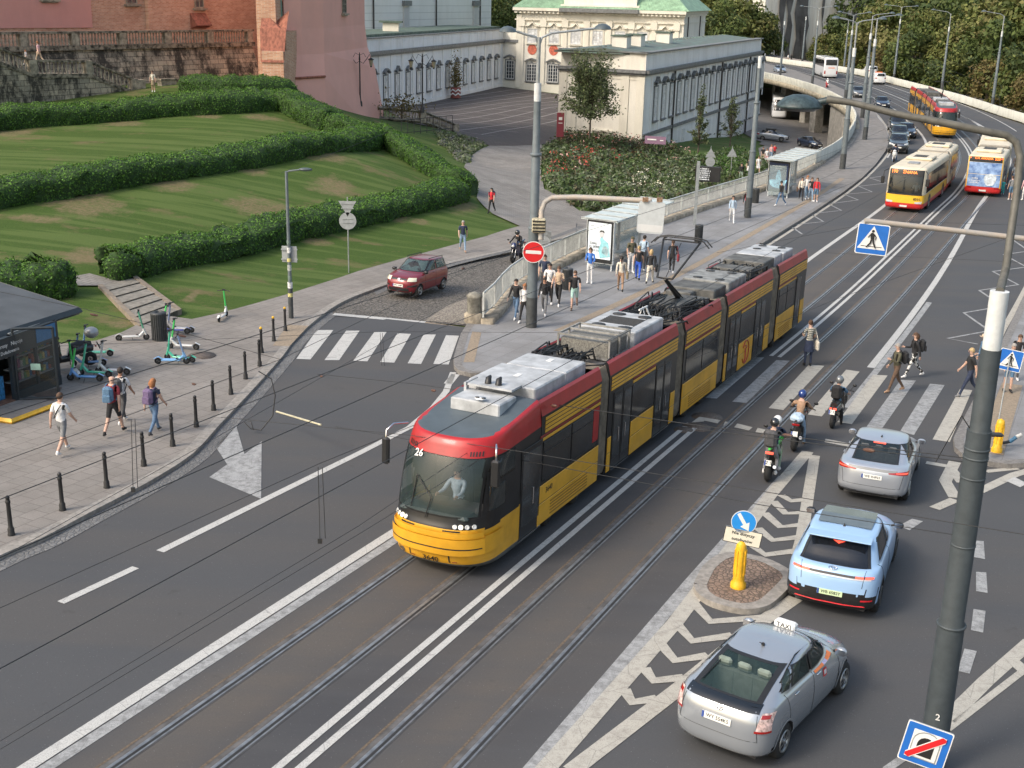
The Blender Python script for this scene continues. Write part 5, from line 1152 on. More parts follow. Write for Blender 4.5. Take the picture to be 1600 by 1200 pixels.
def make_car(name,label,spec,body,loc,rz,group=None,cat='car',**k):
 r=thing(name,label,cat,loc,rz,group); g=lambda a,d=None:k.get(a,d)
 h=Hull(spec,g('df',1.5),g('dr',.9),g('nf',2.7),g('nr',3.0),g('nt',56),g('ns',44),g('wheels',(1.35,-1.35)),g('wr',.32),crown=.02); h.pend=[]
 gm=g('gm',GLS); T=g('T')  # glass levels: (t low, t high)
 lo,hi=g('glo',6.1),g('ghi',8.7); wl_,wh_=g('fw',(.70,.54)); h.glass(r,'F',[(lo,-wl_),(lo,wl_),(hi,wh_),(hi,-wh_)],.92,'windshield',gm)
 rl,rh=g('rlo',5.6),g('rhi',8.7); wl_,wh_=g('rw',(.68,.52)); h.glass(r,'R',[(rl,-wl_),(rl,wl_),(rh,wh_),(rh,-wh_)],g('rk',.92),'rear_window',g('rgm',gm))
 for sd in 'LS':
  for C in g('sw'): h.glass(r,sd,C,.86,'side_window',g('sgm',gm))
 bo=h.build(r,[body,BLK]+g('extra',[]),zone=g('zone'))
 W=max(q[4] for q in spec); wr=g('wr',.32)
 for wx in g('wheels',(1.35,-1.35)):
  for sg in (1,-1):
   wheel(r,wx,sg*(W-.115),wr,.21,g('rim'),g('spokes',5))
   b=MB(); pts=[]; n=18; yy=lambda x,z,o:0
   vs=[];K=n+1
   for i in range(K):
    a=math.pi*(-.12+1.24*i/n);
    for q,(rr,off) in enumerate(((wr*1.10,-.25),(wr*1.10,.005),(wr*1.16,.014),(wr*1.25,.004))):
     x=wx+rr*math.cos(a); z=wr+rr*math.sin(a);
     # find side surface width at this height
     tt=g('_tz')(z) if g('_tz') else None; y0=W-.01
     for u in range(0,60):
      t_=u*h.T/60; rg=h.ring(t_)
      if h.zz(rg,x)>=z: y0=h.side(t_,x,1).y; break
     vs.append((x,sg*(y0+off),z))
   b.add(vs,[(i*4+j,i*4+j+1,(i+1)*4+j+1,(i+1)*4+j) for i in range(n) for j in range(3)],0,True); b.m=[1 if j==0 else 0 for i in range(n) for j in range(3)]
   b.obj('wheel_arch',[g('arch',body),BLK],r)
 b=MB(); b.box((0,0,.30),((spec[2][0]-spec[2][2])*.9,W*1.5,.16)); b.box((-.1,0,.55),(2.6,W*1.55,.3));
 b.obj('cabin_floor',INT,r)
 sm=g('seat',SEAT); zs=g('seatz',.62)
 for x in (.05,-.95):
  for y in ((-.36,.36) if x>0 else (-.36,0,.36)):
   b=MB(); b.box((x,y,zs),(.5,.42,.14),0,0,.04); b.box((x-.27,y,zs+.28),(.12,.42,.55),0,0,.04); b.box((x-.30,y,zs+.64),(.09,.25,.18),0,0,.04); b.obj('seat',sm,r)
 b=MB(); b.box((.75,0,.80),(.35,W*1.35,.2),0,0,.06); b.tube([(.5+.0*math.cos(a),.36+.17*math.cos(a),.86+.17*math.sin(a)) for a in np.linspace(0,6.283,14)],.016,5,0,False); b.obj('dashboard',INT,r)
 settle(r,rz,g('zf'))
 mirror_pair(r,g('mx',.78),W-.1,g('mz',1.0),g('mirror',body))
 return r,h
def seam(h,par,items,mat=None,w=.008,name='panel_seam'):
 b=MB()
 for kind,(t0,a0),(t1,a1) in items:
  n=10; pts=[]
  for i in range(n+1):
   p,nn=h.pt_nrm(kind,t0+(t1-t0)*i/n,a0+(a1-a0)*i/n); pts.append(p+nn*.001)
  b.tube(pts,w*.6,4,0,False,False)
 return b.obj(name,mat or BLK,par)
def hpatch(h,par,name,mat,items,eps=.008,label=None,one=False):
 out=[]
 if one:
  b=MB()
  for it in items: h.patch(b,it[0],it[1],eps,0,3,8)
  return b.obj(name,mat,par)
 for it in items:
  b=MB(); h.patch(b,it[0],it[1],eps,0,3,8); out.append(b.obj(name,mat,par,label=label))
 return out
def handles(h,par,body,pts):
 for sg,kd in ((1,'L'),(-1,'S')):
  for t,x in pts:
   p,n=h.pt_nrm(kd,t,x); b=MB(); b.box((p.x,p.y+sg*.018,p.z),(.17,.022,.03),0,0,.008); b.obj('door_handle',body,par)
# ---- silver liftback at the crossing
OC=[(2.10,.22,-2.05,.28,.78),(2.27,.28,-2.27,.33,.875),(2.34,.48,-2.345,.52,.905),(2.29,.64,-2.335,.80,.915),(2.08,.77,-2.29,.99,.90),(1.35,.93,-2.17,1.07,.875),(1.02,.98,-1.92,1.10,.825),(.66,1.19,-1.50,1.25,.755),(.38,1.35,-1.15,1.375,.70),(.15,1.43,-.88,1.437,.655),(.0,1.455,-.65,1.463,.54)]
SILV=paint('silver_paint',(.46,.49,.54),.55,.3)
def p_at(px,py): P=at_r(px,py); return (P[0],P[1],P[2])
def mid(a,b): return tuple((np.array(a)+np.array(b))/2)
def road_pose(px,py,fwd,hd):
 "contact point of the rear (or front) centre -> car origin"
 P=at_r(px,py); c=P[:2]+np.array([math.cos(hd),math.sin(hd)])*fwd; return (c[0],c[1],float(z_road(c[0],c[1])))
TILT=math.atan(GRADE)
HD=RZ
def side_glass(z0,z1,x0,x1,xa,xb,pil=-.35):
 return [[(z0,x0),(z0,pil+.04),(z1,pil+.04),(z1,xa)],[(z0,pil-.04),(z0,x1),(z1,xb),(z1,pil-.04)]]
r,h=make_car('parked_car','silver liftback saloon waiting just short of the zebra crossing, beside the motorcycles',OC,SILV,road_pose(1356,790,2.34,HD+.05),HD+.05,mz=.98,sw=side_glass(6.15,8.25,.80,-1.45,.30,-1.0),rlo=5.9,rhi=8.2,ghi=8.25,rw=(.60,.53),dr=.65,nr=3.6)
r.name='car'
for s_ in (1,-1): hpatch(h,r,'taillight',TRED,[('R',[(3.55,s_*.87),(3.62,s_*.42),(3.75,s_*.40),(4.25,s_*.885)])],.012); hpatch(h,r,'brake_light',TLIT,[('R',[(3.75,s_*.86),(3.77,s_*.60),(3.88,s_*.60),(3.92,s_*.86)])],.016)
hpatch(h,r,'trunk_trim',M('grey_trim',(.20,.21,.22),.4,var=0),[('R',[(3.78,-.62),(3.78,.62),(4.25,.62),(4.25,-.62)])],.007)
hpatch(h,r,'brake_light',TLIT,[('R',[(7.95,-.16),(7.95,.16),(8.15,.16),(8.15,-.16)])],.012)
hpatch(h,r,'bumper_trim',CHR,[('R',[(1.15,-.72),(1.15,-.35),(1.32,-.35),(1.32,-.74)]),('R',[(1.15,.72),(1.15,.35),(1.32,.35),(1.32,.74)])],.012)
hpatch(h,r,'lower_bumper',BLK,[('R',[(.1,-.7),(.1,.7),(1.1,.82),(1.1,-.82)])],.006)
plate(r,hull_frame(h,'R',3.0,0),'WE 9HF03'); seam(h,r,[('R',(2.1,-.72),(2.1,.72)),('R',(2.1,-.72),(3.9,-.80)),('R',(2.1,.72),(3.9,.80)),('S',(1.2,-.32),(6,-.32)),('S',(1.2,.85),(6,.95)),('S',(1.6,-1.2),(6,-1.5)),('L',(1.2,-.32),(6,-.32)),('L',(1.2,.85),(6,.95))]); handles(h,r,SILV,((4.6,-.05),(4.6,-1.05)))
b=MB(); b.add([(-.62,-.0,1.46),(-.80,.03,1.445),(-.80,-.03,1.445),(-.79,0,1.52)],[(0,1,3),(0,3,2),(1,2,3)]); b.obj('antenna',BLK,r)
# ---- pale blue hatchback with black lower body
IO=[(2.12,.2,-2.15,.22,.82),(2.30,.28,-2.30,.32,.925),(2.35,.52,-2.345,.52,.95),(2.31,.74,-2.33,.76,.955),(2.10,.90,-2.30,.95,.945),(1.45,1.04,-2.22,1.09,.915),(1.12,1.08,-2.02,1.16,.865),(.70,1.31,-1.80,1.37,.79),(.40,1.49,-1.55,1.53,.735),(.15,1.575,-1.38,1.588,.69),(.0,1.60,-1.15,1.605,.60)]
BLUE=paint('pale_blue_paint',(.32,.49,.73),.05,.35)
r,h=make_car('car','pale blue electric hatchback with glass roof, black lower bumper and red lower trim line',IO,BLUE,road_pose(1291,967,2.36,HD+.05),HD+.05,wheels=(1.47,-1.47),wr=.36,mz=1.1,mx=.85,sw=side_glass(6.15,8.2,.98,-1.55,.38,-1.2,-.35),rlo=5.6,rhi=7.75,ghi=8.3,rw=(.74,.62),rgm=GLD,sgm=GLD,dr=.7,nr=3.4,mirror=BLK,rim=DALLOY,arch=BLK,fw=(.74,.60),zone=lambda x,y,z,t:1 if z<.60 and (x<-2.05 or z<.38) else 0)
hpatch(h,r,'rear_bumper',BLK,[('R',[(.2,-.86),(.2,.86),(3.05,.93),(3.05,-.93)])],.008)
hpatch(h,r,'tailgate_panel',BLUE,[('R',[(2.55,-.68),(2.55,.68),(3.1,.70),(3.1,-.70)])],.012)
hpatch(h,r,'light_bar',M('light_bar_grey',(.055,.055,.06),.25,var=0),[('R',[(4.15,-.80),(4.15,.80),(4.45,.80),(4.45,-.80)])],.010)
hpatch(h,r,'silver_strip',M('silver_strip',(.6,.62,.65),.3,metal=.3,var=0),[('R',[(3.95,-.78),(3.95,.78),(4.13,.78),(4.13,-.78)])],.010)
for s_ in (1,-1):
 for a,c in ((.82,.66),(.63,.47)): hpatch(h,r,'taillight',TLIT,[('R',[(4.17,s_*a),(4.17,s_*c),(4.42,s_*c),(4.42,s_*a)])],.016)
hpatch(h,r,'brake_light',TLIT,[('R',[(7.4,-.0),(7.4,.0),(7.65,.13),(7.65,-.13)])],.02)
RL=M('red_trim',(.6,.02,.03),.4,var=0)
b=MB(); pts=[h.pt_nrm('R',t,a) for t,a in ((.5,-.78),(1.35,-.70),(1.35,-.3),(1.35,.3),(1.35,.70),(.5,.78))]; b.tube([p+n*.015 for p,n in pts],.014,5,0,True,False); b.obj('red_trim_line',RL,r)
hpatch(h,r,'reflector',RL,[('R',[(1.9,-.84),(1.9,-.62),(2.05,-.62),(2.05,-.84)]),('R',[(1.9,.84),(1.9,.62),(2.05,.62),(2.05,.84)])],.014)
plate(r,hull_frame(h,'R',2.35,0,.016),'WB 6582Y',PLG)
b=MB(); zt_=1.60; b.add([(.18,-.56,1.585),(.18,.56,1.585),(-1.0,.56,1.628),(-1.0,-.56,1.628),(-.4,-.58,1.636),(-.4,.58,1.636)],[(0,4,5,1),(4,3,2,5)]); b.obj('glass_roof',M('roof_glass',(.10,.115,.12),.12,var=.2,scale=2,spec=.9),r)
b=MB(); b.box((-1.62,0,1.585),(.34,1.34,.03),0,0,.012); b.obj('spoiler',BLUE,r)
b=MB(); b.add([(-.92,0,1.62),(-1.06,.03,1.61),(-1.06,-.03,1.61),(-1.05,0,1.69)],[(0,1,3),(0,3,2),(1,2,3)]); b.obj('antenna',BLK,r)
b=MB(); m4=hull_frame(h,'R',5.05,0,.01); b.T=m4; b.tube([(.09*math.cos(a),.045*math.sin(a),0) for a in np.linspace(0,6.283,16)],.008,4,0,False); b.box((-.03,0,0),(.012,.07,.01),0,.35); b.box((.03,0,0),(.012,.07,.01),0,.35); b.box((0,0,0),(.06,.012,.01)); b.T=None; b.obj('badge',CHR,r)
seam(h,r,[('S',(1.2,-.45),(6,-.45)),('S',(1.2,.95),(6,1.0)),('L',(1.2,-.45),(6,-.45)),('S',(2,-1.35),(6,-1.7)),('R',(3.1,-.62),(5.3,-.66)),('R',(3.1,.62),(5.3,.66))])
# ---- silver taxi with sloping glass tail
PR=[(2.0,.2,-2.0,.24,.75),(2.17,.28,-2.19,.32,.835),(2.235,.5,-2.235,.55,.868),(2.17,.68,-2.225,.80,.872),(1.90,.82,-2.18,.98,.857),(1.42,.98,-2.08,1.10,.825),(1.18,1.03,-1.88,1.17,.775),(.86,1.20,-1.46,1.30,.71),(.58,1.36,-.98,1.405,.66),(.32,1.45,-.60,1.468,.62),(.15,1.478,-.35,1.488,.53)]
SIL2=paint('taxi_silver_paint',(.40,.43,.47),.55,.25)
r,h=make_car('taxi','silver taxi with a white TAXI roof sign and orange door stripe in the foreground',PR,SIL2,road_pose(1112,1192,2.24,HD-.17),HD-.17,cat='taxi',mz=1.02,mx=.92,sw=[[(6.15,.98),(6.15,-.18),(8.2,-.16),(8.1,.48)],[(6.15,-.24),(6.15,-1.05),(8.0,-.78),(8.2,-.22)],[(6.2,-1.11),(6.3,-1.42),(7.1,-1.22),(7.9,-.86)]],rlo=5.7,rhi=8.15,ghi=8.3,rw=(.62,.56),rk=.84,dr=.65,nr=3.6,gm=GLG,rgm=GLG,seat=M('taxi_seat',(.16,.20,.18),.9,var=.15),spokes=7,seatz=.70)
hpatch(h,r,'lower_rear_glass',M('black_gloss',(.006,.007,.008),.06,var=0,coat=1),[('R',[(4.55,-.66),(4.55,.66),(5.72,.645),(5.72,-.645)])],.006)
for s_ in (1,-1): hpatch(h,r,'taillight',M('clear_tail',(.55,.40,.38),.15,var=.5,scale=16,coat=1),[('R',[(3.0,s_*.84),(3.0,s_*.66),(4.7,s_*.70),(4.7,s_*.825)])],.016); hpatch(h,r,'tail_reflector',TLIT if 0 else TRED,[('R',[(2.85,s_*.84),(2.85,s_*.64),(3.02,s_*.64),(3.02,s_*.84)]),('R',[(4.1,s_*.80),(4.1,s_*.70),(4.5,s_*.70),(4.5,s_*.80)])],.02)
plate(r,hull_frame(h,'R',3.15,0.,.014),'WY 554KS')
b=MB(); b.box((.42,0,1.50),(.19,.40,.13),0,0,.03); r_=Matrix(((0,0,-1,.42-.098),(-1,0,0,0),(0,1,0,1.505),(0,0,0,1))); b.text('TAXI',r_,.13,1); b.text('TAXI',Matrix(((0,0,1,.42+.098),(1,0,0,0),(0,1,0,1.505),(0,0,0,1))),.13,1); b.obj('taxi_sign',[WHT,INK],r)
ORG=M('orange_sticker',(.75,.20,.05),.5,var=.05)
for sd in 'LS': hpatch(h,r,'door_stripe',ORG,[(sd,[(5.05,-.12),(5.05,.30),(5.75,.30),(5.75,-.12)]),(sd,[(5.05,.50),(5.05,.85),(5.75,.85),(5.75,.50)])],.008,one=True); hpatch(h,r,'door_stripe',M('lilac_sticker',(.45,.42,.62),.5,var=.4,scale=30),[(sd,[(5.05,.30),(5.05,.50),(5.75,.50),(5.75,.30)])],.008); hpatch(h,r,'door_badge',RL,[(sd,[(3.7,.20),(3.7,.36),(4.7,.36),(4.7,.20)])],.007); hpatch(h,r,'door_badge',WHT,[(sd,[(3.95,.23),(3.95,.33),(4.5,.33),(4.5,.23)])],.012)
b=MB(); b.ball((-.55,0,1.495),.035,0,8); b.cyl((-.55,0,1.5),(-.72,0,1.60),.008,5); b.obj('antenna',BLK,r)
b=MB(); m4=hull_frame(h,'R',4.2,0,.012); b.T=m4;
for rx,ry in ((.075,.05),(.028,.05),(.055,.022)): b.tube([(rx*math.cos(a),ry*math.sin(a)+(.018 if ry==.022 else 0),0) for a in np.linspace(0,6.283,16)],.007,4,0,False)
b.T=None; b.obj('badge',CHR,r)
b=MB(); p0,n0=h.pt_nrm('R',6.1,.5); p1,n1=h.pt_nrm('R',7.5,.42); b.tube([p0+n0*.03,p1+n1*.03],.012,4); b.obj('wiper',BLK,r)
b=MB()
for s_ in (.5,-.5): b.tube([(.45,s_*1.2,1.37),(0,s_*1.16,1.46),(-.5,s_*1.14,1.475),(-.95,s_*1.24,1.40)],.012,4)
b.obj('roof_gutter',BLK,r)
seam(h,r,[('S',(1.2,-.2),(6,-.2)),('S',(1.2,.95),(6,1.05)),('S',(1.7,-1.15),(6,-1.35)),('L',(1.2,-.2),(6,-.2)),('R',(2.2,-.70),(4.4,-.64)),('R',(2.2,.70),(4.4,.64)),('R',(2.2,-.70),(2.2,.70)),('R',(1.05,-.8),(1.05,.8))]); handles(h,r,CHR,((4.75,.0),(4.75,-.95)))
# ---- dark red small hatchback, seen from the front
PA=[(1.6,.2,-1.62,.25,.69),(1.73,.28,-1.73,.34,.765),(1.765,.5,-1.765,.55,.788),(1.73,.72,-1.755,.8,.795),(1.58,.88,-1.735,.93,.788),(1.12,1.0,-1.70,1.02,.77),(.84,1.04,-1.66,1.08,.745),(.50,1.25,-1.58,1.28,.705),(.24,1.42,-1.50,1.44,.665),(.0,1.505,-1.42,1.51,.62),(-.12,1.53,-1.3,1.535,.52)]
DRED=paint('dark_red_paint',(.20,.012,.022),.2,.3)
_p=at_l(621,468); _h=HD+math.pi+.02
r,h=make_car('car','small dark red hatchback with roof rails driving down the cobbled side street',PA,DRED,(_p[0]-math.cos(_h)*1.77,_p[1]-math.sin(_h)*1.77,_p[2]+.02),_h,zf=z_left,wheels=(1.12,-1.15),wr=.29,mz=1.02,mx=.72,df=.8,dr=.5,nf=3.,nr=3.6,sw=side_glass(6.2,8.6,.70,-1.45,.16,-1.32,-.4),rlo=6.2,rhi=8.6,rw=(.62,.52),fw=(.68,.58),mirror=BLK,ghi=8.75,gm=glassm('hatch_glass',(.08,.12,.12),.62))
for s_ in (1,-1): hpatch(h,r,'headlight',M('yellowed_lamp',(.70,.68,.52),.2,var=.05,coat=1,emit=0),[('F',[(3.05,s_*.74),(3.05,s_*.42),(4.0,s_*.42),(4.0,s_*.70)])],.014); hpatch(h,r,'taillight',TRED,[('R',[(3.5,s_*.75),(3.5,s_*.62),(5.8,s_*.60),(5.8,s_*.72)])],.012)
hpatch(h,r,'grille',BLK,[('F',[(3.25,-.38),(3.25,.38),(3.75,.38),(3.75,-.38)]),('F',[(1.1,-.5),(1.1,.5),(1.7,.5),(1.7,-.5)])],.010)
hpatch(h,r,'bumper_strip',BLK,[('F',[(1.95,.45),(1.95,.78),(2.25,.78),(2.25,.45)]),('F',[(1.95,-.78),(1.95,-.45),(2.25,-.45),(2.25,-.78)])],.010); hpatch(h,r,'badge',CHR,[('F',[(3.35,-.06),(3.35,.06),(3.75,.06),(3.75,-.06)])],.02)
plate(r,hull_frame(h,'F',2.15,0,.014),'WU 1508N')
for s_ in (1,-1): b=MB(); b.tube([(.0,s_*.56,1.50),(-.02,s_*.56,1.585),(-1.3,s_*.56,1.59),(-1.32,s_*.56,1.51)],.018,5); b.obj('roof_rail',BLK,r)
seam(h,r,[('L',(1.2,-.35),(6,-.35)),('L',(1.2,.62),(6,.72)),('S',(1.2,-.35),(6,-.35)),('F',(4.05,-.70),(4.05,.70))]); handles(h,r,DRED,((4.8,-.15),(4.8,-.95)))
# ---- other cars farther away: saloons, crossovers and a van built on the same kind of hull
def simple_car(label,P,hd,body,kind='suv',lights=None,group='cars on the viaduct and the lower street',name='car',cat='car',front=True):
 S={'suv':[(2.0,.25,-2.0,.3,.78),(2.2,.35,-2.2,.4,.90),(2.27,.6,-2.27,.62,.925),(2.2,.85,-2.25,.9,.925),(1.95,1.02,-2.2,1.05,.91),(1.3,1.12,-2.12,1.14,.885),(1.0,1.16,-2.0,1.2,.84),(.55,1.38,-1.85,1.42,.77),(.2,1.55,-1.7,1.57,.71),(-.1,1.64,-1.55,1.65,.65),(-.3,1.67,-1.3,1.67,.5)],'sedan':OC,
       'van':[(2.1,.25,-2.2,.3,.85),(2.3,.35,-2.38,.4,.95),(2.38,.6,-2.42,.62,.97),(2.3,.9,-2.42,.95,.97),(2.1,1.1,-2.41,1.15,.965),(1.6,1.25,-2.40,1.3,.955),(1.4,1.3,-2.39,1.4,.94),(1.0,1.6,-2.37,1.62,.91),(.75,1.8,-2.34,1.8,.88),(.5,1.92,-2.28,1.92,.84),(.3,1.95,-2.2,1.95,.7)]}[kind]
 sw=side_glass(6.2,8.5,.80,-1.75,.2,-1.5) if kind!='van' else [[(6.2,1.25),(6.2,.4),(8.4,.4),(8.4,.75)]]
 r,h=make_car(name,label,S,body,P,hd,group,cat,wr=.34,mz=1.1 if kind!='sedan' else .98,mx=.85,sw=sw,gm=GLD,nt=40,ns=30,rlo=6.1 if kind!='sedan' else 5.75,rhi=8.5,dr=.6 if kind!='sedan' else .9,df=1.2 if kind!='van' else .9)
 for s_ in (1,-1):
  hpatch(h,r,'headlight',HLG,[('F',[(3.0,s_*.85),(3.0,s_*.5),(3.6,s_*.5),(3.8,s_*.84)])],.016); hpatch(h,r,'taillight',TRED,[('R',[(3.2,s_*.88),(3.2,s_*.62),(4.2,s_*.62),(4.2,s_*.88)])],.014)
 hpatch(h,r,'grille',BLK,[('F',[(2.5,-.45),(2.5,.45),(3.4,.45),(3.4,-.45)]),('F',[(1.1,-.7),(1.1,.7),(1.8,.7),(1.8,-.7)])],.012)
 if kind=='suv': hpatch(h,r,'grille_bar',CHR,[('F',[(2.85,-.5),(2.85,.5),(3.0,.5),(3.0,-.5)]),('F',[(3.2,-.5),(3.2,.5),(3.3,.5),(3.3,-.5)])],.018)
 plate(r,hull_frame(h,'F',2.1,0,.016),'' ); plate(r,hull_frame(h,'R',2.6,0,.016),'')
 return r
BKP=paint('black_paint',(.018,.019,.022),.2,.2); DGP=paint('dark_grey_paint',(.06,.065,.072),.4,.25); NVP=paint('navy_paint',(.02,.03,.06),.3,.2); GRYP=paint('grey_paint',(.20,.205,.21),.5,.3); WHP=paint('white_paint',(.70,.71,.72),0,.3)
def lane(px,py,off=0,kind='r'):
 P=at_r(px,py) if kind=='r' else at_l(px,py); u=uv(P)[0]; a=along(0,u-2,u+2); t=a[-1]-a[0]; return P,math.atan2(t[1],t[0])
for lab,px,py,body,kd,dx in [('dark grey crossover with chrome grille bars following the white scooter',1412,241,DGP,'suv',0),('black crossover with roof rails hidden behind the first one in the queue',1413,226,BKP,'suv',-.2),('dark estate second in the right hand file of the queue',1424,217,NVP,'sedan',.2),('black car at the back of the queue with a lit headlamp',1410,209,BKP,'suv',-1.0)]:
 P,a=lane(px,py); simple_car(lab,(P[0],P[1]+2,P[2]),a+math.pi+.05,body,kd)
P,a=lane(1340,153); simple_car('grey crossover coming round the bend between the lamp posts',tuple(P),a+math.pi,GRYP,'suv')
P,a=lane(1377,168); simple_car('dark blue saloon behind the square sign back on the bend',tuple(P),a+math.pi,NVP,'sedan')
P,a=lane(1218,114); simple_car('silver blue car on the viaduct at the end of the white wing',tuple(P),a+math.pi,paint('silver_blue_paint',(.35,.42,.52),.4,.3),'sedan')
P,a=lane(1370,131); v=simple_car('small white delivery van with orange roof lamps on the viaduct',tuple(P),a,WHP,'van',name='van',cat='van'); b=MB(); b.box((-.6,0,2.02),(.3,1.2,.1),0); b.obj('roof_lamp',ORG,v)
P=at_z(1207,222,-8.4); v=simple_car('silver car with a black roof box on the lower street',(P[0],P[1],float(z_left(P[0],P[1]))+.12),-0.35,SIL2,'sedan'); b=MB(); b.box((-.3,0,1.60),(1.6,.8,.28),0,0,.12); b.obj('roof_box',BLK,v)
P=at_z(1265,231,-8.4); simple_car('dark blue car parked by the ribbed viaduct wall on the lower street',(P[0],P[1],float(z_left(P[0],P[1]))+.12),-1.2,NVP,'sedan')
P=at_z(1358,119,-2.2); v=simple_car('white camper van with blue cover on the viaduct beyond the delivery van',tuple(P),lane(1358,119)[1],WHP,'van',name='van',cat='van')
# ================================================================ trams, buses, coach
YEL=M('tram_yellow',(.66,.335,.018),.45,var=.14,scale=1.2,coat=.15); TRD=M('tram_red',(.36,.012,.014),.42,var=.16,scale=1.6,coat=.15); TRD2=M('stripe_red',(.22,.02,.015),.5,var=.05)
TBL=M('tram_black',(.016,.016,.017),.3,var=.2,scale=2,spec=.35); TGL=M('tram_side_glass',(.030,.031,.032),.09,var=.5,scale=.7,spec=.45); BEL=M('bellows',(.155,.13,.10),.85,var=.3,scale=4); DECK=M('roof_deck',(.10,.10,.102),.8,var=.35,scale=3); CABR=M('cab_roof_grey',(.075,.095,.11),.55,var=.12,scale=2)  # colour noise in the side glass stands in for uneven reflections
EQW=M('equipment_white',(.40,.415,.43),.6,var=.25,scale=2.5,detail=6); EQD=M('equipment_dark',(.10,.10,.095),.7,var=.4,scale=3,detail=6); CBL=M('cable_black',(.02,.02,.021),.6,var=.2); MESH=M('wire_mesh',(.16,.155,.14),.7,var=.45,scale=25); FAN=M('fan_grille',(.035,.035,.037),.6,var=.3,scale=30)
def ubox(r,name,mats,c,d,m=0,bev=.02,par=None): b=MB(); b.box(c,d,m,0,bev); return b.obj(name,mats,par or r)
def tram(root,joints,detail=True,curve=None):
 "joints: list of (x0,x1) car sections from the nose backwards (x negative); half width 1.175"
 W=1.175; H0=.30
 # cab hull
 R=[(-.42,.20,-7.,.20,1.12),(-.16,.34,-7.,.34,1.175),(-.05,.62,-7.,.62,1.18),(-.02,1.12,-7,1.12,1.18),(-.10,1.36,-7,1.36,1.178),(-.20,1.86,-7,1.9,1.175),(-.38,2.42,-7,2.5,1.17),(-.50,2.68,-7,2.80,1.165),(-.56,2.82,-7,3.0,1.15),(-.62,2.95,-7,3.2,1.13),(-.72,3.06,-7,3.36,1.09),(-1.0,3.10,-7,3.42,1.0)]
 xe=-2.05
 Rc=[(a,b,xe-1.2,d,e) for a,b,c,d,e in R]
 h=Hull(Rc,df=1.15,dr=.02,nf=2.7,nr=9,nt=50,ns=22,sub=22,crown=0.03); h.pend=[]
 h.glass(root,'F',[(4.2,-1.02),(4.2,1.02),(7.0,1.0),(7.0,-1.0)],.965,'windshield',glassm('tram_windshield',(.05,.075,.075),.42),fm=TBL)
 for sd in 'LS':
  h.glass(root,sd,[(5.55,-.78),(5.55,-1.85),(6.9,-1.85),(6.9,-.98)],.93,'cab_window',glassm('cab_glass',(.04,.055,.06),.5),fm=TBL); h.glass(root,sd,[(4.35,-.70),(4.35,-1.40),(5.4,-1.40),(5.4,-.74)],.93,'cab_window',glassm('cab_glass',(.04,.055,.06),.5),fm=TBL)
 def zone(x,y,z,t):
  zl=1.30 if x>-1.05 else 1.05
  if z<.36: return 2
  if z<1.14+(.05 if x>-.6 else 0)+max(0,(-x-.5))*.05: return 1
  if t>7.05 and x>-3.3: return 4 if t>10.1 and abs(y)<.94 else 3
  return 0
 h.build(root,[TBL,YEL,M('skirt_grey',(.09,.095,.09),.7,var=.2),TRD,CABR],'cab_body',zone)
 # bumper beam
 b=MB()
 for (t0,t1,e) in ((2.05,2.75,.09),(2.75,3.05,.05)):
  h.patch(b,'F',[(t0,-1.08),(t0,1.08),(t1,1.08),(t1,-1.08)],e,0,3,26)
  h.patch(b,'F',[(t1,-1.08),(t1,1.08),(t1+.05,1.09),(t1+.05,-1.09)],e*.6,0,1,26); h.patch(b,'F',[(t0-.08,-1.09),(t0-.08,1.09),(t0,1.08),(t0,-1.08)],e*.5,0,1,26)
 for sd,sg in (('S',-1),('L',1)):
  for e0 in (.05,): h.patch(b,sd,[(2.0,-.55),(2.0,-1.25),(2.8,-1.25),(2.8,-.55)],e0,0,3,6)
 b.obj('bumper',YEL,root)
 b=MB(); h.patch(b,'F',[(2.32,-1.05),(2.32,1.05),(2.37,1.05),(2.37,-1.05)],.094,0,1,26); h.patch(b,'F',[(1.3,.47),(1.3,.50),(2.0,.50),(2.0,.47)],.006); h.patch(b,'F',[(1.3,-.47),(1.3,-.50),(2.0,-.50),(2.0,-.47)],.006); h.patch(b,'F',[(1.3,-.82),(1.3,-.845),(2.0,-.845),(2.0,-.82)],.006); b.obj('panel_gap',BLK,root)
 # dark mask under the windscreen with lamp clusters
 for s_ in (1,-1):
  for k,a in enumerate((.62,.74,.86,.98)):
   p,n=h.pt_nrm('F',3.62,s_*a*.97); b=MB(); q=n.to_track_quat('Z','Y').to_matrix().to_4x4(); q.translation=p+n*.01; b.T=q; b.lathe([(.052,0),(.052,.02),(.035,.012),(0,.012)],(0,0,0),14,0); b.T=None; b.obj('headlight',[HLG if k in (0,2,3) else M('lamp_lit',(1,.93,.7),.2,var=0,emit=1.2)],root)
 for s_ in (1,-1):
  b=MB(); h.patch(b,'F',[(3.05,s_*.35),(3.05,s_*.72),(3.2,s_*.72),(3.2,s_*.35)],.012); b.obj('vent_slot',BLK,root)
 for s_ in (1,-1):
  for k in range(5): b=MB(); a=s_*(.66+.055*k); h.patch(b,'F',[(7.25,a),(7.25,a+.024),(8.0,a+.02),(8.0,a-.004)],.01,0,3,1); b.obj('vent_slot',BLK,root)
 b=MB()
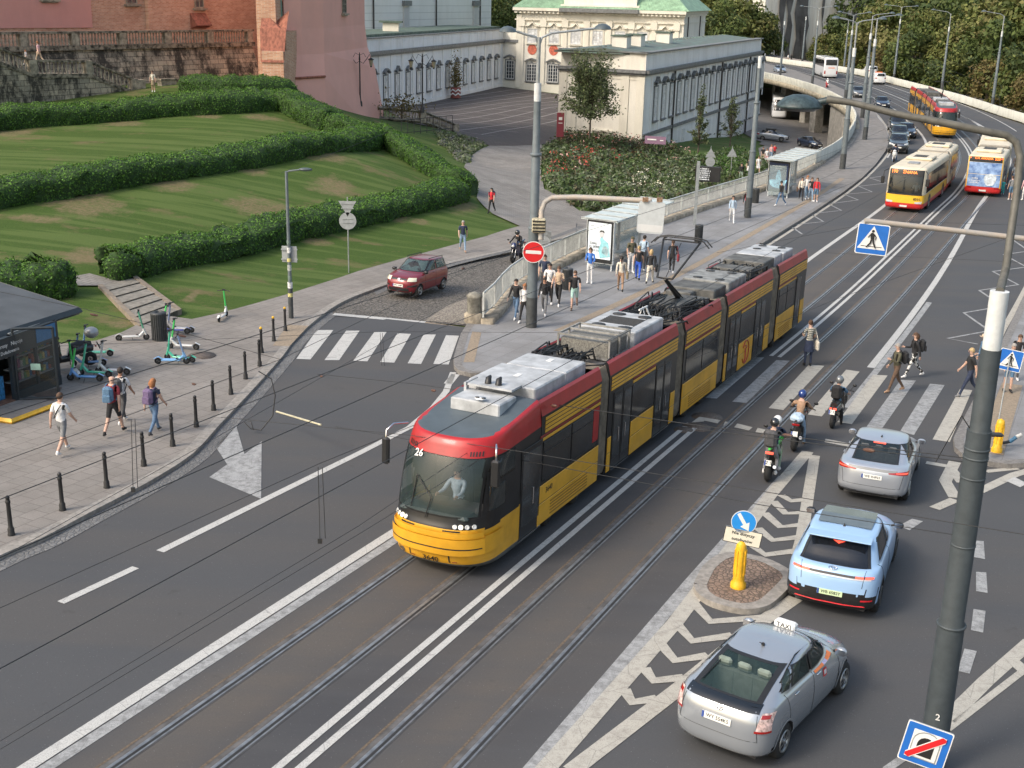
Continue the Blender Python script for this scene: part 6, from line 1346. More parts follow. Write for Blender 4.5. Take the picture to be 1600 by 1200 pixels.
 if detail:
  b.text('3640',hull_frame(h,'F',1.45,.05,.014),.2); b.obj('fleet_number',INK,root)
  b=MB(); b.text('26',hull_frame(h,'F',6.75,-.52,.03),.24); b.obj('route_number',WHT,root)
  for a in (-.45,.55): b=MB(); h.patch(b,'F',[(1.35,a),(1.35,a+.10),(1.43,a+.10),(1.43,a)],.012,0,1,1); b.obj('reflector',TRED,root)
  p,n=h.pt_nrm('F',1.5,-.72); b=MB(); q=n.to_track_quat('Z','Y').to_matrix().to_4x4(); q.translation=p; b.T=q; b.lathe([(.07,0),(.07,.01),(.04,-.02),(0,-.02)],(0,0,0),14,0); b.T=None; b.obj('coupler_cover',RUST,root)
  p,n=h.pt_nrm('S',3.25,-1.15); b=MB(); b.box((p.x,p.y-.01,p.z),(.28,.03,.16),0,0,.02); b.obj('side_lamp',HLG,root)
 # wipers, dash, driver seat
 p0,n0=h.pt_nrm('F',4.0,-.1); p1,n1=h.pt_nrm('F',4.9,.0); b=MB(); b.tube([p0+n0*.05,p1+n1*.05],.012,5); p2,_=h.pt_nrm('F',5.6,-.45); p3,_=h.pt_nrm('F',4.35,-.5); b.tube([p2+n1*.04,p3+n1*.04],.012,5); b.tube([p1+n1*.05,p2+n1*.04],.01,5); b.obj('wiper',BLK,root)
 b=MB(); b.box((-.85,0,1.25),(1.2,2.0,.35),0,0,.15); b.box((-.45,0,1.42),(.5,1.7,.12),1,0,.05); b.obj('dashboard',[INT,M('dash_top',(.03,.045,.045),.6,var=.2)],root)
 b=MB(); b.box((-2.3,0,1.9),(.08,2.1,2.0)); b.box((-1.9,0,.5),(2.6,2.1,.1)); b.obj('cab_bulkhead',INT,root)
 ubox(root,'driver_seat',INT,(-1.65,0,1.6),(.18,.5,1.0),0,.06)
 for s_ in (1,-1):
  b=MB(); pts=[(-.95,s_*1.08,3.12),(-.6,s_*1.24,3.16),(-.45,s_*1.33,3.03),(-.43,s_*1.33,2.85)] if s_<0 else [(-.95,s_*1.12,3.0),(-.72,s_*1.24,3.02),(-.66,s_*1.27,2.88),(-.66,s_*1.27,2.72)]
  b.tube(pts,.024,6); b.obj('mirror_arm',CHR,root); b=MB(); q=pts[-1]; b.box((q[0],q[1],q[2]-.28),(.12,.2,.62),0,.2*s_,.04); b.obj('mirror',BLK,root)
 secs=[(xe-1.15,joints[0][1])]+joints[1:]
 for si,(x0,x1) in enumerate(secs):
  cv=(lambda x:(0,0,0)) if curve is None else curve
  sr=bpy.data.objects.new('car_section',None); scene.collection.objects.link(sr); sr.parent=root
  if curve:
   dx,dy,ra=curve(si); sr.location=(dx,dy,0); sr.rotation_euler=(0,0,ra)
  L=x0-x1; xm=(x0+x1)/2
  b=MB(); pr=[(-1.12,H0),(-1.175,.45),(-1.175,3.04),(-1.10,3.34),(-1.04,3.40),(-1.0,3.36),(-1.0,3.14),(1.0,3.14),(1.0,3.36),(1.04,3.40),(1.10,3.34),(1.175,3.04),(1.175,.45),(1.12,H0)]
  n=len(pr); vs=[(x,y,z) for x in (x0,x1) for y,z in pr]; b.add(vs,[(i,(i+1)%n,n+(i+1)%n,n+i) for i in range(n)]);
  b.m=[2 if i in (5,6,7) else (1 if i in (2,3,4,8,9,10) else 0) for i in range(n)]
  for o in (0,n): b.add(vs[o:o+n],[tuple(range(n))],0)
  b.obj('section_body',[TBL,TRD,DECK],sr)
  if not detail and False: continue
  for s_ in (1,-1):
   y=s_*1.178
   def sl(nm,m_,xa,xb,z0,z1,o=.012): b=MB(); b.box(((xa+xb)/2,y+s_*o/2,(z0+z1)/2),(abs(xa-xb),o,z1-z0),0,0,min(.008,o*.45)); return b.obj(nm,m_,sr)
   lay=LAY[si]
   for kind,a,c in lay:
    xa,xb=a,c
    if kind=='Y':
     sl('yellow_panel',YEL,xa,xb,.34,.86,.02); sl('yellow_panel',YEL,xa,xb,.875,1.32,.02)
     if abs(xa-xb)>2.2:
      b=MB();
      for k in range(5): b.box(((xa+xb)/2,y+s_*.024,.45+k*.08),(abs(xa-xb)*.62,.012,.03))
      b.obj('louvre',M('louvre_dark',(.30,.15,.02),.6,var=.1),sr)
      nw=2 if abs(xa-xb)<4.5 else 3
      for k in range(nw):
       w_=(abs(xa-xb)-.3)/nw; xc=max(xa,xb)-.15-w_*(k+.5); o_=sl('side_window',TGL,xc-w_/2+.05,xc+w_/2-.05,1.40,2.38,.01);
       b=MB(); b.box((xc,y+s_*.013,2.12),(w_-.14,.008,.03)); b.obj('window_bar',BLK,o_)
     else:
      if abs(xa-xb)>.8: sl('side_window',TGL,xa,xb,1.40,2.38,.01)
    if kind=='D':
     nd=2 if abs(xa-xb)>1.2 else 1; w_=abs(xa-xb)/nd
     for k in range(nd):
      xc=max(xa,xb)-w_*(k+.5); d=sl('door',TBL,xc-w_/2+.015,xc+w_/2-.015,.36,2.5,.012); b=MB(); b.box((xc,y+s_*.016,1.5),(w_-.18,.008,1.75)); b.obj('door_glass',M('tram_door_glass',(.045,.045,.045),.07,var=.5,scale=1.1,spec=.5),d)  # door glass noise likewise paints varied reflections
      b=MB(); b.cyl((xc+(.1 if k else -.1),y+s_*.03,1.05),(xc+(.1 if k else -.1),y+s_*.03,1.45),.018,5); b.obj('door_handle',CHR,d)
     b=MB(); b.box(((xa+xb)/2,y+s_*.02,.33),(abs(xa-xb),.03,.03)); b.obj('door_sill',CHR,sr)
   xs0,xs1=(x0-.12,x1+.05) if si else (-3.4,x1+.05)
   for k in range(4): sl('yellow_stripe',YEL,xs0,xs1,2.975-.1*(k+1)+.022,2.975-.1*k,.010)
   yy=[(a,c) for kd,a,c in lay if kd=='Y' and abs(a-c)>1.2]
   for a,c in yy: sl('red_stripe',TRD2,a,c,2.515,2.575,.008); sl('yellow_stripe',YEL,a,c,2.425,2.50,.010)
  bg=MB(); nb=len([1 for kd,a,c in LAY[si] if kd=='Y' and abs(a-c)>2.2])
  for kd,a,c in LAY[si]:
   if kd=='Y' and abs(a-c)>2.2:
    bo=MB(); bo.box(((a+c)/2,0,.38),(abs(a-c)*.7,2.0,.3)); bo.obj('bogie_frame',BLK,sr)
    for xw in ((a+c)/2-.85,(a+c)/2+.85):
     for s_ in (1,-1): b=MB(); b.lathe([(.30,-.06),(.31,.06),(0,.06)],(0,0,0),16); b.v=[(xw+p,.95*s_+q*s_,.31+t) for p,t,q in b.v]; b.obj('wheel',M('steel_wheel',(.12,.11,.10),.5,metal=.6,var=.3),sr)
  if si<len(secs)-1:
   b=MB(); xa=x1; xb=secs[si+1][0]; k=10; vs=[]; prb=[(-1.10,.34),(-1.14,.5),(-1.14,2.95),(-1.02,3.3),(1.02,3.3),(1.14,2.95),(1.14,.5),(1.10,.34)]
   for i in range(k+1):
    sc=1.0 if i%2==0 else .965; x=xa+(xb-xa)*i/k; vs+=[(x,y*sc,1.8+(z-1.8)*(1 if i%2==0 else .985)) for y,z in prb]
   b.add(vs,[(i*8+j,i*8+(j+1)%8,(i+1)*8+(j+1)%8,(i+1)*8+j) for i in range(k) for j in range(8)]); b.obj('bellows',BEL,sr if curve else root)
 return h
def roof_gear(r):
 "equipment on the roof of the near tram; x from the nose, one object each"
 def unit(x0,x1,w,h,mats,nm='roof_unit',z=3.15,y=0.,bev=.03): return ubox(r,nm,mats,((x0+x1)/2,y,z+h/2),(abs(x1-x0),w,h),0,bev)
 u=unit(-2.05,-2.95,1.25,.3,EQW,z=3.22); b=MB(); b.lathe([(.13,0),(.13,.012),(0,.012)],(-2.1,.12,3.585),16); b.lathe([(.05,0),(.05,.02),(0,.02)],(-2.1,.2,3.59),10,1); b.lathe([(.05,0),(.05,.02),(0,.02)],(-2.1,.04,3.59),10,1); b.obj('marking_disc',[WHT,BLK],u)
 b=MB(); b.box((-3.05,.0,3.66),(.55,1.15,.05)); b.box((-2.78,-.62,3.45),(.06,.06,.5)); b.box((-3.3,-.62,3.45),(.06,.06,.5)); b.box((-3.04,-.62,3.67),(.6,.06,.06)); b.obj('intake_tray',EQW,r)
 for y in (-.15,.12): b=MB(); b.tube([(-3.0,y,3.68),(-3.02,y,3.80),(-3.12,y,3.84)],[.085,.075,.03],8); b.obj('intake_hood',BLK,r)
 for x0,x1,w,h,m in ((-3.4,-5.15,1.75,.46,EQW),(-5.3,-6.6,1.65,.42,EQW)):
  u=unit(x0,x1,w,h,m); b=MB()
  for k in range(3): b.box(((x0+x1)/2+.3-.3*k,-w/2-.005,3.38),(.16,.012,.14))
  b.obj('vent_grille',FAN,u)
  b=MB(); b.box((x0-.9,0,3.15+h+.006),(.26,.14,.008)); b.obj('marking_plate',WHT,u)
 def cables(x0,x1,n,sd):
  q=random.Random(sd); m=MB()
  for k in range(n):
   y0=q.uniform(-.85,.85); y1=y0+q.uniform(-.4,.4); z=3.2+q.uniform(0,.25); xa=x0-q.uniform(0,.3); xb=x1+q.uniform(0,.3)
   m.tube([(xa,y0,3.2),(xa-.15,y0,z+.12),((xa+xb)/2,(y0+y1)/2+q.uniform(-.15,.15),z+q.uniform(0,.18)),(xb+.15,y1,z+.1),(xb,y1,3.2)],.022,5)
  m.obj('cable_bundle',CBL,r)
 cables(-6.5,-8.4,26,1)
 # cage radiator
 b=MB(); x0,x1=-8.4,-9.9
 for x in (x0,x1,(x0+x1)/2):
  for y in (-.75,.75): b.box((x,y,3.45),(.05,.05,.6))
 for z in (3.2,3.75):
  for y in (-.75,.75): b.box(((x0+x1)/2,y,z),(1.55,.05,.05))
  for x in (x0,x1,-9.15): b.box((x,0,z),(.05,1.5,.05))
 b.obj('cage_frame',M('cage_steel',(.25,.245,.23),.6,var=.3),r); unit(-8.45,-9.85,1.42,.5,MESH,'cage_mesh')
 u=unit(-10.1,-12.5,1.7,.5,EQW); b=MB()
 for x in (-10.45,-12.1):
  for y in (-.4,.4): b.lathe([(.2,0),(.2,.02),(0,.02)],(x,y,3.65),16)
 for k in range(7): b.box((-10.85-.14*k,0,3.66),(.06,1.1,.02))
 b.obj('fan_grille',FAN,u)
 cables(-12.4,-14.3,24,2); cables(-14.2,-17.0,34,3)
 for k,(x,y,w,h,l) in enumerate([(-14.9,.3,.5,.3,.6),(-15.6,-.4,.6,.25,.7),(-16.6,.2,1.2,.28,.7),(-17.3,-.3,.9,.35,.6)]): unit(x,x-l,w,h,EQD,y=y)
 b=MB(); b.tube([(-13.0,.15,3.3),(-13.0,.0,3.75),(-13.0,-.15,3.3)],.03,5); b.tube([(-12.7,0,3.72),(-13.4,0,3.72)],.03,5); b.tube([(-13.3,.2,3.3),(-13.3,.0,3.72)],.03,5); b.obj('cable_trestle',WHT,r)
 for k,(x0,x1,w,h,m,z) in enumerate([(-17.8,-19.2,1.6,.42,EQD,3.15),(-19.4,-21.6,1.7,.45,M('equipment_grey',(.22,.225,.22),.7,var=.35,scale=3,detail=6),3.15),(-22.5,-23.4,1.4,.4,EQD,3.15),(-24.2,-25.8,1.6,.45,_mc['equipment_dark'],3.15),(-25.9,-27.1,1.6,.45,_mc['equipment_white'],3.15),(-27.3,-28.9,1.6,.42,_mc['equipment_white'],3.15)]):
  u=unit(x0,x1,w,h,m,z=z)
  if k in (1,5):
   b=MB()
   for x in (x0-.35,x1+.35):
    for y in (-.4,.4): b.lathe([(.17,0),(.17,.02),(0,.02)],(x,y,z+h),14)
   b.obj('fan_grille',FAN,u)
 cables(-21.5,-24.3,30,4); cables(-28.6,-29.6,10,5)
 for s_ in (.8,-.8): b=MB(); b.tube([(-22.3,s_,3.2),(-22.3,s_,3.62),(-23.8,s_,3.62),(-23.8,s_,3.2)],.02,5); b.obj('hand_rail',EQD,r)
 # pantograph
 p=bpy.data.objects.new('pantograph',None); scene.collection.objects.link(p); p.parent=r
 b=MB(); b.box((-15.9,0,3.42),(1.5,1.1,.08));
 for x in (-15.3,-16.5):
  for y in (-.5,.5): b.lathe([(.05,0),(.08,.06),(.05,.12),(.08,.18),(.05,.24)],(x,y,3.15),8)
 b.obj('base_frame',EQD,p)
 b=MB(); b.tube([(-16.4,0,3.5),(-14.9,0,4.35)],[.09,.06],8); b.tube([(-16.6,.1,3.45),(-15.0,.06,4.28)],.02,5); b.obj('lower_arm',BLK,p)
 b=MB(); b.tube([(-14.9,.0,4.35),(-14.9,.25,4.36),(-16.35,.62,5.35)],.035,6); b.tube([(-14.9,.0,4.35),(-14.9,-.25,4.36),(-16.35,-.62,5.35)],.035,6); b.tube([(-16.35,-.62,5.35),(-16.35,.62,5.35)],.025,6); b.tube([(-14.9,0,4.3),(-16.3,.0,5.3)],.012,4); b.obj('upper_arm',BLK,p)
 b=MB()
 for dx in (-.16,.16): b.tube([(-16.35+dx,-.98,5.22),(-16.35+dx,-.78,5.42),(-16.35+dx,-.5,5.47),(-16.35+dx,.5,5.47),(-16.35+dx,.78,5.42),(-16.35+dx,.98,5.22)],.022,6)
 b.box((-16.35,.55,5.42),(.34,.04,.05)); b.box((-16.35,-.55,5.42),(.34,.04,.05)); b.obj('collector_head',BLK,p)
U0=21.15
def xpx(px):
 lo,hi=15.,60.
 for _ in range(40):
  m=(lo+hi)/2; q=xy(m,-10.95); x=proj((q[0],q[1],float(zu(m))+.35))[0]
  if x<px: lo=m
  else: hi=m
 return -(lo-U0)
J=[(0,xpx(931)),(xpx(944),xpx(1050)),(xpx(1061),xpx(1117)),(xpx(1127),xpx(1198)),(xpx(1208),xpx(1252))]
LAY=[[('D',-2.15,-3.3),('Y',xpx(837),J[0][1]+.03)],[('Y',J[1][0]-.04,xpx(950)),('D',xpx(951),xpx(980)),('Y',xpx(981),xpx(1016)),('D',xpx(1017),xpx(1042)),('Y',xpx(1043),J[1][1]+.03)],[('Y',J[2][0]-.04,J[2][1]+.04)],
     [('Y',J[3][0]-.03,xpx(1131)),('D',xpx(1132),xpx(1149)),('Y',xpx(1150),xpx(1172)),('D',xpx(1173),xpx(1189)),('Y',xpx(1190),J[3][1]+.03)],[('Y',J[4][0]-.04,xpx(1236)),('D',xpx(1237),xpx(1245)),('Y',xpx(1246),J[4][1]+.04)]]
q=xy(U0,-12.12); TR=thing('tram','long red, yellow and black articulated tram with route number 26 in the centre','tram',(q[0],q[1],float(zu(U0))))
TR.rotation_euler=(0,GRADE,RZ+math.pi)
TR.rotation_mode='XYZ'
TR.matrix_world=Matrix.Translation((q[0],q[1],float(zu(U0))+.02))@Matrix.Rotation(RZ+math.pi,4,'Z')@Matrix.Rotation(-0.0,4,'Y')
TR.rotation_euler=Matrix(Matrix.Rotation(RZ+math.pi,3,'Z')@Matrix.Rotation(-math.atan(GRADE),3,'Y')).to_euler()
tram(TR,J); roof_gear(TR)
b=MB(); sx=-(J[0][1]+J[0][0])/2
b.box((J[0][1]+.3,1.19,1.95),(.36,.012,.9),0,0); b.obj('red_notice',TRD,TR)
b=MB(); m4=Matrix(((-1,0,0,xpx(841)-.45),(0,0,1,1.203),(0,1,0,1.13),(0,0,0,1))); b.text('3640',m4,.2); b.obj('fleet_number',INK,TR)
xc=(xpx(1150)+xpx(1172))/2; b=MB(); b.tube([(xc+.42*math.cos(a),1.205,.86+.42*math.sin(a)) for a in np.linspace(.5,5.8,20)],.022,5,0,False); b.tube([(xc+.1,1.205,.5),(xc,1.205,.62),(xc+.06,1.205,.98),(xc-.16,1.205,1.0)],.03,5); b.tube([(xc-.15,1.205,1.06),(xc+.15,1.205,1.1)],.022,5); b.obj('emblem',TRD,TR)
# second tram on the bend
def curve_fn(u_nose,off):
 P0,a0=on_track(off,u_nose);
 def f(x):  # x<=0 from nose
  u=u_nose-x; P,a=on_track(off,u); return P,a
 return f
f2=curve_fn(138.3,-1.72)
P0,a0=f2(-2.); hd=a0+math.pi
Pn,_=f2(0.); T2=thing('tram','red and yellow articulated tram rounding the bend towards the camera','tram',(Pn[0],Pn[1],-2.25),hd)
def curve(si):
 x0,x1=([(-3.2,J[0][1])]+J[1:])[si]; xm=(x0+x1)/2; P,a=f2(xm); ra=(a+math.pi)-hd; d=P-Pn; lx=d[0]*math.cos(hd)+d[1]*math.sin(hd); ly=-d[0]*math.sin(hd)+d[1]*math.cos(hd)
 return (lx-xm*math.cos(ra),ly-xm*math.sin(ra),ra)
tram(T2,J,False,curve)
for x0,x1,m in ((-2.0,-3.4,EQW),(-4,-6.5,EQD),(-8,-10,EQW),(-17,-20,EQD)):
 P,a=f2((x0+x1)/2); d=P-Pn; b=MB(); b.box((d[0]*math.cos(hd)+d[1]*math.sin(hd),-d[0]*math.sin(hd)+d[1]*math.cos(hd),3.35),(abs(x1-x0),1.5,.4),0,a+math.pi-hd,.03); b.obj('roof_unit',m,T2)
b=MB(); P,a=f2(-8); d=P-Pn; lx=d[0]*math.cos(hd)+d[1]*math.sin(hd); ly=-d[0]*math.sin(hd)+d[1]*math.cos(hd)
b.tube([(lx-1,ly,3.4),(lx+.5,ly,4.4),(lx-.9,ly,5.3)],.06,6); b.tube([(lx-.9,ly-.9,5.3),(lx-.9,ly+.9,5.3)],.03,6); b.obj('pantograph',BLK,T2)
# ---- buses
BCR=M('bus_cream',(.62,.55,.42),.5,var=.10,scale=2); BUY=M('bus_yellow',(.78,.46,.03),.4,var=.05,coat=.4); BUR=M('bus_red',(.50,.02,.02),.4,var=.05,coat=.4); BGL=M('bus_glass',(.018,.019,.02),.07,var=.4,scale=.8); ADB=M('advert_blue',(.10,.22,.55),.5,var=.35,scale=2.2,col2=(.35,.50,.75))
def bus(root,rear,curve_x):
 W=1.275
 def sect(par,x0,x1,front,back,grp):
  z=[(x0-.10,.28,x1+.1,.28,1.22),(x0-.02,.40,x1+.02,.40,1.27),(x0,.7,x1,.7,W),(x0,1.2,x1,1.2,W),(x0-.08,2.0,x1+.02,2.0,W),(x0-.22,2.75,x1+.05,2.75,1.26),(x0-.34,2.95,x1+.12,2.95,1.20),(x0-.5,3.02,x1+.3,3.02,1.05)]
  h=Hull(z,.5 if front else .06,.35 if back else .06,3.2,4.,nt=30,ns=20,sub=10,crown=.03); h.pend=[]
  if front: h.glass(par,'F',[(3.05,-1.12),(3.05,1.12),(5.3,1.12),(5.3,-1.12)],.97,'windshield',glassm('bus_windshield',(.02,.025,.03),.72),fm=BLK)
  def zone(x,y,z_,t):
   if z_>2.82: return 0
   if z_<.62+(0 if front else .0): return 2
   if abs(y)>1.2 and z_<1.25: return 1 if grp=='front' else 0
   if z_<1.2: return 1 if grp=='front' or not back else 2
   return 0
  h.build(par,[BCR,BUY,BUR],'section_body',zone)
  for s_ in (1,-1):
   n=int((x0-x1-1.2)/1.45); st=(x0-x1-1.2)/n
   for k in range(n):
    xc=x0-.9-st*(k+.5)
    door=k in (0,2,n-1) if s_<0 else False
    b=MB(); b.box((xc,s_*(W+.004),1.95 if not door else 1.5),(st-.06,.014,1.35 if not door else 2.2),0,0,.005); b.obj('door' if door else 'side_window',BGL,par)
  for px_ in ([x0-2.7] if front else [])+([x1+3.2] if back else [x1+1.8] if front else []):
   for s_ in (1,-1): wheel(par,px_,s_*(W-.14),.48,.28,ALLOY,8); b=MB(); b.add([(px_+.58*math.cos(a),s_*(W+.006),.48+.58*math.sin(a)) for a in np.linspace(0,math.pi,14)],[tuple(range(14))]); b.obj('wheel_arch',BLK,par)
  for xx in (x0-2.6,x0-6.0):
   if xx>x1+1: b=MB(); b.box((xx,0,3.08),(.9,.75,.08),0,0,.02); b.obj('roof_hatch',M('hatch_grey',(.25,.26,.28),.5,var=.1),par)
  b=MB(); b.box(((x0+x1)/2-.3,0,3.15),(2.3,1.8,.2),0,0,.06); u=b.obj('roof_unit',BCR,par); b=MB()
  for k in range(5): b.box(((x0+x1)/2-.75+.3*k,0,3.255),(.2,.9,.01))
  b.obj('fan_grille',FAN,u)
  return h
 a=bpy.data.objects.new('front_section',None); c=bpy.data.objects.new('rear_section',None)
 for o in (a,c): scene.collection.objects.link(o); o.parent=root
 h=sect(a,0,-10.6,True,False,'front'); dx,dy,ra=curve_x; c.location=(dx,dy,0); c.rotation_euler=(0,0,ra)
 g=sect(c,-11.5,-17.9,False,True,'rear')
 b=MB(); vs=[]
 for i in range(9):
  f=i/8; x=-10.5-1.1*f; yy=0; sc=.97 if i%2 else 1.; r_=f*ra; ox=dx*f; oy=dy*f
  for y,z in ((-1.22,.4),(-1.25,2.8),(-1.1,3.05),(1.1,3.05),(1.25,2.8),(1.22,.4)): vs.append((x*math.cos(r_)-y*sc*math.sin(r_)+ox,x*math.sin(r_)+y*sc*math.cos(r_)+oy,z))
 b.add(vs,[(i*6+j,i*6+(j+1)%6,(i+1)*6+(j+1)%6,(i+1)*6+j) for i in range(8) for j in range(6)]); b.obj('bellows',M('bus_bellows',(.33,.28,.21),.8,var=.25,scale=6),root)
 # front face
 b=MB(); h.patch(b,'F',[(4.55,-1.05),(4.55,1.05),(5.25,1.05),(5.25,-1.05)],.012); sgn=b.obj('destination_display',BLK,a)
 b=MB(); b.text('190',hull_frame(h,'F',4.9,-.82,.03),.3); b.text('ŻNANA',hull_frame(h,'F',4.9,.2,.03),.27); b.obj('led_text',LED,sgn)
 for s_ in (1,-1):
  hpatch(h,a,'headlight',HLG,[('F',[(1.85,s_*1.15),(1.85,s_*.75),(2.15,s_*.72),(2.25,s_*1.18)])],.014)
  b=MB(); b.tube([(-.3,s_*1.2,2.85),(.25,s_*1.42,2.75),(.28,s_*1.45,2.3)],.03,5); b.box((.28,s_*1.47,2.15),(.14,.24,.5),0,0,.04); b.obj('mirror',BLK,a)
 b=MB(); h.patch(b,'F',[(3.0,-1.15),(3.0,1.15),(3.12,1.15),(3.12,-1.15)],.01); b.obj('screen_sill',BLK,a)
 b=MB(); b.text('8501',hull_frame(h,'F',2.55,.85,.014),.24); b.obj('fleet_number',INK,a); plate(a,hull_frame(h,'F',1.2,0,.016),'');
 b=MB(); b.box((-.9,0,1.1),(.9,2.3,.5)); b.box((-1.9,0,1.9),(.1,2.3,1.5)); b.obj('cabin_interior',INT,a)
 # rear face
 b=MB(); g.patch(b,'R',[(4.65,-1.15),(4.65,1.15),(5.5,1.13),(5.5,-1.13)],.012); sgn=b.obj('rear_display',BLK,c); b=MB(); b.text('C.H. ARKADIA',hull_frame(g,'R',5.1,.15,.03),.2); b.text('520',hull_frame(g,'R',5.1,-.80,.03),.26); b.obj('led_text',LED,sgn)
 hpatch(g,c,'advert_panel',ADB,[('R',[(2.1,-1.15),(2.1,1.15),(3.55,1.16),(3.55,-1.16)]),('R',[(3.6,-1.16),(3.6,1.16),(4.62,1.15),(4.62,-1.15)])],.012)
 b=MB();
 for k,(t_,s_) in enumerate([('zadbaj',.18),('o komfort',.18),('podróży',.18)]): b.text(t_,hull_frame(g,'R',3.2-.25*k,.62,.02),s_)
 b.obj('advert_text',WHT,c)
 b=MB(); m4=hull_frame(g,'R',3.1,-.45,.02); b.T=m4; b.add([(.42*math.cos(a_)*(1+.12*math.sin(3*a_)),.5*math.sin(a_)*(1+.1*math.cos(2*a_)),0) for a_ in np.linspace(0,6.28,18)],[tuple(range(18))]); b.T=None; b.obj('advert_shape',M('advert_pale',(.55,.62,.68),.5,var=.3,scale=5),c)
 for s_ in (1,-1): hpatch(g,c,'taillight',TLIT,[('R',[(5.05,s_*1.13),(5.05,s_*1.03),(5.3,s_*1.03),(5.3,s_*1.13)])],.03); hpatch(g,c,'taillight',TRED,[('R',[(1.75,s_*1.15),(1.75,s_*.8),(2.0,s_*.8),(2.0,s_*1.15)])],.014)
 b=MB()
 for t0,t1,a0,a1 in ((1.9,5.7,-1.2,-1.14),(1.9,5.7,1.14,1.2),(5.55,5.7,-1.2,1.2)): g.patch(b,'R',[(t0,a0),(t0,a1),(t1,a1),(t1,a0)],.014)
 b.obj('yellow_edge',BUY,c); plate(c,hull_frame(g,'R',1.25,0,.016),'')
 return root
def rel(Pa,ha,Pb,hb,x):
 ra=hb-ha; d=np.array(Pb)-np.array(Pa); lx=d[0]*math.cos(ha)+d[1]*math.sin(ha); ly=-d[0]*math.sin(ha)+d[1]*math.cos(ha); return (lx-x*math.cos(ra),ly-x*math.sin(ra),ra)
def place_bus(label,u_front,off,sgn):
 "sgn -1: nose towards the camera"
 d=1 if sgn<0 else -1
 def at(x): P,a=on_track(off,u_front-d*x*1.); return P,(a+math.pi if sgn<0 else a)
 Pf,_=at(0); Pm,hm=at(-5.); Pr,hr=at(-14.7)
 root=thing('bus',label,'bus',(Pf[0],Pf[1],float(z_road(*Pf))+.0),hm,'articulated city buses at the stops'); c=rel(Pf,hm,Pr,hr,-14.7); bus(root,True,c)
 settle(root,hm,z_road,9.); return root
place_bus('articulated city bus numbered 8501 with an orange ŻNANA display, facing the camera',86.6,-2.0,-1)
place_bus('articulated city bus seen from behind with a blue advert on its tail',115.2,1.85,1)
# coach
P,a=lane(1288,119); co=thing('coach','white touring coach on the far part of the viaduct','coach',tuple(P),a-.06)
z=[(6.2,.3,-6.2,.3,1.2),(6.35,.6,-6.3,.6,1.27),(6.35,1.2,-6.32,1.2,1.28),(6.2,2.0,-6.32,2.0,1.28),(5.8,2.9,-6.25,3.0,1.26),(5.4,3.4,-6.15,3.5,1.2),(5.0,3.6,-6.0,3.65,1.0)]
h=Hull(z,.8,.3,3,4,nt=24,ns=20,sub=8,crown=.04); h.pend=[]; h.build(co,[WHP],'body')
hpatch(h,co,'windshield',BGL,[('F',[(2.3,-1.15),(2.3,1.15),(4.6,1.1),(4.6,-1.1)])],.012); hpatch(h,co,'rear_window',BGL,[('R',[(3.3,-1.0),(3.3,1.0),(4.5,1.0),(4.5,-1.0)])],.012)
for sd in 'LS':
 for k in range(7): hpatch(h,co,'side_window',BGL,[(sd,[(3.,5.0-1.55*k),(3.,3.55-1.55*k),(4.3,3.55-1.55*k),(4.3,5.0-1.55*k)])],.012)
for x in (3.6,-3.2,-4.4):
 for s_ in (1,-1): wheel(co,x,s_*1.14,.5,.28,ALLOY,8)
for s_ in (1,-1): hpatch(h,co,'taillight',TRED,[('R',[(1.3,s_*1.18),(1.3,s_*.95),(2.2,s_*.95),(2.2,s_*1.18)])],.012)
b=MB(); h.patch(b,'R',[(2.75,-.7),(2.75,.5),(2.9,.5),(2.9,-.7)],.014); b.obj('lettering',ORG,co)
q=at_z(1228,192,-9.1); h2=Hull(z,.8,.3,3,4,nt=20,ns=16,sub=8,crown=.04); h2.pend=[]; c2=thing('coach','white coach parked in the shade under the viaduct','coach',(q[0],q[1]+7,float(z_left(q[0],q[1]))+.12),-1.75); h2.build(c2,[WHP],'body'); hpatch(h2,c2,'windshield',BGL,[('F',[(2.3,-1.15),(2.3,1.15),(4.6,1.1),(4.6,-1.1)])],.012)
for sd in 'LS': hpatch(h2,c2,'side_window',BGL,[(sd,[(3.,5.0),(3.,-5.5),(4.3,-5.5),(4.3,5.0)])],.012)
for x in (3.6,-3.6):
 for s_ in (1,-1): wheel(c2,x,s_*1.14,.5,.28,ALLOY,8)
# ================================================================ people
SK=[M('skin_fair',(.52,.33,.25),.6,var=.08,scale=20),M('skin_tan',(.38,.21,.145),.6,var=.08,scale=20)]
_cm={}
def cloth(c):
 k='cloth_%02x%02x%02x'%tuple(int(255*x) for x in c)
 return M(k,c,.85,var=.18,scale=14,bump=.15)
K_={'black':(.02,.02,.022),'white':(.68,.68,.68),'navy':(.025,.035,.07),'jeans':(.10,.17,.28),'ljeans':(.22,.32,.44),'grey':(.20,.205,.215),'dgrey':(.07,.07,.075),'beige':(.50,.38,.27),'tan':(.34,.215,.14),'olive':(.085,.08,.05),'brown':(.12,.075,.05),'red':(.58,.03,.04),'wine':(.24,.03,.04),'blue':(.06,.20,.62),'mint':(.36,.55,.50),'lblue':(.42,.53,.64),'cream':(.62,.57,.48),'purple':(.14,.10,.19),'pink':(.70,.42,.42),'khaki':(.24,.19,.12),'denim':(.09,.17,.27),'teal':(.05,.42,.42),'royal':(.03,.10,.50),'green':(.05,.45,.08),'lgreen':(.28,.36,.28),'orange':(.65,.2,.1)}
HR={'dark':(.025,.018,.014),'brown':(.085,.045,.025),'blond':(.45,.32,.16),'ginger':(.32,.13,.05),'grey':(.30,.28,.26)}
def rotY(p,a,c=(0,0,0)):
 x,z=p[0]-c[0],p[2]-c[2]; return (c[0]+x*math.cos(a)+z*math.sin(a),p[1],c[2]-x*math.sin(a)+z*math.cos(a))
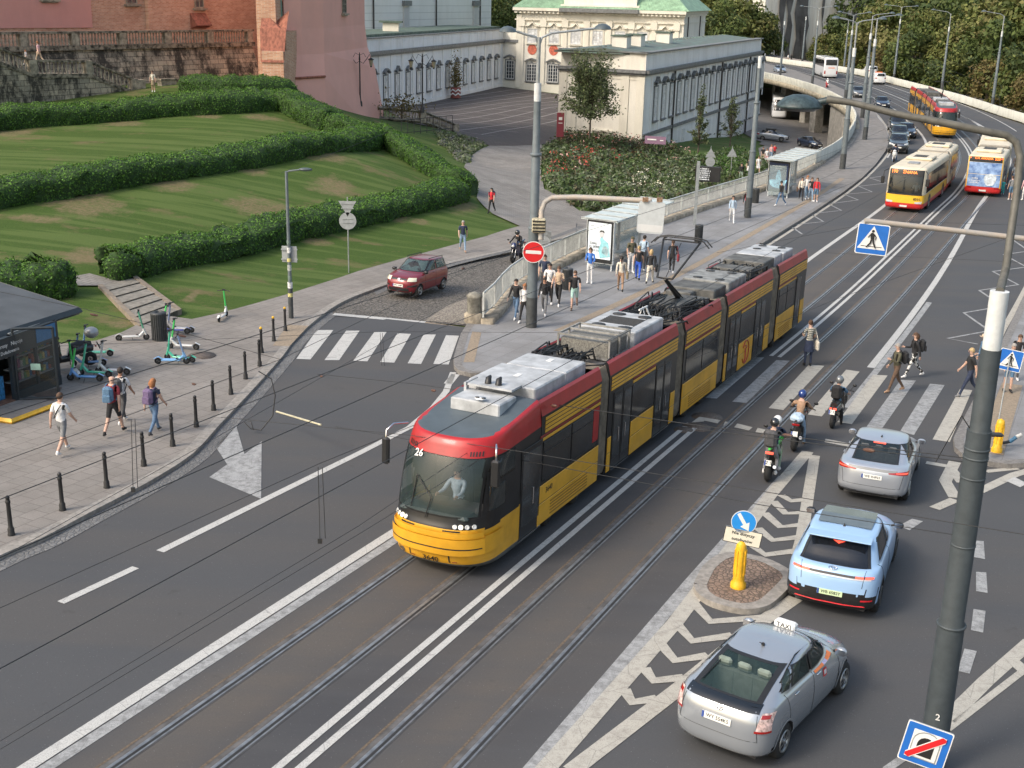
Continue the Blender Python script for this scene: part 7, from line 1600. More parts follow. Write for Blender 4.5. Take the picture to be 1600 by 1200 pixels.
def figure(root,H=1.74,top='white',legs='jeans',shoe='white',skin=0,sleeve=.5,short=False,hair='dark',hs='short',la=(-14,6),ra=(16,8),lg=(22,8),rg=(-18,14),lean=3,build=1.1,female=False,sit=None,skirt=None,helmet=None,cap=None,headyaw=0,lout=8,rout=8,pattern=None,seat=None):
 D=math.radians; s=H/1.74; sw=.175*(1 if not female else .9)*build; hw=.085
 V=[];E=[];Rr=[];L=[]
 def add(p,r,par=None,lab=None):
  V.append(p); Rr.append(r); i=len(V)-1
  if par is not None: E.append((par,i)); L.append(lab)
  return i
 le=D(lean); pel=(0,0,.93)
 up=lambda p: rotY(p,le,pel)
 tw=(.125 if not female else .112)*build
 P=add(pel,(tw*.95,tw*1.15)); W_=add(up((.0,0,1.08)),(tw*.82,tw*1.02),P,'top'); C=add(up((0,0,1.28)),(tw*.92,tw*1.22),W_,'top'); S=add(up((-.01,0,1.42)),(tw*.62,tw*.9),C,'top'); N=add(up((0,0,1.50)),(.055,.052),S,'neck')
 Hd=add(up((.015,0,1.575)),(.075,.068),N,'skin'); H2=add(up((.02,0,1.645)),(.092,.077),Hd,'skin'); H3=add(up((.01,0,1.70)),(.068,.06),H2,'skin')
 hands=[]
 for sg,(a,e),o in ((1,la,lout),(-1,ra,rout)):
  sh=up((-.01,sg*sw,1.40)); A=add(sh,(.056*build,.056*build),S,'top'); a=D(a)+0; out=D(o)
  def dirv(an,ot): return np.array([math.sin(an)*math.cos(ot),sg*math.sin(ot),-math.cos(an)*math.cos(ot)])
  el=np.array(sh)+dirv(a,out)*.285; B=add(tuple(el),(.043*build,.043*build),A,'uarm'); wr=el+dirv(a+D(e),out*.3 if e<60 else -out*1.6)*.245; Cc=add(tuple(wr),(.030,.028),B,'farm'); hd_=wr+dirv(a+D(e),0)*.075; add(tuple(hd_),(.034,.022),Cc,'hand'); hands.append((wr,hd_,dirv(a+D(e),0),sg))
 feet=[]
 for sg,(a,k) in ((1,lg),(-1,rg)):
  a=D(a);k=D(k); hp=(0,sg*hw,.90); A=add(hp,(.092*build,.092*build),P,'pelvis'); kn=np.array(hp)+np.array([math.sin(a),0.03*sg if not sit else .16*sg,-math.cos(a)])*.43; B=add(tuple(kn),(.060,.060),A,'thigh')
  an=kn+np.array([math.sin(a-k),0 if not sit else .02*sg,-math.cos(a-k)])*.42; Cc=add(tuple(an),(.040,.040),B,'shin'); fa=max(-.5,min(.7,(a-k)*-.6)) if not sit else 0
  to=an+np.array([.15*math.cos(fa),.02*sg,-.045-.15*math.sin(fa)*.3]); T=add(tuple(to),(.036,.03),Cc,'foot'); hl=an+np.array([-.04,0,-.04]); add(tuple(hl),(.036,.036),Cc,'foot'); feet.append(min(to[2],hl[2])-.036)
 zo=-min(feet) if not sit else (sit-.93+.0)
 V=[(x*s,y*s,(z+zo)*s) if not sit else (x*s,y*s,z*s+zo*1.) for x,y,z in V]
 if not sit: pass
 me=bpy.data.meshes.new('f'); me.from_pydata(V,E,[]); ob=bpy.data.objects.new('f',me); scene.collection.objects.link(ob); md=ob.modifiers.new('s','SKIN'); md.use_smooth_shade=True; sb=ob.modifiers.new('u','SUBSURF'); sb.levels=1; sb.render_levels=1
 lay=me.skin_vertices[0].data
 for i,r in enumerate(Rr): lay[i].radius=(r[0]*s,r[1]*s) if isinstance(r,tuple) else (r*s,r*s)
 for i in range(len(lay)): lay[i].use_root=(i==0)
 m2=bpy.data.meshes.new_from_object(ob.evaluated_get(bpy.context.evaluated_depsgraph_get()))
 vs=[tuple(v.co) for v in m2.vertices]; fs=[tuple(p.vertices) for p in m2.polygons]; bpy.data.objects.remove(ob); bpy.data.meshes.remove(me); bpy.data.meshes.remove(m2)
 A=np.array([V[e[0]] for e in E]);B=np.array([V[e[1]] for e in E]); ms=[]
 for f in fs:
  c=np.mean([vs[i] for i in f],0); ab=B-A; t=np.clip(((c-A)*ab).sum(1)/((ab**2).sum(1)+1e-9),0,1); d=np.linalg.norm(A+ab*t[:,None]-c,axis=1);
  j=int(np.argmin(d)); l=L[j]; tt=t[j]
  if l=='top': m=1 if c[2]>V[P][2]+.02*s or sit else (2 if c[2]<V[P][2]-.02*s else 1)
  elif l=='neck': m=0 if tt>.45 else 1
  elif l in('skin','hand'): m=0
  elif l=='uarm': m=1 if tt<sleeve*1.5 else 0
  elif l=='farm': m=1 if sleeve>.9 else 0
  elif l=='pelvis': m=2
  elif l=='thigh': m=2 if not short or tt<.85 else 0
  elif l=='shin': m=(2 if tt<.88 else 3) if not short else (0 if tt<.86 else 3)
  else: m=3
  ms.append(m)
 b=MB(); b.add(vs,fs,0,True); b.m=ms
 for wr,hd_,dv,sg in hands:   # fingers and thumb
  o=np.array([0,0,zo]); w_=(wr+o)*s if not sit else wr*s+np.array([0,0,zo]); h_=(hd_+o)*s if not sit else hd_*s+np.array([0,0,zo]); px=np.cross(dv,[0,1.,0]); px/=np.linalg.norm(px)+1e-9
  for k in range(4):
   q=h_+px*(-.024+.016*k)*s; b.tube([q,q+dv*.035*s,q+(dv*.06+np.array([0,-sg*.02,0]))*s*(1-.12*abs(k-1.3))],[.0095*s,.0085*s,.006*s],5,0)
  q=w_+dv*.03*s; b.tube([q+px*.02*s,q+(px*.045+dv*.03)*s,q+(px*.045+dv*.06)*s],[.011*s,.009*s,.007*s],5,0)
 hc=np.array(V[H2]); hy=D(headyaw); f=np.array([math.cos(hy),math.sin(hy),0]); sd=np.array([-f[1],f[0],0])
 b.tube([hc+f*.082*s+np.array([0,0,.02*s]),hc+f*.108*s+np.array([0,0,-.012*s]),hc+f*.085*s+np.array([0,0,-.018*s])],[.008,.014,.008],5,0)
 for q in (-1,1): b.ball(hc+f*.083*s+sd*q*.032*s+np.array([0,0,.018*s]),.011*s,4,6); b.ball(hc+sd*q*.08*s,.022*s,0,6,(.7,.5,1.3))
 b.box(tuple(hc+f*.088*s+np.array([0,0,-.045*s])),(.012,.04,.008),5,hy)
 mt=[SK[skin],pattern if isinstance(pattern,bpy.types.Material) and pattern.name.startswith('top') else cloth(K_[top]),pattern if isinstance(pattern,bpy.types.Material) and pattern.name.startswith('leg') else cloth(K_[legs]),cloth(K_[shoe]),INK,M('lips',(.35,.12,.10),.6,var=0)]
 b.obj('body',mt,root)
 HM=M('hair_'+hair,HR[hair],.7,var=.3,scale=40,bump=.3) if hair else None
 if helmet:
  g=MB(); g.ball(hc+np.array([0,0,.025]),.138*s,0,16,(1.08,.92,1.0)); g.obj('helmet',helmet,root); g=MB();
  g.add([tuple(hc+np.array([.155*s*math.cos(a),.135*s*math.sin(a),z*s])) for z in (-.035,.05) for a in np.linspace(-1.1,1.1,9)],[(i,i+1,i+10,i+9) for i in range(8)],0,True); g.obj('visor',M('visor',(.01,.012,.015),.08,var=0,coat=1),root)
 elif cap:
  g=MB(); g.lathe([(.098*s,0),(.10*s,.03),(.085*s,.075*s),(.045*s,.105*s),(0,.112*s)],tuple(hc+np.array([-.0,0,.02])),12); g.box(tuple(hc+f*.115*s+np.array([0,0,.03*s])),(.10*s,.14*s,.012),0,hy); g.obj('cap',cloth(K_[cap]),root)
 elif hair:
  g=MB(); n=14; vs=[];fs=[]
  for i in range(7):
   th=math.pi*.5*i/6*1.18
   for j in range(n):
    a=2*math.pi*j/n; back=-math.cos(a-hy); lim=th*(1.0+.28*back) if i else 0
    vs.append(tuple(hc+np.array([math.sin(lim)*math.cos(a)*.103*s-.008,math.sin(lim)*math.sin(a)*.09*s,math.cos(lim)*.108*s+.012*s])))
  for i in range(6):
   for j in range(n): fs.append((i*n+j,i*n+(j+1)%n,(i+1)*n+(j+1)%n,(i+1)*n+j))
  g.add(vs,fs,0,True)
  if hs=='long': g.tube([hc+np.array([-.055,0,.05])*s,hc+np.array([-.105,0,-.06])*s,hc+np.array([-.125,0,-.2])*s,hc+np.array([-.12,0,-.34])*s],[.07*s,.095*s,.085*s,.04*s],10)
  if hs=='bob': g.tube([hc+np.array([-.045,0,.05])*s,hc+np.array([-.07,0,-.04])*s,hc+np.array([-.06,0,-.13])*s],[.08*s,.105*s,.08*s],10)
  if hs=='tail': g.tube([hc+np.array([-.09,0,.05])*s,hc+np.array([-.15,0,-.03])*s,hc+np.array([-.14,0,-.24])*s],[.035*s,.04*s,.02*s],7)
  if hs=='bun': g.ball(hc+np.array([-.09,0,.08])*s,.05*s,0,8)
  g.obj('hair',HM,root)
 if skirt:
  g=MB(); z0=V[P][2]+.06*s; g.lathe([(.13*s,0),(.155*s,-.12*s),(.20*s,-.42*s)],(0,0,z0),12,0,True,False); g.obj('skirt',cloth(K_[skirt]),root)
 return V,hc,s
WALK=dict(la=(-22,14),ra=(20,20),lg=(24,6),rg=(-20,22)); STAND=dict(la=(4,10),ra=(2,14),lg=(3,3),rg=(-3,3)); PHONE=dict(la=(18,95),ra=(6,30),lg=(20,5),rg=(-16,18)); IDLE=dict(la=(10,70),ra=(2,12),lg=(4,4),rg=(-2,2)); WALK2=dict(la=(18,12),ra=(-20,16),lg=(-20,24),rg=(24,5))
def person(label,px,py,hd,surf='r',pose=WALK,group=None,P=None,z=0.,bag=None,strap=None,**k):
 if P is None: P=at_r(px,py,.15 if surf=='p' else 0.) if surf in 'rp' else at_l(px,py,z)
 r=thing('person',label,'person',P,math.radians(hd),group); kk=dict(pose); kk.update(k); V,hc,s=figure(r,**kk)
 if strap: b=MB(); b.tube([(.11,-.14,1.40*s),(.15,0,1.2*s),(.12,.14,1.02*s)],.014,4); b.tube([(-.11,-.12,1.42*s),(-.14,0,1.25*s),(-.10,.14,1.02*s)],.014,4); b.obj('shoulder_strap',cloth(K_['black']),r)
 if bag: carry(r,label,hd,s,*bag)
 return r
def carry(r,label,hd,s,kind,col,blabel):
 P=r.location; h=math.radians(hd)
 if kind=='pack':
  b=MB(); b.box((-.23*s,0,1.24*s),(.20,.30,.46),0,0,.07); b.box((-.34*s,0,1.14*s),(.06,.24,.22),0,0,.02)
  for y in (.11,-.11): b.tube([(-.14*s,y,1.44*s),(-.02,y*1.1,1.475*s),(.12*s,y*1.1,1.36*s),(.12*s,y*1.2,1.18*s),(-.1,y*1.5,1.05*s)],.018,5)
  nm='backpack'
 elif kind=='tote':
  b=MB(); b.box((-.02,-.30*s,.82*s),(.12,.36,.38),0,math.pi/2,.05); b.tube([(.1,-.30*s,1.0*s),(.03,-.22*s,1.42*s),(-.12,-.30*s,1.0*s)],.012,4); nm='shoulder_bag'
 b=b.obj(nm,cloth(K_[col]),None); b.location=P; b.rotation_euler=(0,0,h); tag(b,blabel,'bag')
# -- left pavement
person('man in white T-shirt, grey shorts and chest strap walking away by the kiosk step',100,708,75,'l',WALK,z=.12,top='white',legs='grey',short=True,hair='brown',strap=True)
person('bald man in dark red T-shirt and black shorts carrying a blue backpack',180,679,82,'l',WALK2,z=.12,top='wine',legs='black',short=True,shoe='black',hair=None,H=1.8,build=1.08,bag=('pack','denim','tall blue hiking backpack on the bald man'))
person('dark haired man in white T-shirt just beyond the bald man with backpack',193,662,80,'l',WALK,z=.12,top='white',legs='dgrey',hair='dark',skin=1,bag=('pack','dgrey','grey backpack on the dark haired man'))
person('woman with ginger hair in navy top and jeans walking away past the bollards',243,678,70,'l',WALK,z=.12,top='navy',legs='jeans',sleeve=.2,shoe='dgrey',hair='ginger',hs='bob',female=True,H=1.68,bag=('pack','purple','purple grey backpack on the ginger haired woman'))
person('man in navy T-shirt and light jeans walking towards the camera along the lawn',723,393,-80,'l',WALK,z=.12,top='navy',legs='ljeans',shoe='tan',hair='grey')
person('dark haired woman in a red top and black trousers on the brick path',768,333,-110,'l',WALK2,z=.05,top='red',legs='black',sleeve=.4,shoe='black',hair='dark',hs='long',female=True,H=1.68,bag=('pack','navy','dark backpack on the woman in the red top'))
person('woman in pale pink top and brown skirt at the foot of the stone stairs',240,144,-85,'l',STAND,z=.05,top='cream',legs='tan',short=True,skirt='khaki',hair='brown',hs='bun',female=True,H=1.66)
for px,py,H,lb in ((62,99,1.7,'person in a bright pink top climbing the stone stairs behind the balustrade'),(42,101,1.15,'small child in white beside the person in bright pink on the stairs')):
 q=at_D(px,py,97.); person(lb,0,0,170,P=q,pose=WALK,top='pink' if H>1.5 else 'white',legs='beige',hair='ginger',female=True,H=H)
# -- platform
for a in [
 ('man in black sweatshirt, blue jeans and white shoes by the stone post',806,498,-115,WALK,dict(top='black',legs='jeans',sleeve=1,hair='dark')),
 ('blond woman in white blouse and black trousers, half behind the big pole',819,503,-110,WALK2,dict(top='white',legs='black',sleeve=1,hair='ginger',hs='bun',female=True,H=1.65)),
 ('young woman in black jacket and wide grey trousers right of the big pole',850,492,-100,WALK,dict(top='black',legs='grey',sleeve=1,hair='dark',hs='bun',female=True,skin=1,H=1.66)),
 ('man in white T-shirt with a black cross strap right of the big pole',858,476,-100,STAND,dict(top='white',legs='black',hair='dark',H=1.84,strap=True,build=1.1)),
 ('tall man in dark T-shirt at the back of the group by the big pole',850,460,-95,STAND,dict(top='navy',legs='dgrey',hair='dark',H=1.84)),
 ('man in beige T-shirt and black trousers with one hand at his chest',872,477,-105,dict(WALK,la=(14,120)),dict(top='beige',legs='black',hair='brown',H=1.8)),
 ('man in black T-shirt with white print and mint shorts',897,483,-95,WALK2,dict(top='black',legs='mint',short=True,shoe='brown',hair='brown',H=1.76)),
 ('woman in blue shirt and white trousers with folded arms before the advert panel',921,443,-100,IDLE,dict(top='blue',legs='white',sleeve=1,hair='brown',hs='bob',female=True,ra=(10,95))),
 ('woman in cream cardigan and wide tan trousers with a long dark ponytail',969,456,85,WALK,dict(top='cream',legs='tan',sleeve=1,shoe='black',hair='dark',hs='tail',female=True,bag=('tote','khaki','brown shoulder bag of the woman in tan trousers'))),
 ('man in dark green T-shirt, cap and white trousers beside the advert panel',985,427,-70,STAND,dict(top='olive',legs='white',cap='olive',H=1.84,build=1.08)),
 ('blond woman in black top and bright blue trousers seen from behind',996,438,80,WALK,dict(top='black',legs='royal',sleeve=.3,shoe='black',hair='blond',hs='bun',female=True)),
 ('woman with loose blond hair, black top and cream trousers',1015,444,75,WALK2,dict(top='black',legs='cream',sleeve=1,shoe='black',hair='blond',hs='bob',female=True,bag=('tote','black','black shoulder bag of the blond woman in cream trousers'))),
 ('man in light blue shirt at the back of the platform group',1004,424,60,STAND,dict(top='lblue',legs='dgrey',hair='dark',H=1.82)),
 ('woman dressed in black with a red brown handbag walking along the platform edge',1049,427,80,WALK,dict(top='black',legs='black',hair='brown',hs='tail',female=True,bag=('tote','wine','dark red handbag of the woman in black'))),
 ('woman in pale blue top and white trousers walking towards the camera',1143,348,-95,WALK,dict(top='lblue',legs='white',sleeve=1,hair='dark',hs='bob',female=True)),
 ('person in dark clothes standing against the second big pole',1166,338,90,STAND,dict(top='black',legs='black',sleeve=1,shoe='black',hair='dark',bag=('pack','red','red backpack against the second big pole'))),
 ('man in black jacket, cap and jeans passing the blue advert panel',1219,322,-150,WALK2,dict(top='black',legs='jeans',sleeve=1,cap='black')),
 ('long haired woman in cream jacket and black trousers in the group at the far shelter',1251,313,-100,WALK,dict(top='cream',legs='black',sleeve=1,shoe='black',hair='dark',hs='long',female=True,H=1.66,bag=('tote','brown','brown bag of the woman in cream jacket'))),
 ('woman in white shirt and jeans in the group at the far shelter',1259,311,-90,WALK2,dict(top='white',legs='ljeans',sleeve=1,hair='ginger',hs='long',female=True,H=1.7)),
 ('woman in black sleeveless top and pale jeans in the group at the far shelter',1266,314,-95,WALK,dict(top='black',legs='ljeans',sleeve=.2,hair='brown',hs='long',female=True,H=1.68)),
 ('woman in bright red jumper and denim shorts right of the group',1274,316,-100,STAND,dict(top='red',legs='denim',sleeve=1,short=True,hair='brown',hs='bob',female=True,H=1.68))]:
 person(a[0],a[1],a[2],a[3],'p',a[4],**a[5])
RG=None
for a in [('person in black with a green bag on the lower path by the wall',1157,284,-90,dict(top='black',legs='lgreen',sleeve=1,hair='dark')),('woman in black top and white skirt on the lower path',1169,275,80,dict(top='black',legs='white',short=True,skirt='white',hair='dark',female=True)),
 ('woman in white dress on the lower path right of the big pole',1184,271,-95,dict(top='white',legs='white',short=True,skirt='white',hair='brown',female=True)),('man in black T-shirt among the group on the lower path',1191,254,-85,dict(top='black',legs='beige',hair='dark')),
 ('woman in white blouse among the group on the lower path',1197,257,-95,dict(top='white',legs='pink',hair='brown',hs='long',female=True)),('woman in pink top at the back of the group on the lower path',1204,250,-100,dict(top='pink',legs='ljeans',hair='ginger',hs='bob',female=True)),('person in red top at the right end of the group on the lower path',1209,249,-80,dict(top='red',legs='dgrey',hair='dark'))]:
 person(a[0],a[1],a[2],a[3],'l',WALK,z=.06,**a[4])
# -- crossing
CHK=NT('leg_blotch',.85,.2); CHK=CHK.out(CHK.ramp(CHK.noise(CHK.pos,9,2,.5),[(.49,(.02,.02,.02)),(.51,(.66,.66,.64))],'CONSTANT'))
STR=NT('top_stripes',.85,.2); STR=STR.out(STR.ramp(STR.math('FRACT',STR.math('MULTIPLY',STR.sep(STR.pos)[2],14.)),[(0,(.5,.48,.42)),(.5,(.12,.12,.10))],'CONSTANT'))
person('woman in dark clothes with hair in a bun standing between the tracks',1261,572,95,'r',STAND,top='cream',pattern=STR,legs='navy',skirt='navy',hair='brown',hs='bun',female=True,la=(10,80),ra=(14,40),shoe='black',bag=('tote','cream','white cotton tote bag hanging from the woman between the tracks'))
person('man in olive jacket looking at a phone on the zebra crossing',1397,613,185,'r',PHONE,top='olive',legs='brown',sleeve=1,shoe='tan',hair='grey',H=1.8,bag=('pack','black','black backpack of the man in the olive jacket'))
person('woman in black top and black and white blotched trousers on the crossing',1425,590,180,'r',dict(WALK,ra=(20,75)),top='black',sleeve=1,pattern=CHK,legs='white',hair='brown',hs='bob',female=True,bag=('pack','black','small black backpack of the woman in blotched trousers'))
person('man in black T-shirt and navy trousers stepping onto the crossing',1511,620,178,'r',WALK,top='black',legs='navy',shoe='grey',hair='blond',H=1.8)
person('man in beige cap, blue denim shirt and brown trousers beside the tall pole',1531,597,185,'r',IDLE,top='denim',legs='tan',sleeve=1,shoe='brown',cap='beige',H=1.78)
person('man in denim shorts and black shoes partly hidden by the small crossing sign',1573,613,-90,'p',STAND,top='grey',legs='denim',short=True,shoe='black',hair='grey',H=1.76)
person('woman in black T-shirt behind the small crossing sign',1584,594,-100,'p',STAND,top='black',legs='dgrey',hair='brown',hs='tail',female=True,H=1.7)
person('person in dark red top at the right edge of the picture',1604,552,170,'p',STAND,top='wine',legs='navy',hair='dark')
for a in [('person in grey T-shirt and denim shorts beside the bus',1578,313,100,dict(top='grey',legs='denim',short=True,hair='brown')),('small child in turquoise beside the bus',1566,304,100,dict(top='teal',legs='teal',hair='blond',H=1.1)),('person in white shirt beside the bus',1583,292,95,dict(top='white',legs='ljeans',hair='ginger')),('person in white shirt and dark cap beside the bus',1586,270,110,dict(top='white',legs='beige',cap='navy')),
  ('person in white trousers at the right edge beside the bus',1599,313,110,dict(top='pink',legs='white',sleeve=1,hair='brown',hs='bob',female=True)),('person in cream top boarding the bus',1570,290,150,dict(top='cream',legs='tan',hair='dark',la=(70,10)))]:
 person(a[0],a[1],a[2],a[3],'r',STAND,**a[4])
for px,lb,c in ((1231,'pedestrian in white on the far pavement of the viaduct','white'),(1236,'pedestrian in black on the far pavement of the viaduct','black')): person(lb,px,97,120,'r',STAND,top=c,legs='black' if c=='black' else 'beige',sleeve=1)
# tram driver and bus driver sit inside their cabs
def seated(label,P,hd,parent_z,**k):
 r=thing('person',label,'person',P,hd); figure(r,sit=parent_z,la=(55,35),ra=(55,35),lg=(78,70),rg=(78,70),lean=4,**k); return r
m=TR.matrix_world; c=Matrix.Translation(Vector(TR.location))@TR.rotation_euler.to_matrix().to_4x4()@Vector((-1.45,0,0)); seated('tram driver in light blue shirt at the controls',tuple(c),RZ+math.pi,1.35,top='lblue',legs='navy',hair='dark',sleeve=1)
bo=[o for o in scene.objects if o.name=='bus'][0]; c=Matrix.Translation(Vector(bo.location))@bo.rotation_euler.to_matrix().to_4x4()@Vector((-1.1,.6,0)); seated('bus driver in light blue shirt behind the windscreen',tuple(c),bo.rotation_euler.z,1.25,top='lblue',legs='navy',hair='dark',sleeve=1)
# ================================================================ two-wheelers
def torus_wheel(par,x,r,w,y=0.,rim=None,fl=False):
 b=MB(); n=22; b.tube([(r-w/2)*1. and ((r-w/2)*math.cos(a),0,(r-w/2)*math.sin(a)) for a in np.linspace(0,2*math.pi,n)],w/2,7,0,False); o=b.obj('wheel',RUB,par,(x,y,r)); g=MB()
 g.tube([((r-w)*math.cos(a),0,(r-w)*math.sin(a)) for a in np.linspace(0,2*math.pi,n)],.014,5,0,False); g.cyl((0,-.05,0),(0,.05,0),.035,8)
 for k in range(6): a=k*math.pi/3; g.tube([(0,0,0),((r-w)*math.cos(a),0,(r-w)*math.sin(a))],.012,4,0,False)
 g.obj('rim',rim or DALLOY,o); return o
def bike(label,P,hd,col,kind='naked',zf=None,group=None,lit=True,plate_txt=None,front_col=None):
 r=thing('scooter' if kind=='scooter' else 'motorcycle',label,'scooter' if kind=='scooter' else 'motorcycle',P,hd,group)
 R=.30 if kind!='scooter' else .24; wb=.70 if kind!='scooter' else .64; fw_=.15 if kind!='scooter' else .12
 torus_wheel(r,-wb,R,fw_+.03); torus_wheel(r,wb,R,fw_)
 pm=paint('moto_'+label[:14].replace(' ','_'),col,.1,.25)
 b=MB(); b.tube([(wb,.09,R),(wb-.22,.09,.78),(wb-.30,.09,.98)],.025,6); b.tube([(wb,-.09,R),(wb-.22,-.09,.78),(wb-.30,-.09,.98)],.025,6); b.obj('fork',CHR,r)
 b=MB(); b.tube([(wb-.28,-.38,1.02),(wb-.2,-.2,1.03),(wb-.2,.2,1.03),(wb-.28,.38,1.02)],.016,6); b.obj('handlebar',BLK,r)
 for s_ in (1,-1): b=MB(); b.tube([(wb-.22,s_*.25,1.03),(wb-.2,s_*.34,1.16)],.009,4); b.ball((wb-.2,s_*.37,1.2),.07,0,8,(.4,1,.7)); b.obj('mirror',BLK,r)
 if kind=='scooter':
  b=MB(); b.tube([(-.75,0,.62),(-.4,0,.66),(-.05,0,.58),(.05,0,.36),(.35,0,.34),(.45,0,.6),(.42,0,.95)],[.12,.19,.18,.14,.14,.15,.10],10); b.ball((.50,0,.72),.2,0,10,(.5,1.,1.5)); b.obj('body_shell',pm,r); b=MB(); b.tube([(-.7,0,.76),(-.3,0,.79),(.0,0,.74)],[.10,.15,.11],8); b.obj('seat',BLK,r); b=MB(); b.ball((wb-.12,0,.98),.12,0,10,(.8,1.3,.8)); b.obj('handlebar_cover',pm,r); b=MB(); b.ball((wb-.05,0,.62),.09,0,8,(.5,1,1.2)); b.obj('headlight',HLG,r)
 else:
  b=MB(); b.tube([(.38,0,.95),(.18,0,.97),(-.08,0,.86)],[.10,.17,.12],10); b.obj('tank',pm,r); b=MB(); b.tube([(-.02,0,.83),(-.35,0,.83),(-.72,0,.95)],[.11,.14,.07],8); b.obj('seat',BLK,r)
  b=MB(); b.box((.05,0,.48),(.5,.3,.36),0,0,.06); b.tube([(.4,0,.9),(.1,0,.6),(-.1,0,.4),(-wb,.1,R)],.04,6); b.tube([(-.1,-.1,.45),(-wb,-.1,R)],.03,6); b.tube([(.25,-.12,.35),(-.3,-.15,.28),(-.85,-.17,.48)],[.03,.035,.05],7,1); b.obj('engine',[BLK,CHR],r)
  b=MB(); b.ball((wb-.12,0,.92),.16,0,10,(.9,1.0,1.1)); b.add([(wb-.12,-.14,1.0),(wb-.12,.14,1.0),(wb-.3,.10,1.25),(wb-.3,-.10,1.25)],[(0,1,2,3)],1);
  for s_ in (1,-1): b.add([(wb-.05,s_*.14,.9),(.2,s_*.20,.85),(-.05,s_*.17,.45),(.4,s_*.17,.35),(wb-.15,s_*.15,.62)],[(0,1,2,3,4)])
  b.obj('fairing',[pm,BLK],r); b=MB(); b.tube([(-.55,0,.93),(-.95,0,1.0)],[.08,.035],6); b.obj('tail_unit',pm,r); b=MB(); b.ball((wb+.03,0,.92),.08,0,8,(.5,1.2,.8)); b.obj('headlight',HLG,r)
 b=MB(); b.box((-.86 if kind!='scooter' else -.84,0,.86 if kind!='scooter' else .68),(.05,.22,.07),0,0,.015); b.obj('taillight',TLIT if lit else TRED,r)
 b=MB(); b.tube([(-.9,0,.80),(-1.0,0,.55)],.02,4); b.obj('plate_bracket',BLK,r)
 plate(r,Matrix(((0,.25,-.97,-1.0),(-1,0,0,0),(0,.97,.25,.62),(0,0,0,1))),plate_txt,None,.19,.15)
 if zf: settle(r,hd,zf,.7)
 return r
def rider(label,bk,dx,seatz,hd,**k):
 P=(bk.location.x+math.cos(hd)*dx,bk.location.y+math.sin(hd)*dx,bk.location.z+ (float(z_road(bk.location.x+math.cos(hd)*dx,bk.location.y+math.sin(hd)*dx))-float(z_road(bk.location.x,bk.location.y))))
 r=thing('person',label,'person',P,hd); kk=dict(la=(48,22),ra=(48,22),lg=(42,58),rg=(42,58),lean=14,lout=16,rout=16,sleeve=1); kk.update(k); figure(r,sit=seatz,**kk); return r
HB=paint('helmet_black',(.02,.02,.022),0,.2); HB2=paint('helmet_blue',(.02,.05,.20),.2,.2); HW=paint('helmet_white',(.7,.7,.7),0,.2); HG_=paint('helmet_grey',(.18,.19,.20),.3,.2)
def rp(px,py,fwd,hd): P=at_r(px,py); c=P[:2]+np.array([math.cos(hd),math.sin(hd)])*fwd; return (c[0],c[1],float(z_road(*c)))
h1=RZ+.08
k1=bike('bright green sport motorcycle carrying two riders beside the tram track',rp(1199,752,.72,h1),h1,(.04,.55,.06),zf=z_road,plate_txt='WZ 541')
rider('pillion rider in black helmet and grey trousers on the green motorcycle',k1,-.55,.93,h1,top='dgrey',legs='grey',helmet=HB,lean=16,la=(55,10),ra=(55,10),lg=(38,70),rg=(38,70),H=1.7)
b_=MB(); b_.box((0,0,0),(.2,.34,.5),0,0,.08); b_=b_.obj('backpack',cloth(K_['dgrey']),None,(k1.location.x-math.cos(h1)*.80,k1.location.y-math.sin(h1)*.80,k1.location.z+1.3),h1); tag(b_,'dark backpack on the pillion rider of the green motorcycle','bag')
rider('rider in white helmet and green trousers at the front of the green motorcycle',k1,-.15,.86,h1,top='navy',legs='lgreen',helmet=HW,lean=24,lg=(30,22),rg=(48,60))
k2=bike('dark touring motorcycle with a pale tail bag ahead of the green one',rp(1240,705,.72,h1),h1,(.03,.032,.036),zf=z_road,lit=False)
rider('rider in blue helmet, brown and black jacket and jeans with a foot on the ground',k2,-.1,.86,h1,top='tan',legs='ljeans',shoe='brown',helmet=HB2,lean=12,rg=(22,10),lg=(40,60),build=1.12)
b_=MB(); b_.box((0,0,0),(.5,.38,.24),0,0,.09); b_=b_.obj('tail_bag',[cloth(K_['lblue'])],None,(k2.location.x-math.cos(h1)*.62,k2.location.y-math.sin(h1)*.62,k2.location.z+1.05),h1); tag(b_,'pale tail bag strapped behind the rider in the blue helmet','bag')
k3=bike('black scooter stopped on the crossing with a white plate',rp(1300,669,.64,RZ),RZ,(.02,.02,.022),'scooter',z_road,plate_txt='WU 1288')
rider('rider in grey helmet and blue shirt with black backpack on the scooter',k3,-.28,.76,RZ,top='denim',legs='black',shoe='white',helmet=HG_,lean=6,sleeve=.5,rg=(24,14),lg=(50,60),build=1.1)
b_=MB(); b_.box((0,0,0),(.2,.32,.48),0,0,.08); b_=b_.obj('backpack',cloth(K_['black']),None,(k3.location.x-math.cos(RZ)*.50,k3.location.y-math.sin(RZ)*.50,k3.location.z+1.18),RZ); tag(b_,'black backpack on the scooter rider in the blue shirt','bag')
hh=math.radians(-112); P=at_l(803,412,.0); k4=bike('dark blue sport motorcycle coming down the side street behind the no-entry sign',(P[0]+.2,P[1]+.7,float(z_left(P[0],P[1]))+.02),hh,(.02,.03,.10),lit=False)
r=thing('person','rider in black leathers and black helmet behind the no-entry sign','person',(k4.location.x-math.cos(hh)*.1,k4.location.y-math.sin(hh)*.1,k4.location.z),hh); figure(r,sit=.86,la=(50,20),ra=(50,20),lg=(35,50),rg=(28,20),lean=16,lout=16,rout=16,sleeve=1,top='black',legs='black',shoe='black',helmet=HB)
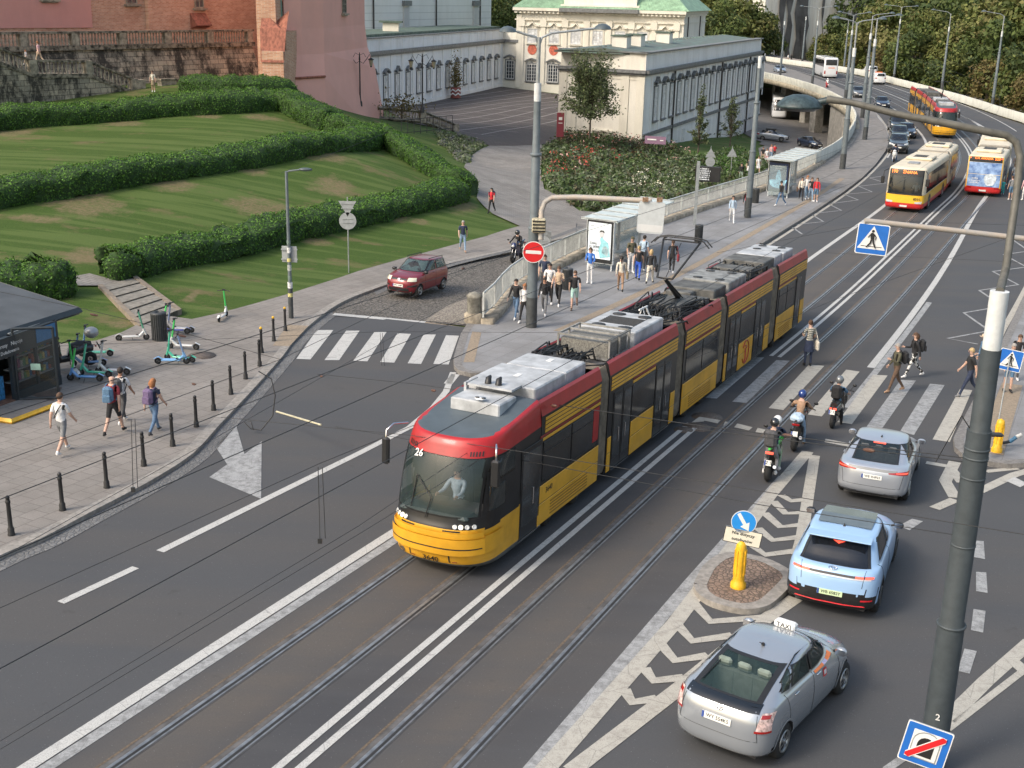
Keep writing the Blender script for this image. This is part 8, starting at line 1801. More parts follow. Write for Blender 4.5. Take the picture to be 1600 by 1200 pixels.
P,a=lane(1397,252); k5=bike('white scooter leading the queue of cars on the viaduct',tuple(P),a+math.pi,(.65,.66,.67),'scooter',lit=False); rider('rider in dark jacket on the white scooter',k5,-.28,.76,a+math.pi,top='navy',legs='jeans',helmet=HB,lg=(35,40),rg=(35,40))
P,a=lane(1292,138); k6=bike('red scooter far along the viaduct behind the coach',tuple(P),a,(.5,.03,.03),'scooter'); rider('rider in white on the far red scooter',k6,-.28,.76,a,top='white',legs='red',helmet=HW)
# ---- electric scooters
def escooter(label,px,py,hd,stem,deck,bar=None,lying=False,tilt=0.):
 P=at_l(px,py,.12); r=thing('electric_scooter',label,'electric scooter',P,math.radians(hd),'electric scooters left on the pavement'); ms=paint('es_%s'%str(stem),stem,0,.35); mdk=paint('es_%s'%str(deck),deck,0,.35)
 for x in (-.45,.52): torus_wheel(r,x,.12,.06)
 b=MB(); b.box((-.02,0,.16),(.62,.16,.06),0,0,.02); b.tube([(.28,0,.16),(.42,0,.30),(.44,0,.34)],[.05,.05,.04],7); b.add([(-.60,-.04,.2),(-.60,.04,.2),(-.42,.05,.285),(-.42,-.05,.285),(-.3,-.05,.2),(-.3,.05,.2)],[(0,1,2,3),(3,2,5,4)]); b.obj('deck',mdk,r)
 b=MB(); b.tube([(.52,0,.20),(.43,0,.45)],.045,7,1); b.tube([(.43,0,.45),(.30,0,1.10)],.035,7); b.obj('stem',[ms,mdk],r)
 b=MB(); b.tube([(.27,-.26,1.10),(.31,0,1.13),(.27,.26,1.10)],.018,6); b.box((.31,0,1.14),(.07,.12,.05)); b.obj('handlebar',BLK,r); b=MB(); b.box((.2,-.0,.22),(.06,.1,.02)); b.tube([(.0,.1,.14),(.02,.18,.0)],.012,4); b.obj('kickstand',BLK,r)
 if tilt: r.rotation_euler=(math.radians(tilt),0,math.radians(hd)); r.location.z+=.03
 return r
GN=(.06,.55,.12); WT=(.62,.63,.62); TQ=(.08,.50,.32); BL=(.13,.28,.52); PB=(.10,.12,.35)
escooter('white and lime electric scooter standing alone near the lawn edge',348,499,85,GN,WT)
escooter('white electric scooter with turquoise fender left of the litter bin',206,532,-165+180,(.08,.3,.2),WT)
escooter('lime and blue electric scooter right behind the litter bin',274,523,180,GN,PB,tilt=6)
escooter('grey decked electric scooter behind the litter bin',282,520,172,(.2,.25,.4),(.35,.35,.37),tilt=-5)
escooter('white electric scooter parked right of the litter bin',288,546,175,GN,WT)
escooter('turquoise electric scooter in front of the white one by the manhole',283,566,165,TQ,TQ,tilt=-6)
escooter('pale blue electric scooter nearest the camera by the litter bin',268,570,5,(.2,.3,.5),(.2,.42,.72),tilt=8)
escooter('blue and turquoise electric scooter at the back beside the kiosk',152,558,185,BL,TQ,tilt=-4); escooter('blue electric scooter with red wheels beside the kiosk',140,572,190,BL,BL)
escooter('turquoise electric scooter in the cluster beside the kiosk',150,590,172,TQ,TQ,tilt=5); escooter('white electric scooter with grey wheel at the right of the kiosk cluster',178,585,176,(.5,.5,.5),WT)
escooter('blue decked electric scooter nearest the camera beside the kiosk',135,597,178,GN,(.12,.30,.62),tilt=3); escooter('white and green electric scooter against the kiosk wall',120,588,120,GN,WT,tilt=-5)
P=at_l(112,575,.12); mo=bike('black moped with a silver top box parked behind the kiosk',tuple(P),math.radians(215),(.02,.02,.022),'scooter',lit=False); b=MB(); b.ball((-.75,0,1.15),.26,0,12,(.95,1,.75)); b.obj('top_box',M('top_box_silver',(.32,.33,.34),.3,metal=.4,var=.05),mo)
# ================================================================ street furniture
STL=M('lamp_post_grey',(.13,.155,.17),.5,var=.12,scale=3,detail=6); STD=M('post_base_dark',(.055,.06,.062),.6,var=.25,scale=4); PWH=M('post_white_band',(.58,.60,.60),.6,var=.1,scale=5); GALV=M('galvanised',(.33,.35,.355),.45,metal=.3,var=.15,scale=6); SGB=M('sign_back',(.34,.36,.37),.5,metal=.2,var=.1); SBL=M('sign_blue',(.02,.14,.50),.4,var=.04); SRD=M('sign_red',(.62,.02,.025),.4,var=.04); BOY=M('bollard_yellow',(.75,.42,.02),.45,var=.15,scale=6); IRON=M('cast_iron_black',(.02,.02,.021),.5,var=.15); OLD=M('weathered_white_tube',(.48,.46,.43),.6,var=.3,scale=5,col2=(.40,.34,.28)); LMP=M('lamp_housing',(.075,.095,.105),.35,var=.15,scale=8)
RIM_=M('sign_rim',(.62,.63,.62),.5,var=0)
# -- bollards along the kerb
for k,(x,y) in enumerate([(18,836),(98,797),(167,762),(225,728),(270,697),(307,667),(334,641),(361,616),(384,592),(406,572),(409,551),(428,533),(446,517)]):
 P=at_l(x,y,.12); r=thing('bollard','black cast iron bollard with a yellow cap near the tactile strip' if k>9 else 'black cast iron bollard in the row along the left kerb','bollard',P,0,'black bollards along the kerb')
 b=MB(); b.lathe([(.085,0),(.085,.03),(.075,.05),(.075,.16),(.06,.19),(.052,.22),(.046,.78),(.058,.80),(.058,.84),(.045,.86),(.045,.885)],(0,0,0),12); b.obj('post',IRON,r); b=MB(); b.ball((0,0,.925),.052,0,10); b.obj('ball_cap',BOY if k>9 else IRON,r)
# -- lamp and catenary masts
def mast(label,px,py,ptop,D=None,r0=.21,group=None,arms=(),white=True,h2=0,kind='r',base=None,z0=None,cl=.42,cb=.72):
 P=base if base is not None else (at_r(px,py,.15) if kind=='r' else at_l(px,py)); q=list(P); zt=zat(P,ptop) if ptop is not None else q[2]+9
 H=zt-q[2]; r=thing('lamp_post' if arms else 'catenary_mast',label,'lamp post' if arms else 'mast',q,0,group)
 b=MB(); b.cyl((0,0,-.3),(0,0,H*.13),r0*1.12,14,1); b.cyl((0,0,H*.13),(0,0,H*cl),r0*1.05,14); b.tube([(0,0,H*cl),(0,0,H*cl+.05),(0,0,H*cb),(0,0,H*cb+.05),(0,0,H*(.93 if white else 1))],[r0*.98,r0*.9,r0*.85,r0*.74,r0*.66],14); b.obj('pole',[STL,STD],r)
 if white: b=MB(); b.cyl((0,0,H*.93),(0,0,H),r0*.68,14); b.obj('white_band',PWH,r)
 for zz in (cl,cb): b=MB(); b.lathe([(r0*.9,-.06),(r0*1.12,-.04),(r0*1.12,.04),(r0*.9,.06)],(0,0,H*zz),14); b.obj('collar',STL,r)
 if arms:
  b=MB(); b.tube([(0,0,H),(0,0,H+h2)],.075,8); b.obj('upper_tube',GALV,r)
  for (dx,dy,dz) in arms:
   b=MB(); L=math.hypot(dx,dy); ux,uy=dx/L,dy/L; b.tube([(0,0,H+h2-.35),(ux*.12,uy*.12,H+h2+.0),(ux*.5,uy*.5,H+h2+dz*.45),(dx,dy,H+h2+dz)],.045,7); b.obj('arm',GALV,r)
   b=MB(); b.T=Matrix.Translation((dx+ux*.35,dy+uy*.35,H+h2+dz))@Matrix.Rotation(math.atan2(uy,ux),4,'Z'); b.lathe([(0,.20),(.16,.17),(.30,.08),(.34,0),(.36,-.02),(.30,-.03)],(0,0,0),14); b.v=[v for v in b.v]; b.T=None; b.obj('lamp_head',LMP,r)
 return r
def dirp(P,px,dist,dz=0):
 "horizontal offset that moves the projection of P sideways in the picture by roughly px at that distance"
 return None
s90=np.array([1.,0.]);
big=mast('big grey catenary mast with white band, double lamp arms and no-entry sign',830,511,130,r0=.205,arms=[(-.85,-.2,.2),(2.1,.5,.35)],h2=1.7)
m2=mast('tall grey mast at the far shelter with white tip',1168,340,88,r0=.185)
GM='lamp masts along the viaduct'
for k,(x,y,yt,arms,lab) in enumerate([(1316,264,75,[(1.8,.4,.3),(-1.5,-.3,.3)],'lamp mast by the bend of the kerb, nearest of the viaduct row'),(1351,218,61,[(1.9,.4,.3)],'lamp mast behind the big lamp arm beside the queue'),(1347,184,52,[(2.0,.3,.3)],'second lamp mast behind the big lamp arm'),(1321,154,47,[(2.,.5,.4),(-1.8,-.4,.4)],'double armed lamp mast at the inner bend'),
   (1269,131,33,[(-2.6,-.2,.3),(2.4,.2,.4)],'lamp mast on the viaduct left of the coach'),(1219,118,33,[],'mast by the silver blue car near the end of the white wing'),(1253,101,26,[],'mast on the far pavement behind the coach'),(1318,112,47,[(-2.2,0,.4)],'white lamp mast right of the coach'),(1396,128,60-30,[(-2.4,0,.3),(2.2,0,.2)],'mast on the outer pavement before the brown trees'),(1471,142,42,[(-2.4,.2,.5)],'mast on the outer pavement beside the far tram'),(1550,167,49,[(-2.4,.2,.5)],'mast on the outer pavement at the right')]):
 rr=mast(lab,x,y,yt,r0=.22 if k<4 else .19,arms=arms,h2=2.0 if arms else 0)
# slim grey lamp post on the left pavement, with the back of a sign panel
P=at_l(455,497,.12); H=zat(P,268)-P[2]; r=thing('lamp_post','slim dark lamp post covered in stickers with the back of two sign panels','lamp post',P)
b=MB(); b.tube([(0,0,0),(0,0,1.3)],.10,10,1); b.tube([(0,0,1.3),(0,0,H)],[.075,.055],10,0); b.tube([(0,0,H-.05),(.1,0,H+.02),(.55,.05,H+.08)],.035,6,0); b.obj('pole',[STL,STD],r)
b=MB(); b.ball((.75,.06,H+.09),.28,0,10,(1,.45,.25)); b.obj('lamp_head',LMP,r)
for k in range(7): b=MB(); b.cyl((0,0,.9+.36*k),(0,0,1.05+.36*k+.08*(k%2)),.102 if k<2 else .079,10); b.obj('sticker',M('sticker_%d'%(k%4),[(.55,.5,.2),(.6,.6,.6),(.15,.2,.18),(.4,.42,.4)][k%4],.6,var=.5,scale=25),r)
zs=zat(P,398)-P[2]; b=MB(); b.box((0,.1,zs),(.62,.03,.66),0,-.1,.01); b.box((0,.07,zs+.2),(.66,.04,.05)); b.box((0,.07,zs-.2),(.66,.04,.05)); b.obj('sign_back',SGB,r)
# signs seen from behind
def back_sign(label,px,py,top,shapes,surf='l',r_=.03):
 P=at_l(px,py,.0) if surf=='l' else at_r(px,py,.15); H=zat(P,top)-P[2]; r=thing('road_sign',label,'road sign',P); b=MB(); b.tube([(0,0,-.2),(0,0,H)],r_,8); b.obj('pole',GALV,r)
 for kind,yy,R in shapes:
  z=zat(P,yy)-P[2]; b=MB(); n=24 if kind=='o' else 3; pts=[(R*math.cos(2*math.pi*k/n+(math.pi/2 if kind=='t' else -math.pi/2)),-.05,z+R*math.sin(2*math.pi*k/n+(math.pi/2 if kind=='t' else -math.pi/2))) for k in range(n)]
  b.plate(pts,(0,-1,0),.015); b.box((0,-.065,z+R*.25),(R*1.2,.02,.04)); b.box((0,-.065,z-R*.2),(R*1.2,.02,.04)); b.obj('sign_back',SGB,r)
back_sign('grey backs of a yield sign and a round sign on the lawn',545,425,308,[('v',322,.50),('o',345,.42)])
back_sign('grey backs of a triangular and a round sign beside the lower path',1107,290,228,[('t',241,.55),('o',253,.42)]); back_sign('grey back of a triangular sign at the right end of the flowerbed',1141,280,228,[('t',240,.55)])
back_sign('grey mesh back of a board and a round sign behind the big mast',848,418,352,[('o',379,.36)])
b=MB(); c=at_l(846,412); q=at_D(857,375,proj(c)[2]); b.box((q[0]-.35,q[1],q[2]),(1.0,.05,.95)); b=b.obj('notice_board',M('board_back',(.22,.235,.24),.6,var=.3,scale=9)); tag(b,'grey back of a notice board behind the big mast','board')
# no-entry sign on the big mast
def pole_pt(px,py,off,P=None):
 P=P or tuple(big.location); return at_D(px,py,proj((P[0],P[1],zat(P,py)))[2]-off)
def facing(P): v=Vector((P[0],P[1],0)); v.normalize(); return -v
def disc_sign(root,P,R,parts,nrm,roll=0.,n=36,name='sign_face',th=.015):
 "P centre, parts: list of (points in sign plane, material index)"
 z=Vector(nrm).normalized(); x=Vector((0,0,1)).cross(z).normalized(); y=z.cross(x); M4=Matrix(((x.x,y.x,z.x,P[0]),(x.y,y.y,z.y,P[1]),(x.z,y.z,z.z,P[2]),(0,0,0,1)))@Matrix.Rotation(roll,4,'Z'); return M4
def sign_obj(name,M4,layers,mats,parent=None,back=SGB,label=None):
 b=MB(); b.T=M4
 for i,(pts,m) in enumerate(layers): b.plate([(x,y,.004*i) for x,y in pts],(0,0,1),.02 if i==0 else .003,m,len(mats) if i==0 else m)
 b.T=None; return b.obj(name,list(mats)+[back],parent)
circ=lambda R,n=36,cx=0,cy=0:[(cx+R*math.cos(2*math.pi*k/n),cy+R*math.sin(2*math.pi*k/n)) for k in range(n)]
rect=lambda w,h,cx=0,cy=0:[(cx-w/2,cy-h/2),(cx+w/2,cy-h/2),(cx+w/2,cy+h/2),(cx-w/2,cy+h/2)]
def rrect(w,h,r):
 out=[]
 for cx,cy,a0 in ((w/2-r,h/2-r,0),(-w/2+r,h/2-r,90),(-w/2+r,-h/2+r,180),(w/2-r,-h/2+r,270)):
  for k in range(5): a=math.radians(a0+22.5*k); out.append((cx+r*math.cos(a),cy+r*math.sin(a)))
 return out
P=pole_pt(833.5,394,.42); r=thing('road_sign','round red no-entry sign with white bar on the big mast','road sign',P); M4=disc_sign(r,(0,0,0),0,0,facing(P),-.04)
sign_obj('sign_face',M4,[(circ(.435),1),(circ(.405),0),(rect(.62,.135),1)],[SRD,WHT],r)
# arm with the white box sign back, on the big mast
r=thing('sign_gantry','rusty white arm on the big mast holding a pale square sign back over the platform','sign gantry',pole_pt(841,368,.4)); o=np.array(r.location)
Db=proj(tuple(o))[2]; pts=[at_D(845,375,Db),at_D(846,330,Db),at_D(851,316,Db),at_D(862,309,Db),at_D(900,308,Db-.2),at_D(1018,314,Db-.9)]; b=MB(); b.tube([p-o for p in pts],.11,8); b.obj('arm',OLD,r)
q=at_D(1017,340,Db-1.); M4=disc_sign(r,q-o,0,0,facing(q),-.04); sign_obj('sign_back',M4,[(rrect(1.02,1.25,.12),0),([(x,y*.3-.42) for x,y in rrect(.95,.9,.1)],1)],[M('sign_back_pale',(.50,.54,.56),.5,var=.06),M('sign_back_lower',(.62,.64,.65),.5,var=.03)],r)
for dx in (-.25,.3): b=MB(); c=q-o; b.box((c[0]+dx,c[1],c[2]+.70),(.22,.12,.16)); b.obj('bracket',M('rusty_bracket',(.25,.16,.10),.8,var=.5,scale=12),r)
c=pole_pt(842,352,.35)-o; b=MB(); b.box(tuple(c),(.55,.4,.55),0,0,.04)
for k in range(4): b.box((c[0],c[1]-.21,c[2]-.2+.13*k),(.5,.03,.05),1)
b.obj('clamp_box',[M('clamp_beige',(.42,.38,.27),.7,var=.4,scale=12),BLK],r)
# -- the tall pole at the right with its curved lamp arm
Dp=19.0; PP=at_D(1512,800,Dp); zb=float(z_road(PP[0],PP[1])); r=thing('lamp_post','tall dark grey pole in the right foreground with a curved arm and dome lamp','lamp post',(PP[0],PP[1],zb)); o=np.array([PP[0],PP[1],zb])
zc=lambda y: zat(PP,y)-zb
b=MB(); b.tube([(0,0,-.3),(0,0,zc(975))],[.225,.21],24,0); b.tube([(0,0,zc(975)),(0,0,zc(968)),(0,0,zc(672))],[.21,.188,.182],24,0); b.tube([(0,0,zc(672)),(0,0,zc(668)),(0,0,zc(545))],[.165,.152,.147],24,0); b.obj('pole',[M('pole_dark_grey',(.052,.064,.072),.55,var=.14,scale=5,detail=6),STD],r)
b=MB(); b.tube([(0,0,zc(545)),(0,0,zc(455))],.135,24); b.obj('white_band',PWH,r)
for y,R in ((975,.232),(700,.194),(714,.192),(745,.192),(850,.194)): b=MB(); b.lathe([(R-.02,-.02),(R,-.012),(R,.012),(R-.02,.02)],(0,0,zc(y)),24); b.obj('band',_mc['pole_dark_grey'],r)
b=MB(); b.text('2',Matrix.Translation((0,0,zc(1110)))@Matrix.Rotation(math.atan2(-PP[1],-PP[0])+math.pi/2-.0,4,'Z')@Matrix.Translation((0,-.232,0))@Matrix.Rotation(math.pi/2,4,'X'),.16); b.obj('pole_number',WHT,r)
b=MB(); T=[at_D(1561,455,Dp),at_D(1572,418,Dp),at_D(1590,290,Dp),at_D(1594,245,Dp),at_D(1588,222,Dp),at_D(1572,211,Dp),at_D(1548,207,Dp),at_D(1480,193,Dp+.1),at_D(1400,178,Dp+.3),at_D(1330,160,Dp+.5),at_D(1292,155,Dp+.6)]; tz=zc(455)
T[0]=np.array([PP[0],PP[1],zb+tz]); b.tube([p-o for p in T],[.062,.06,.058,.058,.06,.06,.06,.06,.055,.052,.06],12); b.obj('arm',M('arm_olive_grey',(.105,.10,.085),.6,var=.25,scale=6),r)
c=at_D(1249,164,Dp+.7)-o; b=MB(); k_=.285; b.lathe([(0,.17),(.12,.16),(.23,.12),(.31,.06),(.36,0),(.37,-.02),(.35,-.04)],tuple(c),28); b.tube([c+np.array([.2,0,.02]),at_D(1300,155,Dp+.6)-o],[.05,.06],8); b.obj('lamp_head',M('lamp_dome',(.035,.055,.06),.45,var=.45,scale=16,detail=8),r); b=MB(); b.lathe([(.34,-.04),(.24,-.09),(0,-.11)],tuple(c),24); b.obj('diffuser',M('lamp_diffuser',(.05,.055,.055),.3,var=.1),r)
# -- square pedestrian crossing sign
def ped(M4,w,root):
 t=w*.43; F=lambda pts:[(x*w,y*w) for x,y in pts]
 Ls=[(rrect(w,w,w*.06),1),(rrect(w*.94,w*.94,w*.05),0),(F([(-.44,-.32),(.44,-.32),(0,.43)]),1),(F([(-.33,-.245),(.33,-.245),(.33,-.225),(-.33,-.225)]),2),([(x*w,y*w) for x,y in circ(.045,14,-.005,.27)],2),
  (F([(-.07,.20),(-.02,.225),(.045,.19),(.06,.0),(-.055,.0),(-.07,.12)]),2),(F([(-.065,.20),(-.155,.06),(-.135,.045),(-.05,.15)]),2),(F([(.04,.19),(.125,.09),(.095,-.02),(.075,-.01),(.095,.08),(.04,.13)]),2),(F([(-.055,.0),(.005,.0),(-.02,-.13),(-.145,-.27),(-.175,-.25),(-.07,-.11)]),2),(F([(.0,.0),(.06,.0),(.075,-.1),(.145,-.255),(.11,-.275),(.03,-.12)]),2)]
 return sign_obj('sign_face',M4,Ls,[SBL,WHT,INK],root)
Ds=27.; P=at_D(1363,374,Ds); r=thing('road_sign','large blue square pedestrian crossing sign hanging from a rusty arm','road sign',P); o=np.array(P); M4=disc_sign(r,(0,0,0),0,0,facing(P),-.045); ped(M4,.68,r)
b=MB(); b.tube([at_D(1351,345,Ds-.05)-o,at_D(1480,359,Ds-.05)-o,at_D(1575,370,Ds-.05)-o,at_D(1780,393,Ds-.05)-o],.062,8); b.obj('arm',OLD,r)
for dx in (1360,1372): b=MB(); b.box(tuple(at_D(dx,349,Ds)-o),(.12,.1,.1)); b.obj('bracket',_mc['rusty_bracket'],r)
q=at_D(1780,393,Ds-.05); b=MB(); b.cyl(tuple(q-o+np.array([0,0,.5])),(q[0]-o[0],q[1]-o[1],float(z_road(q[0],q[1]))-o[2]),.12,10); b.obj('post',STL,r)
# small one on its own post at the right pavement
B0=at_r(1552,703,.15); Dq=proj(B0)[2]; P=at_D(1579,563,Dq-.1); r=thing('road_sign','small blue square pedestrian crossing sign on a thin post on the right pavement','road sign',P); o=np.array(P); M4=disc_sign(r,(0,0,0),0,0,facing(P),-.10); ped(M4,.66,r)
b=MB(); b.tube([np.array([0,.06,.3]),B0-o+np.array([0,0,-.1])],.022,6); b.obj('pole',GALV,r)
# tunnel-end sign low on the pole
Dt=18.2; P=at_D(1446,1166,Dt); r=thing('road_sign','blue framed tunnel sign struck through with a red bar at the bottom edge','road sign',P); M4=disc_sign(r,(0,0,0),0,0,facing(P),-.15); w=.66
arch=[(-.11,-.16),(.11,-.16),(.11,.0)]+[(.11*math.cos(a),.02+.11*math.sin(a)) for a in np.linspace(0,math.pi,9)]; arch2=[(x*1.45,y*1.3+.02) for x,y in arch]
sign_obj('sign_face',M4,[(rrect(w,w*1.05,.03),1),(rrect(w*.95,w*1.0,.03),0),(rrect(w*.66,w*.72,.01),1),([(x*w*1.9,y*w*1.9) for x,y in arch2],3),([(x*w*1.75,y*w*1.75) for x,y in arch2],1),([(x*w*1.7,y*w*1.7) for x,y in arch],2),([(-.25,-.245),(-.17,-.25),(.25,.16),(.25,.24),(.17,.245),(-.25,-.17)],1),([(-.25,-.225),(-.19,-.25),(.25,.18),(.25,.225),(.19,.245),(-.25,-.185)],4)],[SBL,WHT,INK,GALV,SRD],r)
b=MB(); b.box((.1,.15,-.0),(.05,.35,.05)); b.obj('bracket',GALV,r)
# -- island: yellow bollard with keep-right sign
P=at_r(1153,917,.13); r=thing('traffic_bollard','yellow traffic bollard on the island with blue arrow sign and white plate','bollard',P); b=MB(); b.lathe([(.17,0),(.17,.10),(.135,.14),(.125,.22),(.115,.95),(.10,1.04),(.06,1.10),(0,1.12)],(0,0,0),18);
for k in range(8): a=k*math.pi/4; b.box((.118*math.cos(a),.118*math.sin(a),.6),(.03,.035,.6),0,a)
b.obj('body',BOY,r); b=MB(); b.cyl((0,0,1.0),(0,0,1.3),.03,8); b.obj('stub',STL,r)
zq=lambda y: zat(P,y)-P[2]
M4=disc_sign(r,(0,-.04,zq(815)),0,0,facing(P),-.05); ang=math.radians(-56); arw=[(-.27,.045),(.06,.045),(.06,.13),(.26,0),(.06,-.13),(.06,-.045),(-.27,-.045)]; arw=[(x*.85*math.cos(ang)-y*.85*math.sin(ang),x*.85*math.sin(ang)+y*.85*math.cos(ang)) for x,y in arw]
sign_obj('arrow_sign',M4,[(circ(.27),1),(circ(.255),0),(arw,1)],[M('sign_blue_light',(.02,.25,.68),.4,var=.03),WHT],r)
M4=disc_sign(r,(0,-.04,zq(838)),0,0,facing(P),-.13); pl=sign_obj('text_plate',M4,[(rect(.80,.36),1),(rect(.77,.33),0)],[M('plate_cream',(.70,.66,.55),.5,var=.03),INK],r); b=MB(); b.text('Nie dotyczy',M4@Matrix.Translation((0,.07,.012)),.10); b.text('autobusów',M4@Matrix.Translation((0,-.07,.012)),.10); b.obj('plate_text',INK,pl)
# yellow bollard and leaning tube on the right pavement
P=at_r(1557,706,.15); r=thing('traffic_bollard','yellow traffic bollard on the right pavement behind the tall pole','bollard',P); b=MB(); b.lathe([(.16,0),(.16,.12),(.13,.16),(.12,.9),(.10,1.0),(0,1.05)],(0,0,0),16)
for k in range(8): a=k*math.pi/4; b.box((.12*math.cos(a),.12*math.sin(a),.55),(.03,.035,.55),0,a)
b.obj('body',BOY,r)
P=at_r(1566,697,.15); r=thing('bent_marker','knocked over blue and white marker tube leaning beside the yellow bollard','marker post',P); q=[np.array([0,0,.1]),at_D(1578,690,proj(P)[2])-P,at_D(1588,683,proj(P)[2]-.1)-P,at_D(1596,679,proj(P)[2]-.1)-P]
b=MB(); b.tube([q[0],q[1]],.05,8,1); b.tube([q[1],q[2]],.06,8,0); b.tube([q[2],q[3]],.06,8,2); b.obj('tube',[M('marker_blue',(.05,.16,.28),.5),BLK,M('marker_white',(.5,.5,.48),.6,var=.2)],r)
P=at_r(1532,700,.15); r=thing('signal_box','black signal box fixed low behind the tall pole','signal',at_D(1543,688,Dq-1)); b=MB(); b.box((0,0,0),(.1,.25,.5),0,0,.03); b.box((.2,-.05,.2),(.4,.25,.08),0,0,.03); b.obj('housing',BLK,r)
# -- litter bins
def bin_(label,P,h,r_):
 r=thing('litter_bin',label,'litter bin',P); b=MB(); b.lathe([(r_*.9,0),(r_*.95,h*.96),(r_*.95,h)],(0,0,0),20,0,True,False); b.obj('liner',STD,r); b=MB()
 for k in range(22): a=2*math.pi*k/22; b.box((r_*1.0*math.cos(a),r_*1.0*math.sin(a),h/2),(.03,r_*.17,h*.94),0,a)
 b.lathe([(r_*1.06,h-.05),(r_*1.08,h),(r_*.5,h+.03),(r_*.45,h-.02)],(0,0,0),20); b.obj('slats',M('bin_slats',(.045,.048,.05),.5,var=.2),r)
bin_('tall slatted dark litter bin at the foot of the small steps',at_l(250,531,.12),1.05,.27); bin_('dark litter bin beside the men on the platform',at_r(886,452,.15),1.0,.24); bin_('dark litter bin under the departures display',at_r(1091,378,.15),1.0,.22); bin_('dark litter bin left of the far advert panel',at_r(1180,317,.15),1.0,.22)
# -- platform railing with its stone post
r=thing('railing','long pale metal railing with vertical bars on a low stone kerb behind the platform','railing',(FL[0][0],FL[0][1],float(z_road(*FL[0])))); o=np.array(r.location); Fp=spline(FL[:11],4); RLM=M('railing_paint',(.52,.535,.51),.55,var=.18,scale=3)
cum=[0.];
for a,c in zip(Fp,Fp[1:]): cum.append(cum[-1]+float(np.linalg.norm(c-a)))
def fpt(s): return np.array([np.interp(s,cum,[p[0] for p in Fp]),np.interp(s,cum,[p[1] for p in Fp])])
s=0.
while s<cum[-1]-.1:
 e=min(s+2.2,cum[-1]); b=MB(); A_=fpt(s);B_=fpt(e); za=float(z_road(*A_))+.15;zb_=float(z_road(*B_))+.15; low=.0 if s>3 else 0
 h1_=.30+.80*min(1,(s+.9)/1.6) if s<1.2 else 1.12
 b.tube([(A_[0],A_[1],za+1.30),(B_[0],B_[1],zb_+1.30)],.042,6); b.tube([(A_[0],A_[1],za+.38),(B_[0],B_[1],zb_+.38)],.025,5); b.box((A_[0],A_[1],za+.78),(.07,.07,1.0))
 n=int((e-s)/.135)
 for k in range(1,n): f=k/n; q=A_+(B_-A_)*f; z=za+(zb_-za)*f; b.box((q[0],q[1],z+.84),(.022,.022,.92),0,.5)
 b.v=[(x-o[0],y-o[1],z-o[2]) for x,y,z in b.v]; b.obj('railing_bay',RLM,r); s=e
b=MB(); A=offset(Fp,-.28);B=offset(Fp,.42); n=len(Fp); z=[float(z_road(*p))+.15 for p in Fp]; vs=[(A[i][0]-o[0],A[i][1]-o[1],z[i]-.6-o[2]) for i in range(n)]+[(A[i][0]-o[0],A[i][1]-o[1],z[i]+.22-o[2]) for i in range(n)]+[(B[i][0]-o[0],B[i][1]-o[1],z[i]+.22-o[2]) for i in range(n)]+[(B[i][0]-o[0],B[i][1]-o[1],z[i]-.1-o[2]) for i in range(n)]
b.add(vs,[(k*n+i,k*n+i+1,(k+1)*n+i+1,(k+1)*n+i) for k in range(3) for i in range(n-1)]+[(0,n,2*n,3*n)],0,True); b.obj('kerb_wall',STONEL,r)
P=at_r(741,503,.15); r=thing('stone_post','short round stone post at the end of the platform railing','post',P); b=MB(); b.lathe([(.42,0),(.42,.35),(.36,.4),(.36,.42)],(0,0,0),8); b.obj('plinth',STONEL,r); b=MB(); b.lathe([(.30,.42),(.30,1.02),(.33,1.05),(.33,1.14),(.24,1.22),(.10,1.27),(0,1.28)],(0,0,0),18); b.obj('drum',M('stone_drum',(.20,.19,.16),.85,var=.35,scale=5),r)
# -- shelters
GLR=glassm('shelter_glass',(.42,.50,.50),.35); SHW=M('shelter_white',(.60,.63,.63),.4,var=.06)
def shelter(label,cs,zr,post):
 q=[at_z(x,y,zr) for x,y in cs]; c=sum(q)/4; r=thing('bus_shelter',label,'bus shelter',(c[0],c[1],float(z_road(c[0],c[1]))+.15)); o=np.array(r.location); q=[p-o for p in q]; b=MB(); b.plate(q,(0,0,1),.05); b.obj('roof',SHW if 0 else M('shelter_roof',(.50,.56,.56),.25,var=.12,scale=1.5),r)
 for k in range(0,7): f=k/6; b=MB(); a=q[0]+(q[3]-q[0])*f; d=q[1]+(q[2]-q[1])*f; b.tube([a+np.array([0,0,.03]),d+np.array([0,0,.03])],.035,5); b.obj('roof_rib',GALV,r)
 for f in (.12,.5,.88): b=MB(); a=(q[0]+(q[3]-q[0])*f)*.78+(q[1]+(q[2]-q[1])*f)*.22; b.box((a[0],a[1],a[2]/2),(.14,.14,a[2])); b.obj('post',GALV,r)
 for f0,f1 in ((.12,.5),(.5,.88)):
  a=(q[0]+(q[3]-q[0])*f0)*.8+(q[1]+(q[2]-q[1])*f0)*.2; d=(q[0]+(q[3]-q[0])*f1)*.8+(q[1]+(q[2]-q[1])*f1)*.2; b=MB(); b.plate([(a[0],a[1],.25),(d[0],d[1],.25),(d[0],d[1],2.1),(a[0],a[1],2.1)],(0,-1,0),.02); b.obj('glass_wall',GLR,r)
 a=(q[1]+(q[2]-q[1])*.1)*.8+q[0]*.2; d=q[0]*.8+(q[1])*.2; b=MB(); b.plate([(a[0],a[1],.2),(d[0],d[1],.2),(d[0],d[1],2.3),(a[0],a[1],2.3)],(0,-1,0),.02); b.obj('glass_wall',GLR,r)
 a=(q[0]+q[1])/2*.55+(q[2]+q[3])/2*.45; dd=(q[3]-q[0]); an=math.atan2(dd[1],dd[0]); b=MB(); b.box((a[0],a[1],.5),(2.4,.4,.06),0,an); b.box((a[0],a[1],.25),(.1,.3,.5),0,an); b.obj('bench',GALV,r)
